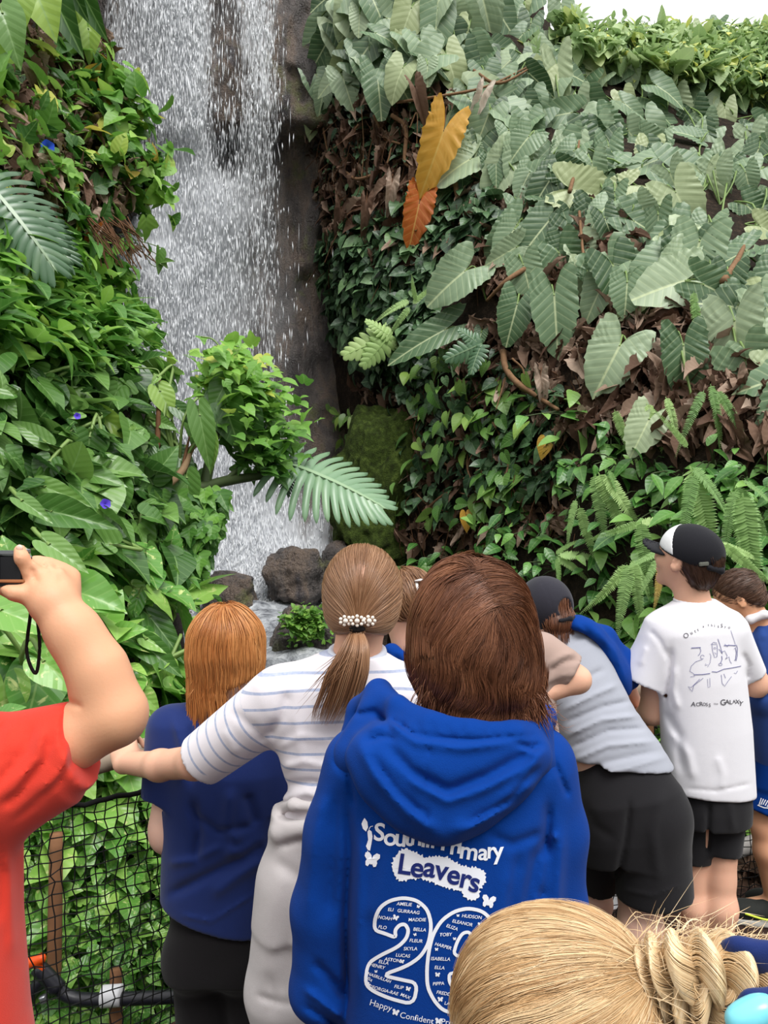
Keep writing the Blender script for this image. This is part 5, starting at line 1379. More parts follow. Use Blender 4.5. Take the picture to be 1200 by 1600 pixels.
def shoe(parent, ankle, toe, mat, sole, acc=None, s=1.0):
    """a trainer: upper, sole and a coloured flash"""
    a = np.asarray(ankle, float); t = np.asarray(toe, float); f = unit((t - a) * np.array([1, 1, 0])); L = 0.225 * s
    heel = np.array([a[0], a[1], 0.0]) - f * 0.055 * s
    S = Solid()
    S.ell(heel + f * L * 0.24 + [0, 0, 0.05 * s], (0.037 * s, 0.06 * s, 0.048 * s), np.column_stack([np.cross(f, [0, 0, 1]), f, [0, 0, 1]]), 0.02)
    S.ell(heel + f * L * 0.66 + [0, 0, 0.04 * s], (0.043 * s, 0.085 * s, 0.036 * s), np.column_stack([np.cross(f, [0, 0, 1]), f, [0, 0, 1]]), 0.03)
    S.cone(heel + f * L * 0.22 + [0, 0, 0.05], heel + f * L * 0.2 + [0, 0, 0.095 * s], 0.038 * s, 0.04 * s, 0.02)
    S.cut(heel + [0, 0, 0.02], (0, 0, -1))
    o = solid_obj('shoe', S, mat, parent, 0.005)
    S2 = Solid()
    S2.loft([(heel + f * L * 0.45 + [0, 0, 0.0], 0.040 * s, 0.122 * s), (heel + f * L * 0.45 + [0, 0, 0.026], 0.043 * s, 0.126 * s)], 0.01, side=np.cross(f, [0, 0, 1]), n=2.4)
    solid_obj('sole', S2, sole, o, 0.005)
    if acc is not None:
        sd = np.cross(f, [0, 0, 1])
        for sg in (-1, 1):
            tube_obj('stripe', [heel + f * L * 0.1 + sd * sg * 0.040 * s + [0, 0, 0.05], heel + f * L * 0.4 + sd * sg * 0.046 * s + [0, 0, 0.034], heel + f * L * 0.75 + sd * sg * 0.044 * s + [0, 0, 0.05]], 0.004, acc, o, 6, 10)
    return o

# ------------------------------------------------------------------ hair: locks that run over a soft volume
def grow_hair(S, starts, dirfn, length, steps, depth, seed=0, free=None, wob=0.0):
    """starts (n,3) on the volume; walks along dirfn(p, normal, t, lock index), kept at its own depth under/over the surface"""
    r = np.random.default_rng(seed); n = len(starts)
    p = np.array(starts, float)
    for _ in range(3): p = p - S.grad(p) * (S.ev(p) - depth)[:, None]
    out = [p.copy()]
    L = np.broadcast_to(length, (n,)); st = (L / steps)[:, None]
    ph = r.uniform(0, 6.28, n); am = wob * r.normal(size=(n, 1))
    for j in range(steps):
        nr = S.grad(p)
        d = dirfn(p, nr, j / steps)
        d = d - 0.999 * (d * nr).sum(-1, keepdims=True) * nr * (1 if free is None else (~free(p))[:, None])
        if wob: d = d + am * np.sin(ph + j * 0.9)[:, None] * np.cross(nr, d)
        p = p + unit(d) * st
        f = S.ev(p)
        corr = (f - depth)
        if free is not None: corr = np.where(free(p), np.minimum(corr, 0) * 0.5, corr)
        p = p - nr * np.clip(corr, -0.02, 0.02)[:, None]
        out.append(p.copy())
    return np.stack(out, 1)
def lock_geo(g, paths, r0, seed=0, tone=(0, 1), sides=4, flat=0.55, tipw=0.15, rootw=0.6, clump=None):
    r = np.random.default_rng(seed); n, S, _ = paths.shape
    t = np.linspace(0, 1, S)
    prof = np.interp(t, [0, 0.15, 0.7, 1], [rootw, 1, 0.85, tipw])
    rad = np.broadcast_to(np.asarray(r0), (n,))[:, None] * prof
    V, F, sid, tt = tube_geo(paths, rad, sides, flat)
    tn = r.uniform(tone[0], tone[1], n) if clump is None else clump
    g.add(V, F, rnd=tn[sid])
def hair_obj(parent, S, mat, h, strands, base_tone=0.25, name='hair', inset=0.0):
    g = Geo()
    V, Q = S.mesh(h, 2)
    if inset: V = V - S.grad(V) * inset
    g.add(V, Q, rnd=np.full(len(V), base_tone))
    for fn in strands: fn(g, V)
    return g.build(name, mat, parent)

# ------------------------------------------------------------------ print: flat lettering laid on cloth
def text_polys(txt, size=1.0, bold=0.0):
    cu = bpy.data.curves.new('print', 'FONT'); cu.body = txt; cu.size = 1.0; cu.align_x = 'CENTER'; cu.align_y = 'CENTER'; cu.offset = bold; cu.resolution_u = 4
    o = bpy.data.objects.new('print', cu); COL.objects.link(o)
    me = bpy.data.meshes.new_from_object(o)
    V = np.array([v.co[:2] for v in me.vertices]) * size; F = []
    me.calc_loop_triangles()
    F = np.array([t.vertices for t in me.loop_triangles])
    bpy.data.objects.remove(o); bpy.data.curves.remove(cu); bpy.data.meshes.remove(me)
    return V, F
def stroke_polys(pts, w, closed=False):
    p = np.asarray(pts, float)
    if closed: p = np.vstack([p, p[:1]])
    q = []; 
    for a, b in zip(p[:-1], p[1:]):
        k = max(1, int(np.linalg.norm(b - a) / 3.0)); q += [a + (b - a) * i / k for i in range(k)]
    q.append(p[-1]); q = np.array(q)
    T = unit(np.gradient(q, axis=0)); 
    if closed: T[0] = T[-1] = unit(T[0] + T[-1])
    Nn = np.column_stack([-T[:, 1], T[:, 0]])
    V = np.vstack([q + Nn * w / 2, q - Nn * w / 2]); n = len(q); i = np.arange(n - 1)
    F = np.vstack([np.stack([i, i + 1, i + 1 + n], -1), np.stack([i, i + 1 + n, i + n], -1)])
    return V, F
def fan_polys(pts):
    """filled outline, triangulated"""
    from mathutils.geometry import tessellate_polygon
    p = [Vector((a, b, 0)) for a, b in pts]
    return np.array(pts, float), np.array(tessellate_polygon([p]))
def lay_print(name, pieces, bvh, mat, parent, lift=0.0012, fallback=1.0):
    """pieces: (V2 pixels, F) -> each vertex dropped on the cloth seen there"""
    g = Geo(); org = Vector((0, 0, CAMZ))
    for V, F in pieces:
        # refine long edges so that the print follows the folds
        bm = bmesh.new(); vs = [bm.verts.new((a, b, 0)) for a, b in V]
        for f in F:
            try: bm.faces.new([vs[i] for i in f])
            except ValueError: pass
        for _ in range(3):
            le = [e for e in bm.edges if e.calc_length() > 7]
            if not le: break
            bmesh.ops.subdivide_edges(bm, edges=le, cuts=1)
        bmesh.ops.triangulate(bm, faces=bm.faces)
        bm.verts.index_update()
        W = []; ok = []
        for v in bm.verts:
            d = Vector(P(v.co.x, v.co.y, 1.0)) - org
            h = bvh.ray_cast(org, d.normalized())
            if h[0] is None: W.append((0, 0, 0)); ok.append(False)
            else:
                nn = h[1] if h[1].dot(d) < 0 else -h[1]
                W.append(tuple(h[0] + nn * lift)); ok.append(True)
        fs = [[v.index for v in f.verts] for f in bm.faces if all(ok[v.index] for v in f.verts)]
        bm.free()
        if fs: g.add(np.array(W), np.array(fs))
    return g.build(name, mat, parent, smooth=True)
def soft_line(pts, closed=True, n=2):
    """corner-cutting so that outlines bend smoothly"""
    p = np.asarray(pts, float)
    for _ in range(n):
        a = p; b = np.roll(p, -1, 0)
        if not closed: a, b = a[:-1], b[:-1]
        r = np.stack([0.78 * a + 0.22 * b, 0.22 * a + 0.78 * b], 1).reshape(-1, 2)
        p = r if closed else np.vstack([p[:1], r, p[-1:]])
    return p
def place_text(txt, cx, cy, h, ang=0.0, bold=0.0, shear=0.0, wide=1.0):
    """text centred at pixel (cx, cy), capital height h px, rotated clockwise by ang degrees"""
    V, F = text_polys(txt, h / 0.72, bold)
    x = V[:, 0] * wide + shear * V[:, 1]; y = -V[:, 1]
    c, s = math.cos(math.radians(ang)), math.sin(math.radians(ang))
    return np.column_stack([cx + x * c - y * s, cy + x * s + y * c]), F
def butterfly(cx, cy, s, ang=0.0):
    """a small butterfly with two pairs of wings"""
    out = [(0, -0.15), (0.12, -0.55), (0.45, -0.85), (0.85, -0.75), (0.9, -0.35), (0.6, 0.0), (0.7, 0.25), (0.62, 0.65), (0.35, 0.75), (0.12, 0.4), (0.05, 0.5)]
    pts = out + [(-x, y) for x, y in out[::-1]]
    p = np.array(pts) * s; c, q = math.cos(math.radians(ang)), math.sin(math.radians(ang))
    p = np.column_stack([cx + p[:, 0] * c - p[:, 1] * q, cy + p[:, 0] * q + p[:, 1] * c])
    return fan_polys([tuple(a) for a in p])
# ------------------------------------------------------------------ people: shared materials
M_SKIN = skin_mat('skin', C(226, 178, 150))
M_SKIN2 = skin_mat('skin_tan', C(222, 168, 130))
M_SKIN3 = skin_mat('skin_pale', C(232, 192, 172))
M_BLUE = fabric('royal_blue_fleece', C(0, 56, 138), 0.9, 700, 0.3, 0.06, 0.03)
M_NAVY = fabric('navy_cotton', C(24, 42, 98), 0.8, 900, 0.2, 0.08, 0.15)
M_NAVY2 = fabric('navy_fleece', C(42, 72, 140), 0.9, 800, 0.25, 0.08, 0.2)
M_BLACK = fabric('black_jersey', C(32, 31, 34), 0.85, 800, 0.2, 0.1, 0.1)
M_BLACKT = fabric('black_trouser', C(24, 22, 24), 0.85, 800, 0.2, 0.1, 0.08)
M_GREYT = fabric('heather_grey_cotton', C(162, 165, 176), 0.85, 900, 0.2, 0.05, 0.15)
M_GREYJ = fabric('pale_grey_fleece', C(196, 190, 190), 0.9, 800, 0.25, 0.05, 0.2)
M_WHITET = fabric('white_cotton', C(232, 230, 236), 0.85, 900, 0.2, 0.03, 0.1)
M_TAUPE = fabric('taupe_cotton', C(168, 144, 134), 0.85, 900, 0.2, 0.06, 0.15)
M_RED = fabric('red_cotton', C(220, 62, 46), 0.8, 900, 0.2, 0.06, 0.15)
M_CAP = fabric('black_cap_cloth', C(44, 43, 52), 0.8, 800, 0.25, 0.1, 0.15)
M_CAPB = fabric('black_cap_cloth_dark', C(26, 26, 32), 0.8, 800, 0.25, 0.1, 0.1)
M_CAPW = fabric('white_cap_cloth', C(236, 236, 238), 0.8, 800, 0.2, 0.03, 0.1)
M_SHOE = fabric('black_mesh_shoe', C(38, 40, 38), 0.7, 500, 0.4, 0.1, 0.1)
M_SOLE = simple('white_sole', C(212, 208, 200), 0.6, 0.3, 0.05, 40)
M_NEON = simple('neon_flash', C(206, 226, 70), 0.5, 0.4, 0.05, 40)
M_PRINT = simple('white_print', C(236, 238, 246), 0.6, 0.3, 0.02, 40)
M_PRINTN = simple('navy_print', C(28, 42, 112), 0.6, 0.3, 0.05, 40)
M_INK = simple('ink', C(120, 120, 160), 0.8, 0.1, 0.2, 300)
M_INKD = simple('dark_ink', C(88, 86, 92), 0.8, 0.1, 0.2, 300)
M_PEARL = simple('pearl', C(236, 226, 214), 0.18, 0.8, 0.04, 60)
M_BAND = simple('black_elastic', C(24, 20, 20), 0.8, 0.2, 0.1, 60)
HAIR_BROWN = hair_mat('chestnut_hair', [(0, C(66, 38, 26)), (0.4, C(114, 70, 47)), (0.75, C(152, 102, 72)), (1, C(188, 140, 106))], 0.42, 0.5)
HAIR_GINGER = hair_mat('ginger_hair', [(0, C(112, 62, 30)), (0.35, C(170, 104, 52)), (0.7, C(210, 148, 88)), (1, C(240, 196, 140))], 0.36, 0.5)
HAIR_MOUSE = hair_mat('light_brown_hair', [(0, C(92, 60, 38)), (0.4, C(138, 98, 68)), (0.75, C(170, 130, 98)), (1, C(198, 162, 130))], 0.36, 0.5)
HAIR_BLONDE = hair_mat('blonde_hair', [(0, C(158, 116, 76)), (0.35, C(204, 164, 116)), (0.7, C(232, 202, 158)), (1, C(250, 234, 206))], 0.36, 0.5)
HAIR_DARK = hair_mat('dark_brown_hair', [(0, C(44, 28, 22)), (0.5, C(86, 60, 46)), (1, C(132, 98, 76))], 0.42, 0.45)
def K(d0):
    return lambda x, y, dd=0.0: P(x, y, d0 + dd)
def person(loc, label, group=None):
    return tag(empty('person', (loc[0], loc[1], 0.0)), label, 'person', group)
def legs_of(S, pelvis, hipw, knees, ankles, r=(0.064, 0.048, 0.045, 0.032)):
    pelvis = np.asarray(pelvis, float)
    S.ell(pelvis, (hipw * 0.95, 0.072, 0.085), None, 0.03)
    for sx, kn, an in zip((-1, 1), knees, ankles):
        hip = pelvis + np.array([sx * hipw * 0.48, 0, -0.06]); an = np.asarray(an, float)
        add_leg(S, hip, kn, an, (an[0] + sx * 0.02, an[1] + 0.13, 0.03), 0.03, r)
def trousers(parent, pelvis, hipw, knees, hems, mat, rt, waist_z, depth=0.10, name='trousers', h=0.007, fold=None, side=(1, 0, 0)):
    """pelvis centre; each leg tapers hip -> knee -> hem; rt radii (hip, knee, hem)"""
    pelvis = np.asarray(pelvis, float); S = Solid()
    S.loft([(pelvis + [0, 0, -0.10], hipw, depth), (pelvis, hipw * 1.04, depth), ((pelvis[0], pelvis[1], waist_z), hipw * 0.95, depth * 0.95)], 0.03, side=side)
    for sx, kn, an in zip((-1, 1), knees, hems):
        hip = pelvis + np.array([sx * hipw * 0.48, 0, -0.07])
        S.cone(hip, kn, rt[0], rt[1], 0.03); S.cone(kn, an, rt[1], rt[2], 0.02, flat=True)
    S.warp(ripples(3.0, 0.0025, (1, 1, 0.6), 4))
    if fold: S.warp(folds(fold))
    return solid_obj(name, S, mat, parent, h)

# ------------------------------------------------------------------ the boy in the royal blue hooded top
d0 = 1.2; q = K(d0)
who = person(q(700, 1300), 'child in a royal blue printed hoodie with shaggy chestnut hair, seen from behind')
f = Frame(q(738, 985, 0.02), yaw=0.25, pitch=-0.42, roll=0.05, H=0.205)
S = Solid(); add_head(S, f); add_neck(S, f, q(705, 1160, 0.02), 0.055)
S.loft([(q(702, 1165, 0.01), 0.10, 0.06), (q(702, 1205, 0.01), 0.155, 0.085), (q(702, 1320, 0.0), 0.145, 0.09), (q(702, 1480, 0.0), 0.13, 0.085), (q(702, 1600, 0.0), 0.135, 0.085)], 0.03)
pel = q(702, 1640)
kn = [np.array([pel[0] - 0.09, d0 + 0.02, 0.36]), np.array([pel[0] + 0.09, d0 + 0.02, 0.36])]
an = [np.array([pel[0] - 0.10, d0 + 0.0, 0.07]), np.array([pel[0] + 0.10, d0 + 0.0, 0.07])]
legs_of(S, pel, 0.125, kn, an)
hl, hr = q(605, 1600, 0.155), q(795, 1600, 0.155)
S.chain([q(565, 1205, 0.0), q(505, 1510, 0.02), hl], [0.042, 0.034, 0.024], 0.02)
S.chain([q(840, 1205, 0.0), q(862, 1510, 0.02), hr], [0.042, 0.034, 0.024], 0.02)
add_hand(S, hl, (0.8, 0.25, 0.1), (-0.2, 1, 0), 0.145, 1, (0.3, 0.3, 0.35, 0.4)); add_hand(S, hr, (-0.8, 0.25, 0.1), (0.2, 1, 0), 0.145, -1, (0.3, 0.3, 0.35, 0.4))
solid_obj('body', S, M_SKIN, who, 0.0045); add_eyes(f, who)
# top
S = Solid()
S.loft([(q(700, 1122, 0.0), 0.075, 0.06), (q(702, 1158, 0.0), 0.135, 0.08), (q(702, 1195, 0.0), 0.168, 0.098), (q(702, 1260, 0.0), 0.172, 0.11), (q(702, 1420, 0.0), 0.168, 0.115), (q(702, 1560, 0.0), 0.166, 0.112), (q(702, 1660, 0.0), 0.160, 0.108)], 0.03, n=2.3)
S.chain([q(566, 1196, 0.0), q(532, 1300, 0.005), q(506, 1420, 0.01), q(501, 1545, 0.02)], [0.060, 0.052, 0.048, 0.046], 0.022)
S.chain([q(501, 1545, 0.02), q(540, 1595, 0.10), q(590, 1602, 0.145)], [0.046, 0.043, 0.036], 0.02)
S.chain([q(836, 1196, 0.0), q(862, 1300, 0.005), q(866, 1420, 0.01), q(864, 1545, 0.02)], [0.060, 0.049, 0.045, 0.044], 0.022)
S.chain([q(864, 1545, 0.02), q(850, 1595, 0.10), q(810, 1602, 0.145)], [0.044, 0.042, 0.036], 0.02)
S.warp(ripples(2.2, 0.003, (1, 1, 0.5), 2))
S.warp(folds([([(541, 1235), (546, 1330), (540, 1450), (545, 1600)], 8, -0.009), ([(858, 1250), (852, 1330), (845, 1420)], 8, -0.009), ([(520, 1185), (545, 1215), (554, 1265)], 4, -0.006), ([(864, 1185), (880, 1225), (888, 1245)], 4, -0.006),
              ([(866, 1305), (838, 1340), (826, 1400), (820, 1460)], 10, -0.009), ([(880, 1290), (872, 1400), (868, 1520)], 9, 0.007), ([(872, 1300), (850, 1330), (846, 1400)], 7, 0.007), ([(505, 1240), (488, 1330), (482, 1440)], 12, 0.008), ([(528, 1230), (520, 1330), (512, 1440)], 9, -0.006), ([(566, 1300), (560, 1420), (562, 1560)], 9, 0.006),
              ([(800, 1350), (780, 1450), (790, 1560)], 14, 0.006), ([(812, 1330), (800, 1400), (806, 1500)], 9, -0.006), ([(490, 1500), (520, 1535), (540, 1560)], 7, -0.010), ([(475, 1545), (510, 1572), (535, 1590)], 6, 0.008), ([(475, 1570), (510, 1592), (530, 1605)], 5, -0.008), ([(620, 1300), (600, 1380), (575, 1440)], 14, 0.004), ([(760, 1300), (800, 1320), (850, 1300)], 8, -0.006)]))
hoodie = solid_obj('hoodie', S, M_BLUE, who, 0.004)
hood_bvh = bvh_of([hoodie])
S = Solid()
S.chain([q(548, 1172, 0.06), q(566, 1112, 0.08), q(592, 1082, 0.03), q(622, 1104, -0.045), q(676, 1130, -0.098), q(738, 1142, -0.112), q(800, 1144, -0.096), q(840, 1136, -0.03), q(848, 1120, 0.06), q(845, 1160, 0.1)],
        [0.024, 0.024, 0.020, 0.015, 0.0125, 0.012, 0.0125, 0.016, 0.020, 0.022], 0.012)
S.ell(q(700, 1182, -0.085), (0.150, 0.050, 0.058), rot_euler(0, -0.3, 0), 0.03)
S.ell(q(692, 1222, -0.100), (0.122, 0.042, 0.066), None, 0.03)
S.ell(q(688, 1262, -0.106), (0.072, 0.034, 0.046), None, 0.03)
S.cone(q(585, 1120, 0.0), q(560, 1180, -0.02), 0.030, 0.040, 0.03); S.cone(q(830, 1150, -0.02), q(838, 1188, -0.03), 0.026, 0.034, 0.03)
S.cone(q(600, 1165, -0.06), q(690, 1270, -0.105), 0.030, 0.024, 0.03); S.cone(q(810, 1175, -0.06), q(690, 1275, -0.105), 0.032, 0.024, 0.03)
# inside of the hood opening
S.ell(q(735, 1095, -0.03), (0.085, 0.072, 0.055), None, 0.012, '-')
S.warp(ripples(3.2, 0.0022, (1, 1, 1), 3))
S.warp(folds([([(672, 1148), (668, 1200), (664, 1258), (672, 1312)], 2.2, -0.004), ([(556, 1150), (590, 1215), (640, 1270), (690, 1305)], 11, 0.009), ([(852, 1165), (820, 1225), (755, 1278), (700, 1305)], 11, 0.011), ([(600, 1158), (640, 1205), (700, 1236), (760, 1212), (835, 1172)], 9, -0.011), ([(610, 1180), (650, 1225), (700, 1252), (760, 1232), (838, 1190)], 7, 0.006),
              ([(575, 1175), (620, 1238), (672, 1282)], 7, -0.008), ([(846, 1192), (800, 1248), (722, 1292)], 7, -0.011), ([(836, 1215), (790, 1262), (720, 1302)], 5, 0.005), ([(610, 1132), (650, 1160), (720, 1170), (805, 1160)], 6, 0.006), ([(606, 1120), (650, 1149), (740, 1157), (838, 1149)], 3, -0.006), ([(555, 1118), (585, 1112), (612, 1138)], 5, -0.008), ([(575, 1142), (606, 1130), (624, 1140)], 5, 0.006), ([(570, 1160), (600, 1150), (620, 1158)], 4, -0.006),
              ([(800, 1160), (830, 1168), (846, 1164)], 4, -0.006), ([(812, 1172), (838, 1180), (852, 1174)], 4, 0.005)] + [([(630 + 22 * k, 1126 + 3 * (k % 2)), (634 + 22 * k, 1148)], 3, -0.002) for k in range(9)]))
solid_obj('hood', S, M_BLUE, who, 0.004)
trousers(who, q(702, 1650), 0.145, kn, [a + np.array([0, 0, -0.02]) for a in an], M_BLACKT, (0.082, 0.070, 0.060), float(q(702, 1590)[2]))
for a in an: shoe(who, a, a + np.array([0, 0.2, 0]), M_SHOE, M_SOLE)
# hair
S = Solid()
S.ell(q(738, 990, 0.0), (0.097, 0.105, 0.124), None, 0.02)
S.ell(q(744, 1040, -0.005), (0.093, 0.092, 0.070), None, 0.04)
S.cone(q(815, 1075, -0.01), q(830, 1098, -0.01), 0.022, 0.010, 0.03)
S.ell(q(758, 1082, -0.035), (0.066, 0.050, 0.034), None, 0.04)
HV = S; W = q(776, 942, -0.09)
for _ in range(4): W = W - HV.grad(W[None])[0] * HV.ev(W[None])[0]
W2 = q(742, 886, -0.06)
for _ in range(4): W2 = W2 - HV.grad(W2[None])[0] * HV.ev(W2[None])[0]
def dir_shag(p, nr, t):
    u = W2 - W; k = np.clip(((p - W) @ u) / (u @ u), 0, 1)[:, None]
    v = p - W - k * u; r = np.linalg.norm(v, axis=-1, keepdims=True)
    sw = np.array([0.30, 0, 0.0]) * np.sin(p[:, 2:3] * 62 + p[:, 0:1] * 40)
    return unit(v) * np.clip(1.3 - r / 0.10, 0.12, 1.3) + (np.array([-0.10, 0.0, -0.62]) + sw) * np.clip(r / 0.06, 0.15, 1.2)
def shag(g, V):
    r = np.random.default_rng(3)
    V2 = V[(V[:, 1] < d0 + 0.06)]
    fr = lambda p: p[:, 2] < float(q(700, 1092)[2])
    # locks: guides carry bundles of fine hairs
    m_ = 600; gs = V2[r.integers(0, len(V2), m_)]
    gs = np.vstack([gs, W + np.column_stack([r.normal(0, 0.012, 150), r.normal(0, 0.004, 150), r.normal(0, 0.012, 150)]), W + r.uniform(0, 1, (130, 1)) * (W2 - W) + r.normal(0, 0.004, (130, 3))]); m_ = len(gs)
    gd = grow_hair(HV, gs, dir_shag, r.uniform(0.06, 0.12, m_), 14, r.uniform(-0.003, 0.003, m_), 4, fr, 0.13)
    gt = np.clip(0.46 + 0.08 * noise3(gs, 7.0, 5) + 0.18 * r.normal(size=m_), 0, 1)
    per = 32; t_ = np.linspace(0, 1, 15)
    w = np.interp(t_, [0, 0.4, 0.8, 1], [0.0075, 0.0075, 0.0055, 0.0016])
    A = []; cl = []; 
    for i in range(m_):
        o = r.normal(size=(per, 3)); o /= np.maximum(1, np.linalg.norm(o, axis=1) / 1.5)[:, None]
        nrm = unit(gd[i, 7] - q(738, 1000)); o -= 0.84 * (o @ nrm)[:, None] * nrm
        A.append(gd[i][None] + w[None, :, None] * o[:, None]); cl.append(np.clip(gt[i] + 0.05 * r.normal(size=per), 0, 1))
    A = np.vstack(A); cl = np.concatenate(cl)
    lock_geo(g, A, r.uniform(0.0004, 0.0009, len(A)), 5, sides=3, flat=0.7, tipw=0.3, rootw=0.2, clump=cl)
    # uneven ends along the nape and loose tips at the right
    n3 = 1100; x3 = r.uniform(655, 836, n3); s3 = np.array([q(a, b) for a, b in zip(x3, 1046 + r.normal(0, 16, n3) + 14 * np.clip((x3 - 650) / 180, 0, 1))]); s3[:, 1] = d0 + 0.006 - 0.09 * np.sqrt(np.clip(1 - ((x3 - 742) / 112) ** 2, 0.02, 1))
    L3 = r.uniform(0.03, 0.075, n3) * np.interp(x3, [650, 690, 790, 836], [0.6, 0.8, 1.0, 0.8]); e3 = s3 + np.column_stack([r.normal(0.002, 0.008, n3) + 0.00012 * (x3 - 742), r.normal(0.004, 0.006, n3), -L3])
    A = np.stack([curve_pts([a, a * 0.45 + b * 0.55 + [r.normal() * 0.003, -0.004, 0], b], 8) for a, b in zip(s3, e3)])
    lock_geo(g, A, r.uniform(0.0005, 0.0012, n3), 8, flat=0.7, tipw=0.1, rootw=0.03, clump=np.clip(0.34 + 0.1 * np.sin(x3 * 0.3) + 0.15 * r.normal(size=n3), 0, 1))
    n3 = 70; s3 = q(836, 1096) + r.normal(0, 0.008, (n3, 3)); e3 = s3 + np.column_stack([r.uniform(0.0, 0.045, n3), r.normal(0, 0.01, n3), r.uniform(-0.05, -0.005, n3)])
    A = np.stack([curve_pts([a, (a + b) / 2 + [0.004, 0, -0.012], b], 8) for a, b in zip(s3, e3)])
    lock_geo(g, A, 0.0007, 8, (0.4, 0.9))
hair_obj(who, HV, HAIR_BROWN, 0.005, [shag], 0.34, inset=0.004)

# print on the back: positions measured on the photograph, laid on the cloth
def T(x, y): return 540 + x / 4.615, 1260 + y / 4.615
def pt(txt, x, y, h, ang=0, bold=0.0, shear=0.0, wide=1.0):
    a, b = T(x, y); return place_text(txt, a, b, h / 4.615, ang, bold, shear, wide)
def poly(pts): return fan_polys([T(*p) for p in pts])
def line(pts, w, closed=False): return stroke_polys([T(*p) for p in (soft_line(pts, closed) if len(pts) > 5 else pts)], w / 4.615, closed)
two = [(210, 890), (214, 800), (250, 722), (320, 675), (420, 655), (520, 676), (592, 742), (620, 850), (600, 985), (540, 1082), (440, 1150), (262, 1214), (400, 1245), (520, 1270), (490, 1425), (330, 1385), (200, 1330), (142, 1275), (160, 1132), (250, 1072), (380, 1010), (440, 950), (456, 890), (432, 846), (392, 850), (357, 890), (365, 945), (290, 915)]
six = [(1062, 870), (1040, 800), (980, 750), (880, 730), (780, 755), (690, 820), (630, 920), (600, 1040), (586, 1170), (590, 1300), (640, 1400), (700, 1465), (780, 1488), (870, 1480), (960, 1440), (1030, 1360), (1060, 1240), (1050, 1120), (990, 1050), (925, 1030), (900, 1090), (775, 1072), (800, 980), (840, 912), (888, 900), (918, 945), (926, 990), (1062, 1010)]
six_o = six[:19] + [(1000, 1040), (925, 1010), (1070, 1000)]
pieces = [line(two, 26, True), line([(1068, 990), (1062, 870), (1040, 800), (980, 750), (880, 730), (780, 755), (690, 820), (630, 920), (600, 1040), (586, 1170), (590, 1300), (640, 1400), (700, 1465), (780, 1488), (870, 1480), (960, 1440), (1030, 1360), (1060, 1240), (1050, 1130), (1000, 1060)], 26),
          line([(775, 1072), (800, 980), (840, 912), (888, 900), (918, 945), (926, 1000), (905, 1088)], 24, True), line([(748, 1190), (746, 1262), (782, 1312), (842, 1330), (890, 1300), (900, 1215)], 24, True)]
names = [('AMELIE', 425, 703, 30, 4), ('ELI', 327, 742, 30, 5), ('GURRAAG', 455, 757, 30, 6), ('NOAH', 287, 802, 30, 8), ('MADDIE', 517, 815, 30, 0), ('FLO', 269, 870, 30, 8), ('BELLA', 535, 886, 30, 4), ('FLEUR', 509, 967, 30, 4), ('SKYLA', 469, 1024, 30, 0), ('LUCAS', 415, 1073, 30, 5), ('ASTON', 340, 1105, 30, 8), ('ELLA', 277, 1122, 30, 12), ('HENRY', 232, 1150, 30, 14), ('NASRULLAH', 245, 1232, 28, 20), ('ISA', 178, 1245, 26, 40), ('GEORGIA-RAE', 275, 1322, 30, 15), ('FILIP', 386, 1300, 30, 10), ('MAX', 432, 1365, 30, 22),
         ('HUDSON', 910, 793, 30, 6), ('ELEANOR', 842, 838, 30, 12), ('ELIZA', 768, 870, 30, 20), ('TOBY', 722, 922, 30, -2), ('HARPER', 704, 1005, 30, 16), ('ISABELLA', 685, 1097, 30, 2), ('ELLA', 678, 1160, 30, 4), ('PIPPA', 670, 1275, 30, -4), ('FREDDIE', 720, 1347, 30, 10), ('LAYTON', 780, 1422, 30, 6), ('LOLA', 975, 905, 30, 0), ('ROSE', 860, 1130, 30, 8)]
for n_, x, y, h_, a_ in names: pieces.append(pt(n_, x, y, h_ * 0.82, a_, 0.012, 0.15))
for x, y, s_, a_ in [(525, 720, 14, 20), (362, 800, 24, 20), (502, 922, 13, -20), (408, 1115, 18, 10), (222, 1188, 12, 0), (452, 1312, 20, 15), (168, 1280, 16, 50), (810, 785, 12, 0), (970, 850, 20, 0), (785, 952, 13, 0), (656, 1028, 14, 0), (663, 1210, 20, 5), (683, 1388, 22, 0)]:
    a, b = T(x, y); pieces.append(butterfly(a, b, s_ / 4.615 * 1.0, a_))
# slogan line and butterflies
pieces += [pt('Happy', 256, 1432, 46, 16, 0.0), pt('Confident', 514, 1524, 44, 11, 0.0), pt('Prepared', 800, 1560, 44, 6, 0.0)]
for x, y, s_, a_ in [(362, 1482, 28, 15), (670, 1545, 28, 8), (190, 385, 64, 10), (1030, 685, 56, 12)]:
    a, b = T(x, y); pieces.append(butterfly(a, b, s_ / 4.615, a_))
pieces += [poly([(160, 180), (172, 165), (190, 178), (197, 215), (188, 270), (178, 318), (160, 310), (148, 285), (165, 240)]), poly([(140, 82), (160, 110), (165, 150), (150, 180), (128, 160), (118, 125), (128, 100)]), line([(170, 165), (182, 145), (200, 140)], 5), line([(160, 318), (158, 340)], 6)]
# school name, partly under the hood, following a shallow arc
arc = [('S', 246, 190, 118, 5), ('o', 326, 225, 118, 6), ('u', 398, 230, 118, 6), ('t', 456, 225, 118, 7), ('h', 514, 222, 118, 7), ('i', 566, 235, 118, 8), ('l', 598, 238, 118, 8), ('l', 634, 242, 118, 8), ('P', 730, 262, 118, 8), ('r', 785, 290, 118, 8), ('i', 822, 282, 118, 9), ('m', 890, 325, 118, 9), ('a', 992, 332, 112, 6), ('r', 1048, 320, 112, 2), ('y', 1098, 322, 112, -4)]
for ch, x, y, h_, a_ in arc: pieces.append(pt(ch, x, y, h_ * 1.08, a_, 0.02))
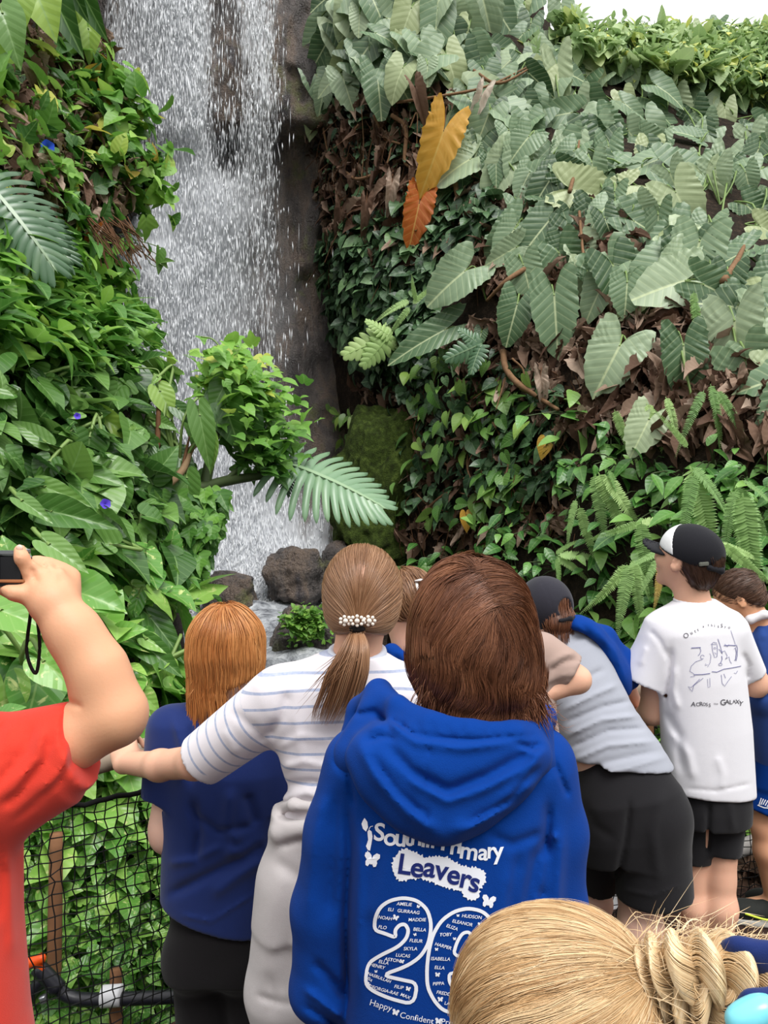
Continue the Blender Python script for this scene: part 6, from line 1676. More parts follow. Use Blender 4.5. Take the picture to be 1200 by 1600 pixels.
# ragged white patch behind the second word
rgp = np.random.default_rng(12)
base = [(345, 385), (380, 330), (430, 300), (500, 330), (570, 365), (640, 360), (720, 362), (790, 400), (830, 425), (900, 440), (960, 440), (1000, 470), (1010, 530), (985, 570), (960, 600), (965, 650), (920, 672), (860, 655), (835, 610), (760, 590), (680, 570), (620, 540), (540, 515), (470, 520), (400, 535), (355, 500), (335, 440)]
rag = []
for (a, b), (c, d_) in zip(base, base[1:] + base[:1]):
    k = max(2, int(math.hypot(c - a, d_ - b) / 11))
    for i in range(k):
        x, y = a + (c - a) * i / k, b + (d_ - b) * i / k; m_ = 16 * rgp.random() * (1 if i % 2 else -0.3)
        L_ = math.hypot(c - a, d_ - b); rag.append((x + (d_ - b) / L_ * m_, y - (c - a) / L_ * m_))
pieces.append(poly(rag))
lay_print('back_print', pieces, hood_bvh, M_PRINT, hoodie)
lp = []
for ch, x, y, h_, a_ in [('L', 425, 420, 150, 8), ('e', 518, 440, 150, 9), ('a', 608, 440, 150, 10), ('v', 692, 460, 150, 10), ('e', 780, 492, 150, 11), ('r', 862, 520, 150, 12), ('s', 930, 548, 150, 13)]:
    lp.append(pt(ch, x, y, h_ * 0.98, a_, 0.022))
lay_print('back_print', lp, hood_bvh, M_PRINTN, hoodie, 0.0022)

# ------------------------------------------------------------------ the girl in the striped T-shirt with a ponytail
d0 = 1.6; q = K(d0)
who = person(q(550, 1250), 'girl in a blue-striped white T-shirt with a low ponytail and pearl hair clip')
f = Frame(q(566, 932, 0.0), yaw=-0.06, pitch=-0.08, roll=0.0, H=0.192)
S = Solid(); add_head(S, f); add_neck(S, f, q(556, 1045, 0.02), 0.05)
S.loft([(q(552, 1045, 0.02), 0.09, 0.055), (q(545, 1085, 0.02), 0.145, 0.075), (q(545, 1170, 0.02), 0.125, 0.08), (q(545, 1260, 0.02), 0.105, 0.075), (q(535, 1340, 0.02), 0.125, 0.08)], 0.03)
pel = q(525, 1370, 0.02)
kn = [q(465, 1590, 0.03), q(580, 1590, 0.03)]; an = [q(462, 1850, 0.06), q(590, 1850, 0.06)]
legs_of(S, pel, 0.12, kn, an)
wr_ = q(196, 1192, 0.32)
S.chain([q(440, 1090, 0.02), q(306, 1190, 0.10), q(250, 1196, 0.2), wr_], [0.046, 0.037, 0.034, 0.026], 0.02)
add_hand(S, wr_, (-0.35, 0.85, 0.30), (-0.45, -0.35, 0.8), 0.15, 1, ((0.6, 0.9, 0.6),) * 4, 0.5, wr=0.026, tdir=(0.3, 0.9, -0.3))
w2 = q(640, 1210, 0.66)
S.chain([q(655, 1095, 0.02), q(668, 1215, 0.25), w2], [0.046, 0.036, 0.026], 0.02)
add_hand(S, w2, (-0.1, 1, 0.1), (0, -0.1, 1), 0.145, -1, ((0.4, 0.7, 0.6),) * 4)
solid_obj('body', S, M_SKIN, who, 0.005); add_eyes(f, who)
S = Solid()
S.loft([(q(556, 1018, 0.0), 0.062, 0.058), (q(552, 1038, 0.01), 0.115, 0.070), (q(545, 1068, 0.015), 0.165, 0.086), (q(542, 1110, 0.02), 0.168, 0.098), (q(540, 1180, 0.02), 0.142, 0.098), (q(545, 1235, 0.02), 0.128, 0.092), (q(545, 1290, 0.02), 0.142, 0.098)], 0.03)
S.cone(q(440, 1092, 0.02), q(316, 1187, 0.10), 0.072, 0.058, 0.035, flat=True)
S.cone(q(655, 1095, 0.02), q(668, 1190, 0.18), 0.070, 0.056, 0.035, flat=True)
S.cone(q(305, 1196, 0.106), q(322, 1184, 0.09), 0.050, 0.046, 0.004, '-', flat=True)
S.cone(f.p(0, -0.05, -0.2), q(556, 1020, 0.0), 0.052, 0.050, 0.004, '-')
S.warp(ripples(2.6, 0.0028, (1, 1, 0.7), 5))
S.warp(folds([([(418, 1155), (440, 1120), (450, 1080)], 9, -0.007), ([(440, 1200), (475, 1190), (520, 1200)], 6, 0.004), ([(432, 1170), (470, 1150), (520, 1158)], 6, 0.003), ([(445, 1225), (490, 1222), (550, 1240)], 6, -0.005), ([(430, 1250), (480, 1240), (540, 1258)], 7, 0.006), ([(360, 1110), (400, 1140), (415, 1160)], 8, -0.004), ([(470, 1060), (462, 1120), (470, 1190)], 8, 0.003), ([(350, 1140), (370, 1180)], 7, 0.003)]))
m, nt, out = new_mat('striped_cotton')
st = attr(nt, 'st'); msk = attr(nt, 'plain')
fr = math_(nt, 'ABSOLUTE', math_(nt, 'SUBTRACT', math_(nt, 'FRACT', st), 0.5))
mr = N(nt, 'ShaderNodeMapRange'); mr.inputs[1].default_value = 0.075; mr.inputs[2].default_value = 0.10; mr.inputs[3].default_value = 1; mr.inputs[4].default_value = 0
nt.links.new(fr, mr.inputs[0])
dash = noise_node(nt, 160, 2, vec=obj_vec(nt))
a_ = math_(nt, 'MULTIPLY', math_(nt, 'MULTIPLY', mr.outputs[0], msk), math_(nt, 'ADD', math_(nt, 'MULTIPLY', dash, 0.6), 0.45))
c_ = mix(nt, a_, C(226, 221, 226), C(142, 158, 192))
wv = noise_node(nt, 900, 2, vec=obj_vec(nt))
pp = principled(nt, out, c_, 0.85, 0.15, bump(nt, wv, 0.2, 0.0025)); pp.inputs['Sheen Weight'].default_value = 0.15
M_STRIPE = m
sa, sb = q(440, 1092, 0.02), q(316, 1187, 0.10)
def stripe_attr(V):
    ax = unit(sb - sa); t = (V - sa) @ ax; rad = np.linalg.norm((V - sa) - t[:, None] * ax, axis=1)
    arm = (t > 0.052) & (rad < 0.085)
    x, y = px_of(V)
    sag = 0.012 * ((x - 560) / 100.0) ** 2
    st = np.where(arm, t / 0.031 + 0.15, (V[:, 2] + 0.6 * sag) / 0.0315 + 0.1)
    plain = np.clip((V[:, 2] - q(0, 1222)[2]) / 0.004, 0, 1)
    return {'st': st, 'plain': plain}
solid_obj('t_shirt', S, M_STRIPE, who, 0.0045, attrs=stripe_attr)
S = Solid(); nb = q(558, 1019, 0.0)
th = np.linspace(0, 2 * np.pi, 25)
S.chain([nb + np.array([0.055 * math.cos(a), 0.052 * math.sin(a) + 0.004, 0.012 * math.sin(a)]) for a in th], [0.0075] * 25, 0.004)
solid_obj('neckband', S, fabric('pale_blue_rib', C(206, 212, 226), 0.85, 900, 0.2, 0.04), who, 0.004)
S = Solid()
S.loft([(q(530, 1268, 0.02), 0.142, 0.10), (q(525, 1310, 0.02), 0.140, 0.10), (q(520, 1390, 0.02), 0.146, 0.105), (q(520, 1440, 0.02), 0.150, 0.105)], 0.03)
S.chain([q(432, 1302, 0.06), q(440, 1300, -0.03), q(500, 1292, -0.085), q(570, 1296, -0.088), q(640, 1302, -0.03)], [0.018, 0.020, 0.020, 0.018, 0.018], 0.012)
S.chain([q(440, 1262, 0.03), q(460, 1258, -0.05), q(540, 1266, -0.085), q(620, 1262, -0.04)], [0.012, 0.013, 0.013, 0.012], 0.014)
for sx, (x1, x2) in ((-1, (468, 460)), (1, (580, 592))):
    S.cone(q(x1, 1380, 0.02), q(x2, 1545, 0.03), 0.088, 0.100, 0.03); S.cone(q(x2, 1545, 0.03), q(x2 + 4, 1590, 0.03), 0.100, 0.086, 0.02); S.cone(q(x2 + 4, 1590, 0.03), q(x2 + 2, 1868, 0.06), 0.088, 0.062, 0.02)
S.warp(ripples(2.4, 0.003, (1, 1, 0.5), 6))
S.warp(folds([([(436, 1322), (470, 1312), (530, 1322)], 5, -0.007), ([(428, 1345), (470, 1372), (500, 1400)], 9, -0.004), ([(445, 1350), (420, 1450), (415, 1540)], 16, 0.005), ([(480, 1400), (450, 1480), (440, 1560)], 10, -0.004), ([(400, 1555), (440, 1568), (500, 1570)], 5, -0.006), ([(420, 1520), (428, 1560), (424, 1590)], 5, -0.003), ([(432, 1276), (470, 1272), (520, 1280)], 4, -0.006)]))
solid_obj('joggers', S, M_GREYJ, who, 0.0055)
for a in an: shoe(who, a, a + np.array([0, 0.2, 0]), M_SHOE, M_SOLE)
# hair gathered into a low tail
S = Solid(); S.ell(q(566, 924, 0.008), (0.0835, 0.098, 0.1005), None, 0.01); S.ell(q(564, 962, 0.0), (0.066, 0.080, 0.045), None, 0.03)
S.cut(q(566, 993, 0), (0, -0.25, -1)); S.cut(q(566, 926, 0.055), (0, 1, -0.5))
HV2 = S; TIE = q(558, 984, -0.084)
def dir_pony(p, nr, t):
    v = TIE - p; r = np.linalg.norm(v, axis=-1, keepdims=True)
    return unit(v) * 1.0 + np.array([0, -0.55, 0.25]) * np.clip((p[:, 2:3] - TIE[2]) / 0.1, 0, 1)
def pony(g, V):
    r = np.random.default_rng(9)
    V2 = V[V[:, 1] < d0 + 0.06]; n = 3800; s = V2[r.integers(0, len(V2), n)]
    dist = np.linalg.norm(s - TIE, axis=1)
    ps = grow_hair(HV2, s, dir_pony, np.minimum(dist * 0.98, r.uniform(0.05, 0.12, n)), 11, r.uniform(-0.002, 0.0012, n), 10, None, 0.04)
    cl = np.clip(0.45 + 0.12 * noise3(s, 10.0, 5) + 0.2 * r.normal(size=n), 0, 1)
    lock_geo(g, ps, r.uniform(0.0005, 0.0012, n), 11, flat=0.6, clump=cl)
    n = 900
    a = TIE + np.column_stack([r.normal(0, 0.006, n), r.normal(-0.006, 0.004, n), r.normal(0, 0.004, n)])
    off = np.column_stack([r.normal(0, 1, n), r.normal(0, 0.7, n)]); off /= np.maximum(1, np.linalg.norm(off, axis=1) / 1.6)[:, None]
    ln = r.uniform(0.45, 1.0, n)
    gd = curve_pts([TIE, q(556, 1012, -0.112), q(545, 1052, -0.118), q(532, 1092, -0.112), q(514, 1132, -0.10)], 20)
    ps = []
    wd = np.interp(np.linspace(0, 1, 14), [0, 0.12, 0.5, 0.85, 1], [0.006, 0.012, 0.026, 0.026, 0.020])
    for i in range(n):
        u = np.linspace(0, ln[i], 14); k = u * 19; c = np.array([gd[np.minimum(19, int(z))] * (1 - z % 1) + gd[np.minimum(19, int(z) + 1)] * (z % 1) for z in k])
        w = np.interp(u, np.linspace(0, 1, 14), wd)
        pth = c + w[:, None] * np.array([off[i, 0] - 0.15 * u[-1], off[i, 1] * 0.7, 0])
        pth[0] = a[i]; ps.append(pth)
    ps = np.array(ps); fl = r.random(n) < 0.05
    ps[fl, 6:, 0] -= (np.linspace(0, 1, 8) ** 1.5 * 0.035)[None]
    lock_geo(g, ps, r.uniform(0.0007, 0.0017, n), 13, flat=0.6, clump=np.clip(0.42 + 0.14 * off[:, 0] + 0.2 * r.normal(size=n), 0, 1))
hair_obj(who, HV2, HAIR_MOUSE, 0.0045, [pony], 0.36, inset=0.001)
S = Solid(); S.ell(TIE + [0, -0.004, 0.002], (0.017, 0.014, 0.009), None)
solid_obj('hair_tie', S, M_BAND, who, 0.003)
g = Geo(); Vi, Fi = ico(2)
for cx, n_, R_ in ((540, 7, 8.5), (558, 8, 9.5), (577, 7, 8.5)):
    cc = q(cx, 970, -0.104 + 0.02 * ((cx - 558) / 20.0) ** 2 * 0.3)
    g.add(Vi * np.array([0.0052, 0.004, 0.0052]) + cc + [0, -0.003, 0], Fi)
    for k in range(n_):
        a = 2 * math.pi * k / n_; g.add(Vi * 0.0036 + cc + [math.cos(a) * R_ * 0.00125, 0, math.sin(a) * R_ * 0.00095], Fi)
g.build('hair_clip', M_PEARL, who)
# ------------------------------------------------------------------ the girl with ginger hair
def straight_hair(V, HVx, dirfn, n, L, r0, seed, lo=-0.003, hi=0.002, ymax=None, free=None, tone0=0.45, var=0.2, nf=9.0, wob=0.06, g=None, steps=11, gain=0.14):
    r = np.random.default_rng(seed)
    V2 = V if ymax is None else V[V[:, 1] < ymax]
    s = V2[r.integers(0, len(V2), n)]
    ps = grow_hair(HVx, s, dirfn, r.uniform(L[0], L[1], n), steps, r.uniform(lo, hi, n), seed + 1, free, wob)
    cl = np.clip(tone0 + gain * noise3(s * np.array([1, 1, 0.35]), nf, 5) + var * r.normal(size=n), 0, 1)
    lock_geo(g, ps, r.uniform(r0[0], r0[1], n), seed + 2, flat=0.65, clump=cl)
d0 = 1.95; q = K(d0)
who = person(q(345, 1300), 'girl with straight ginger hair in a navy T-shirt and black trousers')
f = Frame(q(352, 1010, 0.03), yaw=-0.15, pitch=-0.35, roll=0.0, H=0.195)
S = Solid(); add_head(S, f); add_neck(S, f, q(358, 1112, 0.03), 0.05)
S.loft([(q(352, 1108, 0.03), 0.085, 0.055), (q(350, 1140, 0.03), 0.140, 0.075), (q(350, 1250, 0.0), 0.125, 0.085), (q(345, 1360, 0.0), 0.100, 0.080), (q(340, 1430, 0.0), 0.098, 0.078)], 0.03)
pel = q(340, 1445, 0.0); kn = [np.array([pel[0] - 0.05, d0 + 0.03, 0.36]), np.array([pel[0] + 0.07, d0 + 0.03, 0.36])]; an = [np.array([pel[0] - 0.04, d0 + 0.06, 0.07]), np.array([pel[0] + 0.09, d0 + 0.06, 0.07])]
legs_of(S, pel, 0.115, kn, an)
wl, wr2 = q(318, 1190, 0.22), q(392, 1190, 0.30)
S.chain([q(266, 1140, 0.02), q(264, 1306, 0.0), wl], [0.048, 0.040, 0.026], 0.02); S.chain([q(428, 1140, 0.02), q(432, 1300, 0.02), wr2], [0.048, 0.038, 0.026], 0.02)
S.ell(q(264, 1292, 0.0), (0.046, 0.050, 0.050), None, 0.03)
add_hand(S, wl, (0.2, 1, 0.1), (0, -0.2, 1), 0.14, -1, ((0.3, 0.7, 0.6),) * 4); add_hand(S, wr2, (-0.2, 1, 0.1), (0, -0.2, 1), 0.14, 1, ((0.3, 0.7, 0.6),) * 4)
solid_obj('body', S, M_SKIN3, who, 0.006); add_eyes(f, who)
S = Solid()
S.loft([(q(355, 1088, 0.02), 0.060, 0.055), (q(352, 1106, 0.025), 0.115, 0.070), (q(350, 1130, 0.02), 0.160, 0.088), (q(350, 1200, 0.0), 0.156, 0.102), (q(345, 1320, 0.0), 0.146, 0.108), (q(340, 1400, 0.0), 0.142, 0.108), (q(336, 1470, 0.0), 0.136, 0.105)], 0.03)
S.cone(q(268, 1140, 0.02), q(258, 1248, 0.0), 0.066, 0.061, 0.03, flat=True); S.cone(q(428, 1140, 0.02), q(438, 1250, 0.01), 0.066, 0.061, 0.03, flat=True)
S.cone(q(258, 1236, 0.0), q(258, 1256, 0.0), 0.052, 0.054, 0.003, '-', flat=True)
S.cut(q(330, 1424, 0), (-0.32, -0.0, -1.0), 0.006)
S.warp(ripples(2.6, 0.003, (1, 1, 0.7), 7))
S.warp(folds([([(262, 1400), (320, 1370), (380, 1340), (420, 1310)], 8, -0.009), ([(350, 1330), (380, 1335), (420, 1310)], 10, 0.008), ([(330, 1400), (370, 1370), (420, 1340)], 9, 0.006), ([(300, 1250), (312, 1300), (305, 1350)], 7, -0.008), ([(296, 1130), (302, 1170), (298, 1230)], 6, -0.006), ([(330, 1130), (340, 1170), (330, 1200)], 6, 0.005), ([(360, 1230), (355, 1290), (375, 1320)], 10, 0.007), ([(280, 1430), (330, 1440), (400, 1395)], 3, 0.003), ([(385, 1240), (400, 1290)], 8, -0.006), ([(300, 1270), (340, 1300), (400, 1290)], 6, -0.005), ([(320, 1110), (360, 1125), (400, 1115)], 5, -0.004), ([(270, 1120), (285, 1170), (280, 1220)], 6, 0.005), ([(262, 1350), (300, 1345), (350, 1320)], 6, 0.005)], 1.7))
solid_obj('t_shirt', S, M_NAVY, who, 0.0055)
trousers(who, q(340, 1452, 0.0), 0.118, kn, [a + np.array([0, 0, 0.0]) for a in an], M_BLACKT, (0.085, 0.075, 0.070), float(q(340, 1395)[2]), 0.098)
for a in an: shoe(who, a, a + np.array([0, 0.2, 0]), M_SHOE, M_SOLE)
S = Solid(); S.ell(q(353, 1000, 0.02), (0.092, 0.098, 0.098), rot_euler(0, -0.3, 0), 0.02)
S.loft([(q(354, 1002, 0.02), 0.078, 0.084), (q(353, 1030, 0.01), 0.091, 0.088), (q(352, 1068, 0.005), 0.094, 0.080), (q(350, 1088, 0.005), 0.092, 0.074)], 0.05, cap=0.03)
S.cut(q(300, 1090, 0), (0.36, 0, -1.0), 0.006); S.cut(q(352, 1010, 0.085), (0, 1, -0.35), 0.01)
HVg = S; Wg = q(350, 944, 0.0)
def dir_gin(p, nr, t):
    v = p - Wg; r = np.linalg.norm(v * [1, 1, 0.5], axis=-1, keepdims=True)
    return unit(v) * np.clip(1 - r / 0.11, 0.0, 1) + np.array([0, 0, -0.9]) + np.array([0.10, 0, 0]) * np.sin(p[:, 2:3] * 60 + 9 * p[:, 0:1])
def gin(g, V):
    fr = lambda p: p[:, 2] < float(q(350, 1070)[2])
    straight_hair(V, HVg, dir_gin, 3600, (0.05, 0.12), (0.0007, 0.0016), 21, -0.005, 0.003, d0 + 0.06, fr, 0.5, 0.10, 8.0, 0.05, g, gain=0.26)
    r = np.random.default_rng(5); n = 420; x = r.uniform(300, 400, n)
    s = np.array([q(a, 1056 + r.normal() * 14 - 0.28 * (a - 300)) for a in x]); s[:, 1] = d0 - 0.080 * np.sqrt(np.clip(1 - ((x - 352) / 60) ** 2, 0.02, 1)) + 0.011
    e = s + np.column_stack([r.normal(0, 0.008, n), r.normal(0, 0.004, n), -r.uniform(0.02, 0.05, n)])
    lock_geo(g, np.stack([curve_pts([a, (a + b) / 2 + [0, -0.003, 0], b], 6) for a, b in zip(s, e)]), 0.0012, 6, (0.2, 0.8), flat=0.6, rootw=0.02)
hair_obj(who, HVg, HAIR_GINGER, 0.0055, [gin], 0.25, inset=0.005)

# ------------------------------------------------------------------ the child hidden between the ponytail and the shaggy hair
d0 = 2.1; q = K(d0)
who = person(q(640, 1200), 'child in a bright blue hoodie almost hidden between the ponytail girl and the shaggy-haired child')
f = Frame(q(634, 950, 0.0), yaw=0.35, pitch=-0.2, H=0.185)
S = Solid(); add_head(S, f); add_neck(S, f, q(640, 1050, 0.0), 0.048)
S.loft([(q(640, 1045), 0.08, 0.05), (q(640, 1075), 0.125, 0.07), (q(640, 1180), 0.115, 0.08), (q(640, 1330), 0.12, 0.08)], 0.03)
pel = q(640, 1350); kn = [np.array([pel[0] - 0.08, d0, 0.36]), np.array([pel[0] + 0.08, d0, 0.36])]; an = [np.array([pel[0] - 0.09, d0, 0.07]), np.array([pel[0] + 0.09, d0, 0.07])]
legs_of(S, pel, 0.115, kn, an)
wl, wr2 = q(600, 1170, 0.36), q(690, 1160, 0.40)
S.chain([q(566, 1085), q(560, 1200, 0.1), wl], [0.045, 0.036, 0.025], 0.02); S.chain([q(714, 1085), q(724, 1200, 0.1), wr2], [0.045, 0.036, 0.025], 0.02)
add_hand(S, wl, (0.1, 1, 0), (0, -0.1, 1), 0.135, -1, ((0.3, 0.7, 0.6),) * 4); add_hand(S, wr2, (-0.1, 1, 0), (0, -0.1, 1), 0.135, 1, ((0.3, 0.7, 0.6),) * 4)
solid_obj('body', S, M_SKIN, who, 0.006); add_eyes(f, who)
S = Solid()
S.loft([(q(640, 1040), 0.065, 0.06), (q(640, 1060), 0.115, 0.075), (q(640, 1090), 0.145, 0.088), (q(640, 1200), 0.142, 0.1), (q(640, 1360), 0.138, 0.1)], 0.03)
S.chain([q(566, 1090), q(560, 1200, 0.1), q(590, 1180, 0.28)], [0.056, 0.047, 0.040], 0.02); S.chain([q(714, 1090), q(724, 1200, 0.1), q(700, 1172, 0.30)], [0.056, 0.047, 0.040], 0.02)
S.chain([q(590, 1042, 0.06), q(596, 1022, 0.0), q(612, 1018, -0.06), q(640, 1034, -0.09), q(674, 1026, -0.05), q(684, 1040, 0.05)], [0.024, 0.024, 0.022, 0.020, 0.022, 0.024], 0.02)
S.ell(q(640, 1075, -0.075), (0.10, 0.04, 0.06), None, 0.03)
S.warp(ripples(4.0, 0.003, (1, 1, 1), 8)); S.warp(folds([([(598, 1010), (606, 1030), (604, 1050)], 3, -0.006), ([(618, 1020), (628, 1040), (632, 1060)], 4, -0.006), ([(590, 1030), (612, 1036)], 3, 0.004)]))
solid_obj('hoodie', S, M_BLUE, who, 0.006)
trousers(who, pel, 0.118, kn, an, M_BLACKT, (0.082, 0.07, 0.065), float(q(640, 1310)[2]), 0.095)
for a in an: shoe(who, a, a + np.array([0, 0.2, 0]), M_SHOE, M_SOLE)
S = Solid(); S.ell(q(636, 936, 0.0), (0.082, 0.094, 0.088), f.R, 0.02); S.cut(q(636, 968, 0), (0, -0.1, -1), 0.01); S.cut(f.p(0, 0.28, 0), f.v(0, 1, -0.4), 0.01); HVh = S
def hid(g, V): straight_hair(V, HVh, lambda p, nr, t: np.array([0.25, -0.3, -0.6]) + 0 * p, 900, (0.04, 0.09), (0.0008, 0.0016), 31, -0.002, 0.004, None, None, 0.35, 0.2, 9, 0.2, g, 9)
hair_obj(who, HVh, HAIR_MOUSE, 0.006, [hid], 0.2, inset=0.004)
g = Geo()
for a, b in (((648, 908), (661, 905)), ((649, 908), (653, 934)), ((660, 906), (654, 932)), ((652, 910), (651, 930))):
    V, F, s_, t_ = tube_geo(curve_pts([q(a[0], a[1], -0.07), q((a[0] + b[0]) / 2 + 1, (a[1] + b[1]) / 2, -0.082), q(b[0], b[1], -0.07)], 8), np.array([[0.003, 0.006, 0.008, 0.008, 0.008, 0.007, 0.005, 0.003]]), 6, 0.35); g.add(V, F)
g.build('hair_bow', simple('white_ribbon', C(238, 234, 232), 0.6, 0.3, 0.03), who)

# ------------------------------------------------------------------ the child in the taupe T-shirt
d0 = 2.06; q = K(d0)
who = person(q(810, 1200), 'child in a taupe T-shirt with one bent arm, head hidden behind the shaggy chestnut hair')
f = Frame(q(782, 952, 0.06), yaw=0.1, pitch=-0.3, H=0.185)
S = Solid(); add_head(S, f); add_neck(S, f, q(795, 1030, 0.03), 0.048)
S.loft([(q(798, 1020, 0.03), 0.07, 0.05), (q(800, 1050, 0.02), 0.105, 0.07), (q(804, 1180, 0.0), 0.105, 0.08), (q(806, 1330, 0.0), 0.115, 0.08)], 0.03)
pel = q(806, 1350); kn = [np.array([pel[0] - 0.08, d0, 0.36]), np.array([pel[0] + 0.05, d0, 0.36])]; an = [np.array([pel[0] - 0.09, d0, 0.07]), np.array([pel[0] + 0.06, d0, 0.07])]
legs_of(S, pel, 0.11, kn, an)
wl, wr2 = q(770, 1150, 0.45), q(838, 1088, -0.03)
S.chain([q(745, 1060), q(735, 1180, 0.2), wl], [0.044, 0.035, 0.025], 0.02)
S.chain([q(848, 1022, 0.0), q(902, 1062, -0.02), wr2], [0.044, 0.034, 0.026], 0.02)
add_hand(S, wl, (0, 1, 0), (0, 0, 1), 0.135, -1, ((0.3, 0.7, 0.6),) * 4); add_hand(S, wr2, (-1, -0.05, -0.2), (0, -1, 0), 0.135, 1, (0.2, 0.25, 0.3, 0.3))
solid_obj('body', S, M_SKIN, who, 0.006); add_eyes(f, who)
S = Solid()
S.loft([(q(798, 1000, 0.02), 0.065, 0.055), (q(800, 1018, 0.02), 0.095, 0.07), (q(802, 1045, 0.01), 0.112, 0.085), (q(804, 1120, 0.0), 0.112, 0.095), (q(812, 1200, 0.0), 0.122, 0.1), (q(814, 1340, 0.0), 0.128, 0.1)], 0.03)
S.cone(q(846, 1022, 0.0), q(896, 1052, -0.02), 0.060, 0.050, 0.03, flat=True); S.cone(q(746, 1062, 0.0), q(738, 1130, 0.1), 0.06, 0.052, 0.03, flat=True)
S.warp(ripples(3.0, 0.002, (1, 1, 1), 9)); S.warp(folds([([(858, 1050), (880, 1035), (905, 1030)], 4, -0.008), ([(856, 1040), (880, 1024), (900, 1018)], 4, 0.006), ([(850, 1068), (875, 1056), (900, 1052)], 4, 0.005), ([(848, 1058), (858, 1100), (872, 1160)], 4, -0.006)]))
solid_obj('t_shirt', S, M_TAUPE, who, 0.006)
trousers(who, pel, 0.118, kn, an, M_BLACKT, (0.08, 0.07, 0.06), float(q(806, 1310)[2]), 0.095)
for a in an: shoe(who, a, a + np.array([0, 0.2, 0]), M_SHOE, M_SOLE)
S = Solid(); S.ell(f.p(0, -0.04, 0.16), (0.074, 0.09, 0.078), f.R); S.cut(f.p(0, 0, -0.1), f.v(0, 0.3, -1), 0.01); S.cut(f.p(0, 0.3, 0), f.v(0, 1, -0.4), 0.01); HVt = S
def tau(g, V): straight_hair(V, HVt, lambda p, nr, t: np.array([0, -0.2, -0.8]) + 0 * p, 700, (0.04, 0.08), (0.0008, 0.0016), 41, -0.002, 0.003, None, None, 0.4, 0.2, 9, 0.2, g, 8)
hair_obj(who, HVt, HAIR_BROWN, 0.006, [tau], 0.2, inset=0.004)

# ------------------------------------------------------------------ the boy in grey with the backwards cap, bending over the rail
d0 = 2.3; q = K(d0)
who = person(q(980, 1400), 'child in grey T-shirt, black shorts and backwards cap, leaning over the railing')
f = Frame(q(852, 955, 0.12), yaw=0.55, pitch=-0.45, roll=-0.05, H=0.19)
S = Solid(); add_head(S, f); add_neck(S, f, q(880, 1015, 0.10), 0.05)
shs = (1, 0.15, 0.25)
S.loft([(q(876, 1000, 0.10), 0.075, 0.05), (q(886, 1025, 0.09), 0.105, 0.07), (q(920, 1105, 0.03), 0.105, 0.085), (q(965, 1205, -0.02), 0.120, 0.09)], 0.03, side=shs)
knL, knR = q(930, 1370, 0.16), q(1000, 1400, -0.02); anL = np.array([q(926, 1500, 0.16)[0], d0 + 0.16, 0.075]); anR = np.array([q(998, 1540, -0.02)[0], d0 - 0.02, 0.075])
S.ell(q(972, 1250, -0.02), (0.13, 0.10, 0.10), None, 0.03)
add_leg(S, q(938, 1275, 0.06), knL, anL, (anL[0] - 0.02, anL[1] + 0.13, 0.03), 0.03, (0.072, 0.048, 0.046, 0.032)); add_leg(S, q(1008, 1280, -0.05), knR, anR, (anR[0] + 0.01, anR[1] + 0.13, 0.03), 0.03, (0.085, 0.060, 0.058, 0.036))
wl, wr2 = q(842, 1130, 0.34), q(1000, 1120, 0.52)
S.chain([q(848, 1030, 0.1), q(826, 1120, 0.22), wl], [0.044, 0.036, 0.026], 0.02); S.chain([q(918, 1005, 0.12), q(972, 1062, 0.26), wr2], [0.044, 0.036, 0.026], 0.02)
add_hand(S, wl, (0, 1, 0), (0, 0, 1), 0.14, -1, ((0.3, 0.7, 0.6),) * 4); add_hand(S, wr2, (-0.2, 1, 0), (0, 0, 1), 0.14, 1, ((0.3, 0.7, 0.6),) * 4)
solid_obj('body', S, M_SKIN3, who, 0.006); add_eyes(f, who)
S = Solid()
S.loft([(q(868, 984, 0.11), 0.060, 0.055), (q(874, 998, 0.105), 0.090, 0.068), (q(888, 1026, 0.085), 0.112, 0.086), (q(910, 1080, 0.045), 0.116, 0.098), (q(934, 1135, 0.01), 0.124, 0.104), (q(960, 1190, -0.02), 0.150, 0.118), (q(976, 1225, -0.03), 0.158, 0.124), (q(1000, 1290, -0.04), 0.16, 0.125)], 0.03, side=shs)
S.cone(q(850, 1030, 0.1), q(834, 1092, 0.18), 0.058, 0.052, 0.03, flat=True); S.cone(q(916, 1005, 0.12), q(948, 1040, 0.2), 0.058, 0.05, 0.03, flat=True)
S.cut(q(970, 1203, -0.1), (-0.12, 0, -1), 0.006)
S.warp(ripples(2.8, 0.0025, (1, 1, 1), 10)); S.warp(folds([([(880, 1110), (930, 1085), (965, 1070)], 4, 0.006), ([(882, 1130), (940, 1105), (985, 1095)], 4, -0.006), ([(885, 1150), (940, 1125), (1000, 1118)], 4, 0.007), ([(888, 1170), (950, 1142), (1010, 1138)], 4, -0.006), ([(892, 1190), (950, 1165), (1025, 1158)], 4, 0.006), ([(870, 1085), (915, 1060), (945, 1045)], 4, -0.005), ([(896, 1210), (950, 1190), (1035, 1172)], 5, -0.005), ([(896, 1215), (970, 1204), (1045, 1182)], 2.5, 0.003), ([(860, 1010), (890, 1002), (915, 992)], 4, -0.004)], 1.4))
solid_obj('t_shirt', S, M_GREYT, who, 0.0055)
S = Solid()
S.loft([(q(950, 1165, 0.0), 0.108, 0.09), (q(965, 1195, -0.02), 0.126, 0.102), (q(978, 1240, -0.035), 0.150, 0.122), (q(985, 1300, -0.03), 0.155, 0.120), (q(985, 1335, -0.02), 0.150, 0.11)], 0.03, side=(1, 0, 0.1))
S.ell(q(1025, 1275, -0.06), (0.09, 0.085, 0.085), None, 0.05)
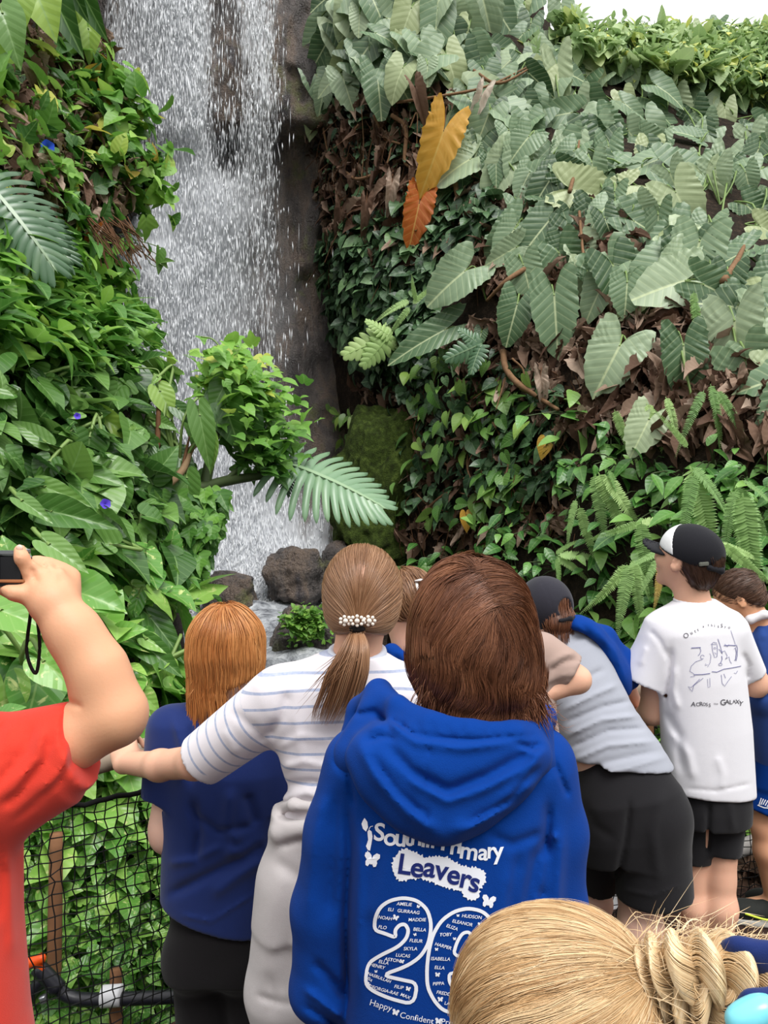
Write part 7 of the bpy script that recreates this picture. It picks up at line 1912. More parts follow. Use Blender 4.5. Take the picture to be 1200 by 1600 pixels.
S.cone(q(1012, 1280, -0.04), q(1021, 1396, -0.03), 0.112, 0.110, 0.03, flat=True); S.cone(q(936, 1285, 0.05), q(935, 1384, 0.13), 0.088, 0.058, 0.03, flat=True)
S.warp(ripples(2.4, 0.003, (1, 1, 0.6), 11)); S.warp(folds([([(985, 1250), (978, 1310), (962, 1390)], 5, -0.012), ([(1035, 1230), (1020, 1300), (1030, 1380)], 9, 0.006), ([(970, 1390), (1020, 1400), (1076, 1380)], 3, 0.004), ([(910, 1250), (930, 1290), (960, 1310)], 7, -0.004)]))
solid_obj('shorts', S, M_BLACK, who, 0.0055)
shoe(who, anL, anL + np.array([-0.03, 0.2, 0]), M_SHOE, M_SOLE); shoe(who, anR, anR + np.array([0.01, 0.2, 0]), M_SHOE, M_SOLE)
S = Solid(); S.ell(f.p(0, -0.05, 0.08), (0.072, 0.088, 0.070), f.R, 0.02); S.ell(f.p(0, -0.24, -0.30), (0.058, 0.042, 0.040), f.R, 0.03); S.cut(f.p(0, 0.2, 0), f.v(0, 1, 0.2), 0.01); HVc = S
def capha(g, V): straight_hair(V, HVc, lambda p, nr, t: np.array([0, -0.2, -0.8]) + 0 * p, 1100, (0.03, 0.06), (0.0008, 0.0015), 51, -0.002, 0.003, None, lambda p: p[:, 2] < f.p(0, 0, -0.3)[2], 0.45, 0.2, 9, 0.15, g, 8)
hair_obj(who, HVc, HAIR_BROWN, 0.005, [capha], 0.2, inset=0.004)
S = Solid(); S.ell(f.p(0, -0.04, 0.09), (0.0805, 0.096, 0.092), f.R); S.cut(f.p(0, -0.1, -0.32), f.v(0, 0.0, -1), 0.004)
S.ell(f.p(0.0, -0.54, -0.12), (0.030, 0.045, 0.030), f.R, 0.004, '-')
S.warp(lambda p: -0.0012 * np.exp(-(np.abs(np.sin(3 * np.arctan2((p - f.c) @ f.R[:, 1], (p - f.c) @ f.R[:, 0]))) / 0.05) ** 2))
cap = solid_obj('cap', S, M_CAP, who, 0.004)
S = Solid(); S.chain([f.p(-0.19, -0.43, -0.29), f.p(0, -0.475, -0.295), f.p(0.19, -0.43, -0.29)], [0.006] * 3, 0.01)
solid_obj('strap', S, M_CAPB, cap, 0.003)
V, F = ico(2); mesh_obj('button', V * np.array([0.007, 0.007, 0.004]) + f.p(0, -0.04, 0.09) + f.R @ np.array([0, 0, 0.092]), F, M_CAPB, cap)
S = Solid(); S.ell(f.p(0, 0.62, -0.06), (0.062, 0.055, 0.006), f.R @ rot_euler(0, -0.25, 0)); solid_obj('brim', S, M_CAP, cap, 0.004)
# sweatshirt slung over his shoulder
S = Solid()
pts_ = [q(884, 976, 0.06), q(905, 974, 0.05), q(930, 988, 0.05), q(952, 1018, 0.07), q(968, 1048, 0.09), q(974, 1066, 0.10)]
S.chain(pts_, [0.020, 0.030, 0.036, 0.044, 0.052, 0.044], 0.03, edir=(0.6, -0.4, 0.7), ell=0.55)
S.chain([q(905, 974, 0.10), q(945, 995, 0.12), q(975, 1035, 0.14), q(984, 1062, 0.14)], [0.026, 0.030, 0.036, 0.030], 0.03)
S.warp(ripples(3.6, 0.003, (1, 1, 1), 2)); S.warp(folds([([(910, 980), (945, 1020), (962, 1068)], 4, -0.010), ([(925, 978), (962, 1020), (978, 1065)], 4, 0.007), ([(900, 975), (935, 1005), (955, 1050)], 3, 0.006)]))
sw = solid_obj('sweatshirt', S, M_BLUE, None, 0.005)
tag(sw, 'bright blue sweatshirt slung over the shoulder of the child in the backwards cap', 'sweatshirt')

# ------------------------------------------------------------------ the boy in the white T-shirt and black and white cap
d0 = 2.4; q = K(d0)
who = person(q(1110, 1400), 'boy in a white T-shirt with ink drawing and a black and white cap')
f = Frame(q(1074, 876, 0.0), yaw=0.74, pitch=0.30, roll=0.0, H=0.205)
S = Solid(); add_head(S, f); add_neck(S, f, q(1084, 950, 0.0), 0.052)
S.loft([(q(1083, 950, 0.0), 0.085, 0.055), (q(1085, 975, 0.0), 0.118, 0.075), (q(1098, 1080, 0.0), 0.110, 0.08), (q(1108, 1230, 0.0), 0.105, 0.08)], 0.03)
pel = q(1110, 1245)
knL, knR = q(1084, 1372, 0.02), q(1125, 1372, 0.0); anL = np.array([q(1082, 0)[0], d0 + 0.02, 0.075]); anR = np.array([q(1120, 0)[0], d0, 0.075])
S.ell(pel, (0.098, 0.078, 0.08), None, 0.03)
add_leg(S, q(1088, 1268, 0.0), knL, anL, (anL[0] - 0.06, anL[1] + 0.12, 0.03), 0.02, (0.050, 0.040, 0.041, 0.030)); add_leg(S, q(1130, 1268, 0.0), knR, anR, (anR[0] + 0.03, anR[1] + 0.13, 0.03), 0.02, (0.052, 0.046, 0.047, 0.032))
wl, wr2 = q(985, 1128, 0.50), q(1186, 1080, 0.42)
S.chain([q(1030, 985, 0.0), q(1020, 1112, 0.06), wl], [0.046, 0.040, 0.026], 0.02); S.chain([q(1144, 985, 0.0), q(1180, 1068, 0.04), wr2], [0.046, 0.040, 0.026], 0.02)
add_hand(S, wl, (-0.1, 1, 0), (0, 0, 1), 0.145, -1, ((0.3, 0.7, 0.6),) * 4); add_hand(S, wr2, (0, 1, 0), (0, 0, 1), 0.145, 1, ((0.3, 0.7, 0.6),) * 4)
solid_obj('body', S, M_SKIN, who, 0.005); add_eyes(f, who)
S = Solid()
S.loft([(q(1084, 936, 0.0), 0.060, 0.056), (q(1084, 946, 0.0), 0.090, 0.066), (q(1084, 962, 0.0), 0.132, 0.080), (q(1086, 985, 0.0), 0.142, 0.095), (q(1096, 1060, 0.0), 0.136, 0.106), (q(1104, 1140, 0.0), 0.140, 0.108), (q(1110, 1255, 0.0), 0.142, 0.108)], 0.03)
S.cone(q(1040, 988, 0.0), q(1007, 1062, 0.03), 0.066, 0.082, 0.04, flat=True); S.cone(q(1140, 988, 0.0), q(1177, 1056, 0.03), 0.062, 0.046, 0.03, flat=True)
S.cone(q(1014, 1048, 0.03), q(1005, 1068, 0.03), 0.066, 0.074, 0.004, '-', flat=True)
S.cut(q(1110, 1237, 0), (-0.08, 0, -1), 0.005); S.cone(f.p(0, -0.05, -0.2), q(1084, 938, 0.0), 0.054, 0.052, 0.003, '-')
S.warp(ripples(2.8, 0.0022, (1, 1, 0.6), 1)); S.warp(folds([([(1048, 1010), (1046, 1060), (1040, 1100)], 5, -0.010), ([(1056, 1040), (1052, 1080), (1060, 1110)], 5, 0.006), ([(1040, 1110), (1060, 1150), (1066, 1210)], 7, -0.007), ([(1046, 1140), (1075, 1180), (1085, 1220)], 7, 0.005), ([(1160, 1020), (1170, 1040), (1168, 1062)], 4, -0.005), ([(1015, 985), (1030, 1000), (1045, 1030)], 4, -0.004), ([(1120, 1180), (1130, 1210), (1128, 1235)], 6, 0.004), ([(1070, 1232), (1120, 1236), (1175, 1224)], 2.5, -0.003), ([(1010, 1010), (1000, 1040)], 5, 0.004)]))
shirt = solid_obj('t_shirt', S, M_WHITET, who, 0.005)
S = Solid(); nb = q(1084, 938, 0.0)
S.chain([nb + np.array([0.055 * math.cos(a), 0.052 * math.sin(a), 0.006 * math.sin(a)]) for a in np.linspace(0, 2 * np.pi, 25)], [0.0065] * 25, 0.004); solid_obj('neckband', S, M_WHITET, who, 0.004)
S = Solid()
S.loft([(q(1110, 1215, 0.0), 0.120, 0.094), (q(1112, 1260, 0.0), 0.122, 0.10), (q(1112, 1285, 0.0), 0.118, 0.098)], 0.03)
S.cone(q(1086, 1268, 0.01), q(1083, 1341, 0.02), 0.066, 0.060, 0.02, flat=True); S.cone(q(1130, 1268, 0.0), q(1126, 1331, 0.0), 0.070, 0.062, 0.02, flat=True)
S.warp(ripples(3.0, 0.003, (1, 1, 0.6), 2)); S.warp(folds([([(1108, 1250), (1106, 1300), (1104, 1335)], 4, -0.012), ([(1140, 1250), (1146, 1300)], 6, 0.005)]))
solid_obj('shorts', S, M_BLACK, who, 0.005)
shoe(who, anL, anL + np.array([-0.1, 0.2, 0]), M_SHOE, M_SOLE); shoe(who, anR, anR + np.array([0.03, 0.2, 0]), M_SHOE, M_SOLE)
S = Solid(); S.ell(f.p(0, -0.09, 0.10), (0.0755, 0.090, 0.080), f.R, 0.02); S.ell(f.p(0, -0.30, -0.16), (0.055, 0.036, 0.045), f.R, 0.03); S.cut(f.p(0, 0.02, 0), f.v(0, 1, -0.15), 0.01); S.cut(f.p(0, 0, -0.33), f.v(0, 0.2, -1), 0.008); HVw = S
def whi(g, V): straight_hair(V, HVw, lambda p, nr, t: np.array([0.3, -0.1, -0.9]) + 0 * p, 1300, (0.012, 0.03), (0.0006, 0.0011), 61, -0.001, 0.002, None, None, 0.3, 0.2, 9, 0.1, g, 6)
hair_obj(who, HVw, HAIR_DARK, 0.0045, [whi], 0.25, inset=0.002)
S = Solid(); S.ell(f.p(0, -0.03, 0.155), (0.0835, 0.100, 0.086), f.R); S.cut(f.p(0, 0.1, 0.06), f.v(0, 0.10, -1), 0.004)
S.ell(f.p(0.0, -0.53, 0.10), (0.030, 0.05, 0.024), f.R, 0.004, '-')
cap = solid_obj('cap', S, M_CAPB, who, 0.004)
S = Solid(); S.ell(f.p(0, -0.03, 0.155), (0.085, 0.1015, 0.0875), f.R); S.cut(f.p(0, 0.1, 0.08), f.v(0, 0.10, -1), 0.004); S.cut(f.p(0, 0.14, 0.3), f.v(0, -1, 0.45), 0.004)
solid_obj('front_panel', S, M_CAPW, cap, 0.004)
S = Solid()
for a in np.linspace(-1.0, 1.0, 13):
    S.cone(f.p(0.40 * math.sin(a), 0.42 * math.cos(a) + 0.0, 0.085 - 0.05 * abs(a)), f.p(0.37 * math.sin(a), 0.40 * math.cos(a) + 0.36 * math.cos(a * 0.9), 0.10 - 0.09 * abs(a)), 0.0050, 0.0042, 0.008)
solid_obj('brim', S, M_CAPB, cap, 0.004)
S = Solid(); S.chain([f.p(-0.22, -0.44, 0.06), f.p(0, -0.53, 0.03), f.p(0.22, -0.44, 0.06)], [0.009] * 3, 0.01); solid_obj('strap', S, M_CAPB, cap, 0.0035)
bevel_box('buckle', f.p(-0.30, -0.385, 0.10), (0.030, 0.006, 0.012), simple('grey_tab', C(112, 114, 106), 0.6), cap, 0.002, f.R @ rot_euler(-0.65, 0, -0.25))
# ink drawing and words on the back of the shirt
sb = bvh_of([shirt]); D = lambda x, y: (1040 + x / 7.5, 950 + y / 7.5)
def ink(pts, w=5): return stroke_polys([D(*p) for p in pts], w / 7.5)
def arcp(cx, cy, rx, ry, a0, a1, n=12): return [(cx + rx * math.cos(a), cy + ry * math.sin(a)) for a in np.linspace(a0, a1, n)]
dk = []; lt = []
for ch, x, y, h_, a_ in [('O', 240, 325, 66, -30), ('u', 300, 292, 50, -25), ('t', 345, 272, 46, -15), ('t', 378, 255, 40, -12), ('a', 440, 215, 34, -8), ('t', 500, 200, 36, 0), ('h', 540, 205, 36, 0), ('i', 572, 208, 42, 2), ('s', 615, 215, 42, 4), ('S', 655, 210, 50, 4), ('y', 695, 220, 36, 6), ('o', 742, 228, 40, 8)]:
    a, b = D(x, y); dk.append(place_text(ch, a, b, h_ / 7.5 * 0.9, a_))
for ch, x, y, h_, a_ in [('A', 325, 1128, 62, 6), ('C', 375, 1130, 48, 0), ('R', 415, 1125, 56, -4), ('O', 452, 1128, 40, 0), ('S', 482, 1132, 44, 0), ('S', 515, 1140, 44, 4), ('t', 570, 1118, 24, 0), ('h', 588, 1122, 24, 0), ('e', 606, 1120, 24, 0), ('G', 672, 1108, 76, -6), ('A', 720, 1100, 60, -2), ('L', 762, 1104, 56, -2), ('A', 800, 1096, 44, -4), ('X', 838, 1100, 56, 4), ('Y', 878, 1120, 62, 12)]:
    a, b = D(x, y); dk.append(place_text(ch, a, b, h_ / 7.5 * 0.9, a_, 0.01))
lt += [ink([(300, 468), (410, 462)], 10), ink([(400, 462), (412, 500), (398, 540), (380, 556)], 6), ink(arcp(430, 572, 22, 22, 1, 6), 5), ink([(430, 600), (350, 630), (300, 680), (285, 740)], 5), ink([(285, 740), (330, 770), (340, 800), (290, 805)], 5), ink([(335, 780), (430, 778), (520, 766)], 9), ink([(440, 820), (330, 905), (312, 980), (262, 920), (300, 930), (400, 830)], 5),
       ink([(540, 425), (600, 425), (605, 500), (600, 570), (572, 580), (548, 500), (540, 425)], 5), ink([(530, 425), (560, 400), (600, 410)], 5), ink(arcp(575, 470, 14, 10, 0, 6), 4), ink([(570, 520), (590, 540)], 5), ink([(610, 360), (640, 450), (665, 540), (640, 500), (620, 480)], 6), ink([(650, 520), (690, 500), (720, 560), (700, 600), (740, 570), (750, 620), (770, 650)], 5), ink([(680, 440), (760, 436), (820, 440)], 9), ink([(690, 420), (720, 455), (740, 425)], 5),
       ink([(760, 260), (800, 380), (815, 430)], 4), ink([(800, 480), (815, 460), (825, 520), (815, 610), (800, 610)], 7), ink([(825, 430), (838, 470), (836, 560), (822, 620)], 6), ink([(540, 745), (600, 750), (680, 715), (780, 700), (880, 680)], 8), ink([(640, 650), (660, 600), (655, 560)], 8), ink(arcp(640, 660, 20, 14, 0, 6.2), 5), ink([(490, 830), (495, 930), (520, 920), (516, 820)], 4), ink([(650, 780), (660, 880), (690, 915), (720, 870), (770, 800)], 5), ink([(680, 770), (700, 820)], 5), ink([(800, 760), (820, 770), (840, 735)], 5), ink([(470, 650), (460, 670), (490, 665)], 5), ink([(515, 530), (530, 560), (520, 640), (490, 690)], 4)]
lay_print('ink_words', dk, sb, M_INKD, shirt, 0.0015); lay_print('ink_drawing', lt, sb, M_INK, shirt, 0.0015)

# ------------------------------------------------------------------ the short-haired boy at the right edge
d0 = 2.8; q = K(d0)
who = person(q(1225, 1400), 'boy with short brown hair in a navy top, blue shorts and black trainers')
f = Frame(q(1154, 934, 0.0), yaw=1.15, pitch=-0.55, roll=-0.1, H=0.185)
S = Solid(); add_head(S, f); add_neck(S, f, q(1190, 985, 0.0), 0.048)
S.loft([(q(1192, 985, 0.0), 0.08, 0.055), (q(1205, 1015, 0.0), 0.11, 0.07), (q(1228, 1120, 0.0), 0.11, 0.08), (q(1240, 1190, 0.0), 0.11, 0.08)], 0.03)
knL, knR = q(1196, 1290, 0.0), q(1250, 1300, 0.05); anL = np.array([q(1212, 0)[0], d0 - 0.0, 0.075]); anR = np.array([q(1262, 0)[0], d0 + 0.05, 0.075])
S.ell(q(1240, 1200), (0.115, 0.09, 0.09), None, 0.03)
add_leg(S, q(1218, 1215, 0.0), knL, anL, (anL[0] - 0.12, anL[1] + 0.05, 0.03), 0.02, (0.066, 0.052, 0.050, 0.032)); add_leg(S, q(1262, 1215, 0.04), knR, anR, (anR[0] - 0.1, anR[1] + 0.06, 0.03), 0.02, (0.066, 0.050, 0.048, 0.032))
wl, wr2 = q(1150, 1125, 0.18), q(1215, 1125, 0.24)
S.chain([q(1180, 1010, 0.0), q(1192, 1095, -0.03), wl], [0.044, 0.038, 0.026], 0.02); S.chain([q(1246, 1010, 0.02), q(1262, 1110, 0.1), wr2], [0.044, 0.036, 0.026], 0.02)
add_hand(S, wl, (-0.4, 1, 0), (0, 0, 1), 0.14, -1, ((0.3, 0.7, 0.6),) * 4); add_hand(S, wr2, (-0.2, 1, 0), (0, 0, 1), 0.14, 1, ((0.3, 0.7, 0.6),) * 4)
solid_obj('body', S, M_SKIN2, who, 0.006); add_eyes(f, who)
S = Solid()
S.loft([(q(1194, 972, 0.0), 0.062, 0.056), (q(1198, 985, 0.0), 0.10, 0.070), (q(1208, 1012, 0.0), 0.130, 0.088), (q(1226, 1110, 0.0), 0.128, 0.10), (q(1240, 1195, 0.0), 0.128, 0.10)], 0.03)
S.chain([q(1182, 1008, -0.01), q(1194, 1092, -0.03), q(1160, 1118, 0.14)], [0.058, 0.050, 0.042], 0.025); S.chain([q(1248, 1010, 0.02), q(1262, 1108, 0.1), q(1226, 1122, 0.2)], [0.056, 0.048, 0.04], 0.025)
S.warp(ripples(3.2, 0.004, (1, 1, 0.8), 3)); S.warp(folds([([(1172, 975), (1180, 1010), (1192, 1050)], 4, -0.010), ([(1182, 970), (1195, 1000)], 5, 0.006), ([(1178, 1080), (1192, 1090), (1205, 1085)], 4, -0.008)]))
solid_obj('sweatshirt', S, M_NAVY2, who, 0.006)
S = Solid(); S.chain([q(1166, 972, 0.03), q(1172, 968, -0.05), q(1194, 960, -0.065), q(1214, 962, 0.0)], [0.014, 0.016, 0.015, 0.013], 0.01); solid_obj('collar', S, M_WHITET, who, 0.005)
S = Solid(); S.loft([(q(1238, 1175, 0.0), 0.125, 0.098), (q(1236, 1225, 0.0), 0.128, 0.10)], 0.03); S.cone(q(1218, 1215, 0.0), q(1198, 1272, -0.01), 0.080, 0.070, 0.03, flat=True); S.cone(q(1262, 1215, 0.04), q(1252, 1275, 0.04), 0.080, 0.072, 0.03, flat=True)
S.warp(ripples(3.2, 0.003, (1, 1, 0.8), 3)); sho = solid_obj('shorts', S, M_BLUE, who, 0.006)
sb2 = bvh_of([sho]); lay_print('emblem', [stroke_polys([(1186 + 3.2 * k, 1259 - 2 * math.sin(k)), (1190 + 3.4 * k, 1247 + 1.2 * k)], 1.6) for k in range(5)] + [stroke_polys([(1184, 1258), (1194, 1262), (1208, 1263)], 1.6)], sb2, M_PRINT, sho, 0.002)
shoe(who, anL, anL + np.array([-0.2, 0.03, 0]), M_SHOE, M_SOLE, M_NEON, 1.05); shoe(who, anR, anR + np.array([-0.2, 0.08, 0]), M_SHOE, M_SOLE, M_NEON, 1.05)
S = Solid(); S.ell(f.p(0, -0.07, 0.14), (0.071, 0.086, 0.076), f.R, 0.02); S.ell(f.p(0, -0.26, -0.10), (0.052, 0.036, 0.046), f.R, 0.03); S.cut(f.p(0, 0.26, 0.0), f.v(0, 1, -0.35), 0.01); S.cut(f.p(0, 0.10, -0.02), f.v(0, 0.9, -1), 0.01); HVr = S
def rgt(g, V): straight_hair(V, HVr, lambda p, nr, t: np.array([-0.5, 0.1, -0.3]) + 0 * p, 1300, (0.015, 0.035), (0.0007, 0.0012), 71, -0.001, 0.004, None, None, 0.55, 0.2, 9, 0.1, g, 6)
hair_obj(who, HVr, HAIR_DARK, 0.005, [rgt], 0.35, inset=0.002)
# ------------------------------------------------------------------ the person in red taking a picture
d0 = 0.95; q = K(d0)
who = person(q(-120, 1500), 'person in a red T-shirt raising a small camera with a bent arm')
f = Frame(q(-130, 960, 0.0), yaw=0.1, H=0.215)
S = Solid(); add_head(S, f); add_neck(S, f, q(-125, 1180, 0.0), 0.055)
S.loft([(q(-125, 1160, 0.0), 0.09, 0.06), (q(-122, 1210, 0.0), 0.135, 0.08), (q(-120, 1400, 0.0), 0.10, 0.085), (q(-115, 1600, 0.0), 0.10, 0.085), (q(-110, 1700, 0.0), 0.115, 0.09)], 0.03)
pel = q(-110, 1740); kn = [np.array([pel[0] - 0.09, d0, 0.40]), np.array([pel[0] + 0.09, d0, 0.40])]; an = [np.array([pel[0] - 0.10, d0, 0.075]), np.array([pel[0] + 0.10, d0, 0.075])]
legs_of(S, pel, 0.13, kn, an)
el = q(178, 1122, 0.0); wr_ = q(84, 946, 0.0)
S.cone(q(-40, 1205, 0.0), q(118, 1152, 0.0), 0.046, 0.0365, 0.02); S.cone(q(118, 1152, 0.0), el, 0.0365, 0.033, 0.015)
S.ell(q(190, 1118, 0.0), (0.022, 0.024, 0.026), None, 0.015)
S.chain([q(176, 1108, 0.0), q(152, 1046, 0.0), q(114, 986, 0.0), wr_], [0.0325, 0.0295, 0.0258, 0.0215], 0.035)
hl = q(-330, 1120, 0.25)
S.chain([q(-220, 1215, 0.0), q(-340, 1330, 0.05), q(-200, 1000, 0.12)], [0.046, 0.036, 0.026], 0.02)
add_hand(S, q(-200, 1000, 0.12), (0.5, 0.2, 0.9), (-0.4, -0.8, 0.2), 0.155, 1, ((0.4, 0.9, 0.7),) * 4, 0.4, tdir=(0.8, -0.3, 0.3))
# right hand: index finger over the top, the others wrapped round the front, thumb below
S.ell(q(78, 918, 0.012), (0.026, 0.022, 0.026), rot_euler(0, 0, -0.35), 0.02)
add_hand(S, wr_, (-0.30, 0.72, 0.60), (0.62, -0.55, 0.52), 0.134, -1, ((0.15, 0.55, 0.45), (0.9, 1.1, 0.6), (1.0, 1.1, 0.6), (1.1, 1.1, 0.6)), 0.1, tdir=(-0.93, 0.05, 0.18), wr=0.026, fingers=(0, 1, 1, 1))
S.chain([q(66, 914, 0.015), q(48, 894, 0.004), q(34, 872, -0.004), q(31, 859, 0.0)], [0.0135, 0.0098, 0.0085, 0.0074], 0.006)
S.chain([q(40, 930, -0.005), q(22, 927, -0.012), q(8, 922, -0.012)], [0.0105, 0.0085, 0.0062], 0.008)
S.warp(folds([([(66, 876), (72, 890), (80, 906)], 3.2, -0.0035), ([(86, 884), (92, 896), (98, 912)], 3.2, -0.003), ([(44, 884), (54, 900), (60, 912)], 3.5, -0.004), ([(72, 876), (78, 888)], 6, 0.002), ([(92, 886), (98, 898)], 6, 0.002), ([(54, 878), (60, 890)], 6, 0.002), ([(106, 1096), (130, 1106)], 4, -0.003)]))
solid_obj('body', S, M_SKIN2, who, 0.0036); add_eyes(f, who)
# nail of the index finger and a small mole
V, F = ico(2)
mesh_obj('fingernail', V * np.array([0.0042, 0.0022, 0.005]) + q(30.5, 857, -0.0062), F, simple('nail', C(236, 194, 176), 0.3, 0.5, 0.03), who)
mesh_obj('mole', V * np.array([0.0011, 0.0006, 0.0011]) + q(165, 1123, -0.0365), F, simple('mole', C(110, 70, 50), 0.6, 0.3, 0.03), who)
S = Solid()
S.loft([(q(-125, 1150, 0.0), 0.066, 0.06), (q(-124, 1172, 0.0), 0.11, 0.075), (q(-122, 1205, 0.0), 0.140, 0.09), (q(-120, 1300, 0.0), 0.112, 0.105), (q(-120, 1450, 0.0), 0.112, 0.108), (q(-118, 1600, 0.0), 0.120, 0.108), (q(-112, 1720, 0.0), 0.130, 0.11)], 0.03)
S.cone(q(-50, 1215, 0.0), q(127, 1162, -0.002), 0.070, 0.0535, 0.05, flat=True); S.cone(q(-20, 1262, 0.0), q(92, 1204, 0.0), 0.050, 0.040, 0.035, flat=True)
S.cone(q(-215, 1215, 0.0), q(-290, 1280, 0.03), 0.062, 0.052, 0.04, flat=True)
S.warp(ripples(3.0, 0.0018, (1, 1, 0.7), 4)); S.warp(folds([([(50, 1130), (40, 1170), (0, 1220), (-30, 1250)], 7, -0.006), ([(85, 1140), (70, 1190), (30, 1240), (0, 1262)], 7, -0.006), ([(68, 1135), (58, 1185), (20, 1230)], 6, 0.005), ([(110, 1150), (100, 1200), (60, 1240)], 6, 0.004), ([(20, 1130), (10, 1165), (-25, 1200)], 6, 0.004), ([(0, 1132), (-10, 1160)], 5, -0.004), ([(120, 1180), (88, 1225), (20, 1285)], 5, -0.003), ([(10, 1330), (16, 1400), (20, 1500)], 9, 0.004), ([(-10, 1290), (0, 1360), (-5, 1450)], 8, -0.004)]))
solid_obj('t_shirt', S, M_RED, who, 0.004)
trousers(who, pel, 0.145, kn, an, M_BLACKT, (0.085, 0.07, 0.06), float(q(0, 1680)[2]))
for a in an: shoe(who, a, a + np.array([0, 0.2, 0]), M_SHOE, M_SOLE)
S = Solid(); S.ell(f.p(0, -0.05, 0.14), (0.084, 0.10, 0.088), f.R); S.cut(f.p(0, 0.24, 0), f.v(0, 1, -0.4), 0.01); S.cut(f.p(0, 0, -0.2), f.v(0, 0.2, -1), 0.01); HVq = S
def redh(g, V): straight_hair(V, HVq, lambda p, nr, t: np.array([0, -0.2, -0.9]) + 0 * p, 900, (0.02, 0.05), (0.0008, 0.0015), 81, -0.001, 0.002, None, None, 0.4, 0.2, 9, 0.1, g, 7)
hair_obj(who, HVq, HAIR_DARK, 0.006, [redh], 0.3, inset=0.002)
# the camera in the hand
M_CAMB = simple('camera_black', C(28, 28, 32), 0.35, 0.5, 0.1, 60); M_CAMS = simple('camera_silver', C(150, 152, 156), 0.3, 0.6, 0.05, 60, 0, 0.7); M_GLASS = simple('screen_glass', C(16, 17, 22), 0.08, 0.6, 0.1, 20); M_WOODG = simple('copper_trim', C(170, 112, 74), 0.4, 0.5, 0.1, 60)
cb = tag(empty('camera', q(-28, 918, 0.005)), 'small black compact camera with silver top edge held up at the left edge', 'camera')
bevel_box('housing', q(-22, 892, 0.008), (0.108, 0.024, 0.046), M_CAMB, cb, 0.005)
bevel_box('top_plate', q(-22, 864, 0.008), (0.104, 0.022, 0.006), M_CAMS, cb, 0.002)
bevel_box('screen', q(-42, 888, -0.0045), (0.066, 0.003, 0.034), M_GLASS, cb, 0.001)
bevel_box('trim', q(-28, 908, -0.005), (0.106, 0.003, 0.004), M_WOODG, cb, 0.001)
tube_obj('shutter_button', [q(40, 862, 0.006), q(40, 858, 0.006)], 0.006, M_CAMS, cb, 14, 6)
tube_obj('lens', [q(-40, 888, 0.018), q(-40, 888, 0.045)], [0.021, 0.019], M_CAMB, cb, 24, 8)
tube_obj('strap_lug', [q(43, 868, 0.004), q(47, 872, 0.0)], 0.003, M_CAMS, cb, 8, 6)
tube_obj('strap', [q(47, 872, 0.0), q(52, 930, 0.03), q(47, 965, 0.035), q(42, 1020, 0.035), q(56, 1052, 0.03), q(62, 1010, 0.03), q(58, 965, 0.035), q(56, 930, 0.032)], 0.0022, M_BAND, cb, 6, 50)

# ------------------------------------------------------------------ the fair-haired child right in front
d0 = 0.68; q = K(d0)
who = person(q(880, 1600), 'fair-haired child with a braid and turquoise bobble, only the top of the head in view')
f = Frame(q(866, 1624, 0.0), yaw=1.25, pitch=-0.10, roll=0.0, H=0.190)
S = Solid(); add_head(S, f); add_neck(S, f, q(880, 1900, 0.0), 0.05)
S.loft([(q(882, 1880, 0.0), 0.07, 0.055), (q(885, 1930, 0.0), 0.125, 0.075), (q(885, 2200, 0.0), 0.11, 0.08), (q(885, 2400, 0.0), 0.115, 0.085)], 0.03)
pel = q(885, 2440); kn = [np.array([pel[0] - 0.07, d0, 0.30]), np.array([pel[0] + 0.07, d0, 0.30])]; an = [np.array([pel[0] - 0.08, d0, 0.07]), np.array([pel[0] + 0.08, d0, 0.07])]
legs_of(S, pel, 0.11, kn, an)
w1, w2 = q(660, 2350, 0.06), q(1110, 2350, 0.06)
S.chain([q(690, 1950), q(650, 2150, 0.02), w1], [0.042, 0.034, 0.024], 0.02); S.chain([q(1080, 1950), q(1120, 2150, 0.02), w2], [0.042, 0.034, 0.024], 0.02)
add_hand(S, w1, (0, 0.1, -1), (-1, 0, 0), 0.13, -1, (0.25, 0.3, 0.35, 0.4)); add_hand(S, w2, (0, 0.1, -1), (1, 0, 0), 0.13, 1, (0.25, 0.3, 0.35, 0.4))
solid_obj('body', S, M_SKIN3, who, 0.005); add_eyes(f, who)
S = Solid()
S.loft([(q(882, 1868, 0.0), 0.062, 0.055), (q(884, 1890, 0.0), 0.11, 0.07), (q(885, 1940, 0.0), 0.140, 0.09), (q(885, 2200, 0.0), 0.128, 0.095), (q(885, 2440, 0.0), 0.132, 0.098)], 0.03)
S.chain([q(690, 1950), q(650, 2150, 0.02), q(660, 2330, 0.055)], [0.055, 0.046, 0.036], 0.03); S.chain([q(1080, 1950), q(1120, 2150, 0.02), q(1110, 2330, 0.055)], [0.055, 0.046, 0.036], 0.03)
S.warp(ripples(3.0, 0.003, (1, 1, 0.7), 4)); solid_obj('jumper', S, M_NAVY, who, 0.006)
trousers(who, pel, 0.125, kn, an, M_BLACKT, (0.075, 0.065, 0.055), float(q(0, 2380)[2]))
for a in an: shoe(who, a, a + np.array([0, 0.16, 0]), M_SHOE, M_SOLE, None, 0.9)
S = Solid()
S.ell(q(868, 1576, 0.0), (0.081, 0.082, 0.079), rot_euler(0, 0, 0.12), 0.02); S.ell(q(908, 1566, 0.0), (0.064, 0.072, 0.063), None, 0.03); S.ell(q(806, 1598, -0.005), (0.046, 0.07, 0.070), None, 0.03)
S.cut(q(860, 1690, 0), (-0.3, 0.1, -1), 0.01)
HVb = S; GB = q(992, 1534, -0.02)
GB = GB - 0 * GB
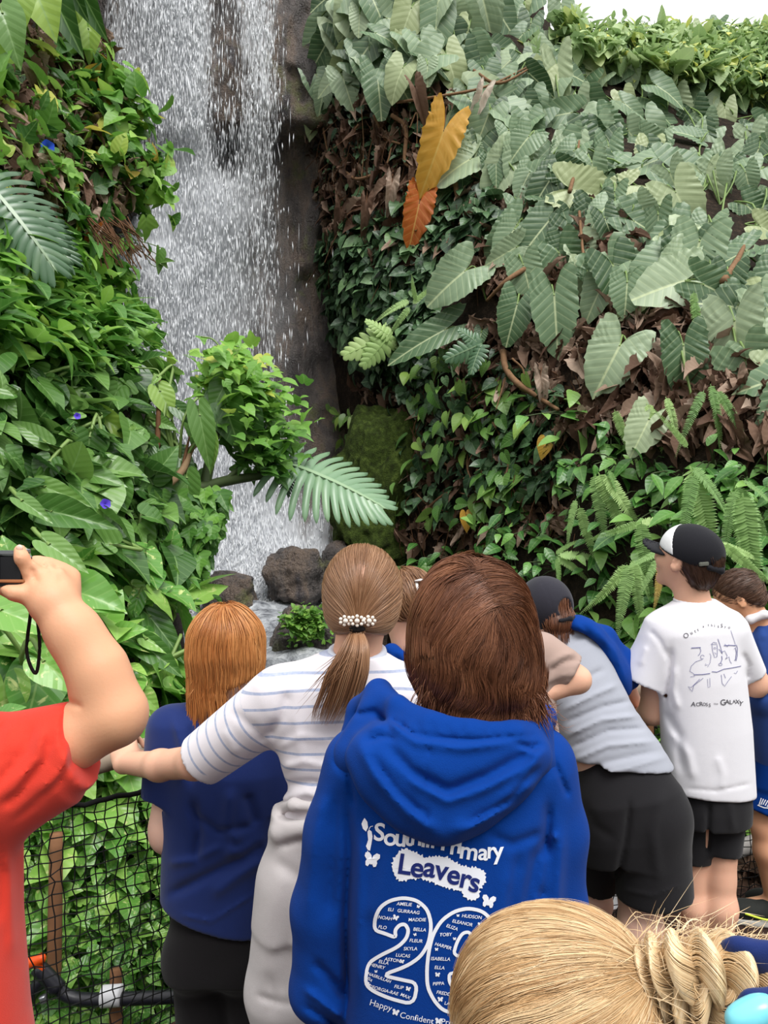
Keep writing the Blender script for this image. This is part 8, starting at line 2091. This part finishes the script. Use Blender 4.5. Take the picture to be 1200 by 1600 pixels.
def dir_bl(p, nr, t):
    v = GB - p; r = np.linalg.norm(v, axis=-1, keepdims=True)
    up = np.array([0.15, 0.0, 0.55]) * np.clip((GB[0] - 0.10 - p[:, 0:1]) / 0.08, 0, 1) * np.clip((q(0, 1560)[2] - p[:, 2:3]) / 0.05 + 0.4, 0, 1)
    return unit(v) + up
def blonde(g, V):
    r = np.random.default_rng(17)
    n = 760; gs = V[r.integers(0, len(V), n)]
    gs = gs[np.linalg.norm(gs - GB, axis=1) > 0.018]; n = len(gs)
    gd = grow_hair(HVb, gs, dir_bl, np.minimum(np.linalg.norm(gs - GB, axis=1) * 0.95, r.uniform(0.06, 0.15, n)), 15, r.uniform(-0.002, 0.0025, n), 18, None, 0.10)
    gt = np.clip(0.52 + 0.16 * noise3(gs * np.array([1, 1, 2.0]), 9.0, 5) + 0.19 * r.normal(size=n), 0, 1)
    per = 26; t_ = np.linspace(0, 1, 16); w = np.interp(t_, [0, 0.5, 1], [0.0045, 0.004, 0.0016])
    A = []; cl = []
    for i in range(n):
        o = r.normal(size=(per, 3)); o /= np.maximum(1, np.linalg.norm(o, axis=1) / 1.6)[:, None]
        nm = unit(gd[i, 8] - q(870, 1590)); o -= 0.72 * (o @ nm)[:, None] * nm
        A.append(gd[i][None] + w[None, :, None] * o[:, None]); cl.append(np.clip(gt[i] + 0.10 * r.normal(size=per), 0, 1))
    lock_geo(g, np.vstack(A), r.uniform(0.0002, 0.00042, n * per), 19, sides=3, flat=0.8, tipw=0.4, clump=np.concatenate(cl))
    # flyaway hairs over the crown
    n2 = 120; s = V[(V[:, 2] > q(0, 1520)[2])]; s = s[r.integers(0, len(s), n2)]
    ps = grow_hair(HVb, s, dir_bl, r.uniform(0.03, 0.09, n2), 10, np.linspace(0, 1, n2) * 0.006, 20, None, 0.3)
    lock_geo(g, ps, 0.00022, 21, (0.5, 1.0), sides=3)
    # braid: three strands plaited away to the right
    bt = [GB + [0.004, 0, 0], q(1038, 1530, -0.03), q(1092, 1536, -0.045), q(1150, 1552, -0.05), q(1200, 1590, -0.05), q(1235, 1660, -0.04)]
    c = curve_pts(bt, 90); u = np.linspace(0, 1, 90); Tn = unit(np.gradient(c, axis=0)); side = unit(np.cross(Tn, [0, 1, 0])); nrm = np.cross(side, Tn)
    wid = np.interp(u, [0, 0.15, 0.6, 1], [0.010, 0.019, 0.024, 0.018])
    for s_ in range(3):
        ph = 2 * np.pi * s_ / 3; a = 2 * np.pi * 3.0 * u + ph
        ctr = c + side * (wid * np.sin(a))[:, None] + nrm * (0.55 * wid * np.sin(2 * a))[:, None]
        k = 620; oo = r.normal(size=(k, 2)); oo /= np.maximum(1, np.linalg.norm(oo, axis=1) / 1.5)[:, None]
        w2 = wid * 0.60
        A = ctr[None] + side[None] * (oo[:, 0:1] * w2)[..., None] + nrm[None] * (oo[:, 1:2] * w2)[..., None]
        lock_geo(g, A, r.uniform(0.0004, 0.0008, k), 22 + s_, sides=3, flat=0.8, rootw=1, tipw=0.8, clump=np.clip(0.82 + 0.12 * r.normal(size=k), 0, 1))
    # loose hairs around the knot
    n3 = 420; a = GB + r.normal(0, 0.012, (n3, 3)); b = a + np.column_stack([r.uniform(0.01, 0.09, n3), r.normal(-0.02, 0.02, n3), r.normal(0.01, 0.026, n3)])
    A = np.stack([curve_pts([x, (x + y) / 2 + r.normal(0, 0.008, 3), y], 9) for x, y in zip(a, b)])
    lock_geo(g, A, r.uniform(0.00025, 0.0006, n3), 31, (0.5, 1.0), sides=3)
    # soft frizz standing up over the braid
    n4 = 700; x4 = r.uniform(1010, 1190, n4); a = np.array([q(x, 1508 + 0.12 * abs(x - 1080) + r.normal() * 22, -0.02 - 0.02 * r.random()) for x in x4]); b = a + np.column_stack([r.uniform(-0.01, 0.05, n4), r.normal(0, 0.015, n4), r.uniform(0.002, 0.022, n4)])
    A = np.stack([curve_pts([x, (x + y) / 2 + r.normal(0, 0.006, 3), y], 8) for x, y in zip(a, b)])
    lock_geo(g, A, r.uniform(0.0003, 0.0007, n4), 33, (0.6, 1.0), sides=3)
hair_obj(who, HVb, HAIR_BLONDE, 0.0042, [blonde], 0.42, inset=0.003)
S = Solid(); S.chain([q(1118, 1478, -0.03), q(1160, 1484, -0.055), q(1205, 1500, -0.06), q(1240, 1530, -0.05)], [0.008, 0.013, 0.016, 0.014], 0.01, edir=(0, 1, 0.3), ell=0.5)
S.chain([q(1140, 1585, -0.07), q(1180, 1568, -0.085), q(1230, 1560, -0.08)], [0.007, 0.012, 0.012], 0.01, edir=(0, 1, 0), ell=0.5); solid_obj('hair_ribbon', S, M_NAVY, who, 0.0035)
S = Solid(); S.ell(q(1166, 1590, -0.10), (0.017, 0.012, 0.012), rot_euler(0, 0, -0.3), 0.01); S.ell(q(1192, 1574, -0.10), (0.012, 0.010, 0.009), rot_euler(0, 0, -0.3), 0.01)
solid_obj('hair_bobble', S, simple('turquoise_bobble', C(120, 206, 222), 0.25, 0.6, 0.05), who, 0.003)

# ------------------------------------------------------------------ railing: wooden handrail, posts and black net
M_RAILW = simple('weathered_wood', C(146, 132, 116), 0.8, 0.2, 0.25, 24, 0.4)
M_NET = simple('black_cord', C(22, 22, 22), 0.8, 0.2, 0.1, 60)
M_STAKE = simple('brown_stake', C(124, 88, 62), 0.85, 0.2, 0.25, 24, 0.3)
fe = tag(empty('railing', (-0.5, 2.22, 0)), 'curved railing of grey wooden handrail and black square net along the ravine', 'railing')
t = np.linspace(0, 1, 120); rp = rail_pt(t)
V, F, sid, tt = tube_geo(np.column_stack([rp[:, 0], rp[:, 1], np.full(120, 0.845) + 0.008 * np.sin(t * 40)])[None], 0.030, 12)
mesh_obj('handrail', V, F, M_RAILW, fe)
rp = rail_pt(np.linspace(0, 1, 400)); seg = np.concatenate([[0], np.cumsum(np.linalg.norm(np.diff(rp, axis=0), axis=1))]); Lr = seg[-1]
at = lambda s: np.column_stack([np.interp(s, seg, rp[:, 0]), np.interp(s, seg, rp[:, 1]) + 0.03])
ns = int(Lr / 0.0285); s_ = np.linspace(0, Lr, ns); base = at(s_); zs = np.linspace(0.735, -0.10, 30)
wob = lambda z: np.column_stack([0.006 * np.sin(z * 9 + np.arange(len(z)) * 0), 0.012 * np.sin(z * 5)])
rgn = np.random.default_rng(2)
X = base[:, None, 0] + 0.004 * rgn.normal(size=(ns, 30)) + 0.010 * np.sin(zs * 8)[None]; Y = base[:, None, 1] + 0.02 * np.sin(zs * 3.6)[None] + 0.004 * rgn.normal(size=(ns, 30)); Z = zs[None] + 0.003 * rgn.normal(size=(ns, 30)) + 0.012 * np.sin(s_ * 7)[:, None]
G_ = np.stack([X, Y, Z], -1)
g = Geo()
V, F, sid, tt = tube_geo(G_, 0.0021, 3); g.add(V, F)
V, F, sid, tt = tube_geo(G_.transpose(1, 0, 2)[1:], 0.0021, 3); g.add(V, F)
V, F, sid, tt = tube_geo(G_.transpose(1, 0, 2)[:1], 0.007, 6); g.add(V, F)
g.build('net', M_NET, fe)
for sp in (0.55, 1.75, 3.05, 4.28, 5.3):
    b = at(np.array([sp]))[0]; tube_obj('post', [(b[0], b[1] + 0.035, -0.3), (b[0], b[1] + 0.035, 0.83)], 0.035, M_STAKE, fe, 10, 8)

# ------------------------------------------------------------------ things on the ground beyond the net
M_PIPE = simple('black_pipe', C(30, 30, 38), 0.4, 0.5, 0.1, 40); M_ORANGE = simple('orange_cap', C(232, 84, 24), 0.45, 0.4, 0.05); M_WCLIP = simple('white_collar', C(218, 218, 222), 0.5, 0.4, 0.04)
q = K(2.34)
e = tag(empty('irrigation_pipe', q(170, 1560)), 'black irrigation pipe with orange tap handle and white collar behind the net', 'pipe')
tube_obj('pipe', [q(40, 1568), q(70, 1530), q(105, 1556), q(150, 1562), q(300, 1556)], 0.020, M_PIPE, e, 12, 40)
tube_obj('coupling', [q(58, 1510), q(92, 1546)], [0.024, 0.026], M_PIPE, e, 12, 8)
S = Solid(); S.cone(q(44, 1506, -0.01), q(64, 1498, -0.01), 0.018, 0.016, 0.01); S.cone(q(54, 1502, -0.01), q(66, 1514, -0.01), 0.010, 0.010, 0.01); solid_obj('tap_handle', S, M_ORANGE, e, 0.004)
tube_obj('collar', [q(160, 1557), q(190, 1555)], 0.031, M_WCLIP, e, 18, 8)
tube_obj('clamp', [q(66, 1556, -0.02), q(70, 1566, -0.02)], 0.012, M_CAMS, e, 10, 5)
def stake(px, y0, y1, d, r, label, lean=0):
    a, b = P(px, y1, d), P(px + lean, y0, d + 0.03)
    return tag(tube_obj('wooden_stake', [a, (a + b) / 2, b], [r, r, r * 0.9], M_STAKE, None, 10, 10), label, 'stake')
stake(84, 1302, 1560, 2.42, 0.022, 'upright brown wooden stake in the ground cover behind the net', 4)
stake(181, 1514, 1620, 2.36, 0.020, 'short reddish wooden peg behind the white pipe collar')
bb = bevel_box('notice_board', P(956, 1402, 2.95), (0.16, 0.012, 0.11), simple('white_board', C(236, 236, 238), 0.5, 0.4, 0.02), None, 0.002, rot_euler(0.1, -0.5, 0))
tag(bb, 'small plain white board behind the net between two pairs of bare legs', 'notice board')
def kerb(xs, label):
    pts = [P(x, y, d) for x, y, d in xs]
    return tag(tube_obj('kerb_stone', pts, 0.035, simple('kerb', C(150, 146, 142), 0.8, 0.2, 0.2, 20, 0.3), None, 8, 20), label, 'kerb')
kerb([(1100, 1350, 3.3), (1160, 1325, 3.35), (1210, 1302, 3.4)], 'pale kerb edging the leaf litter behind the net on the right')
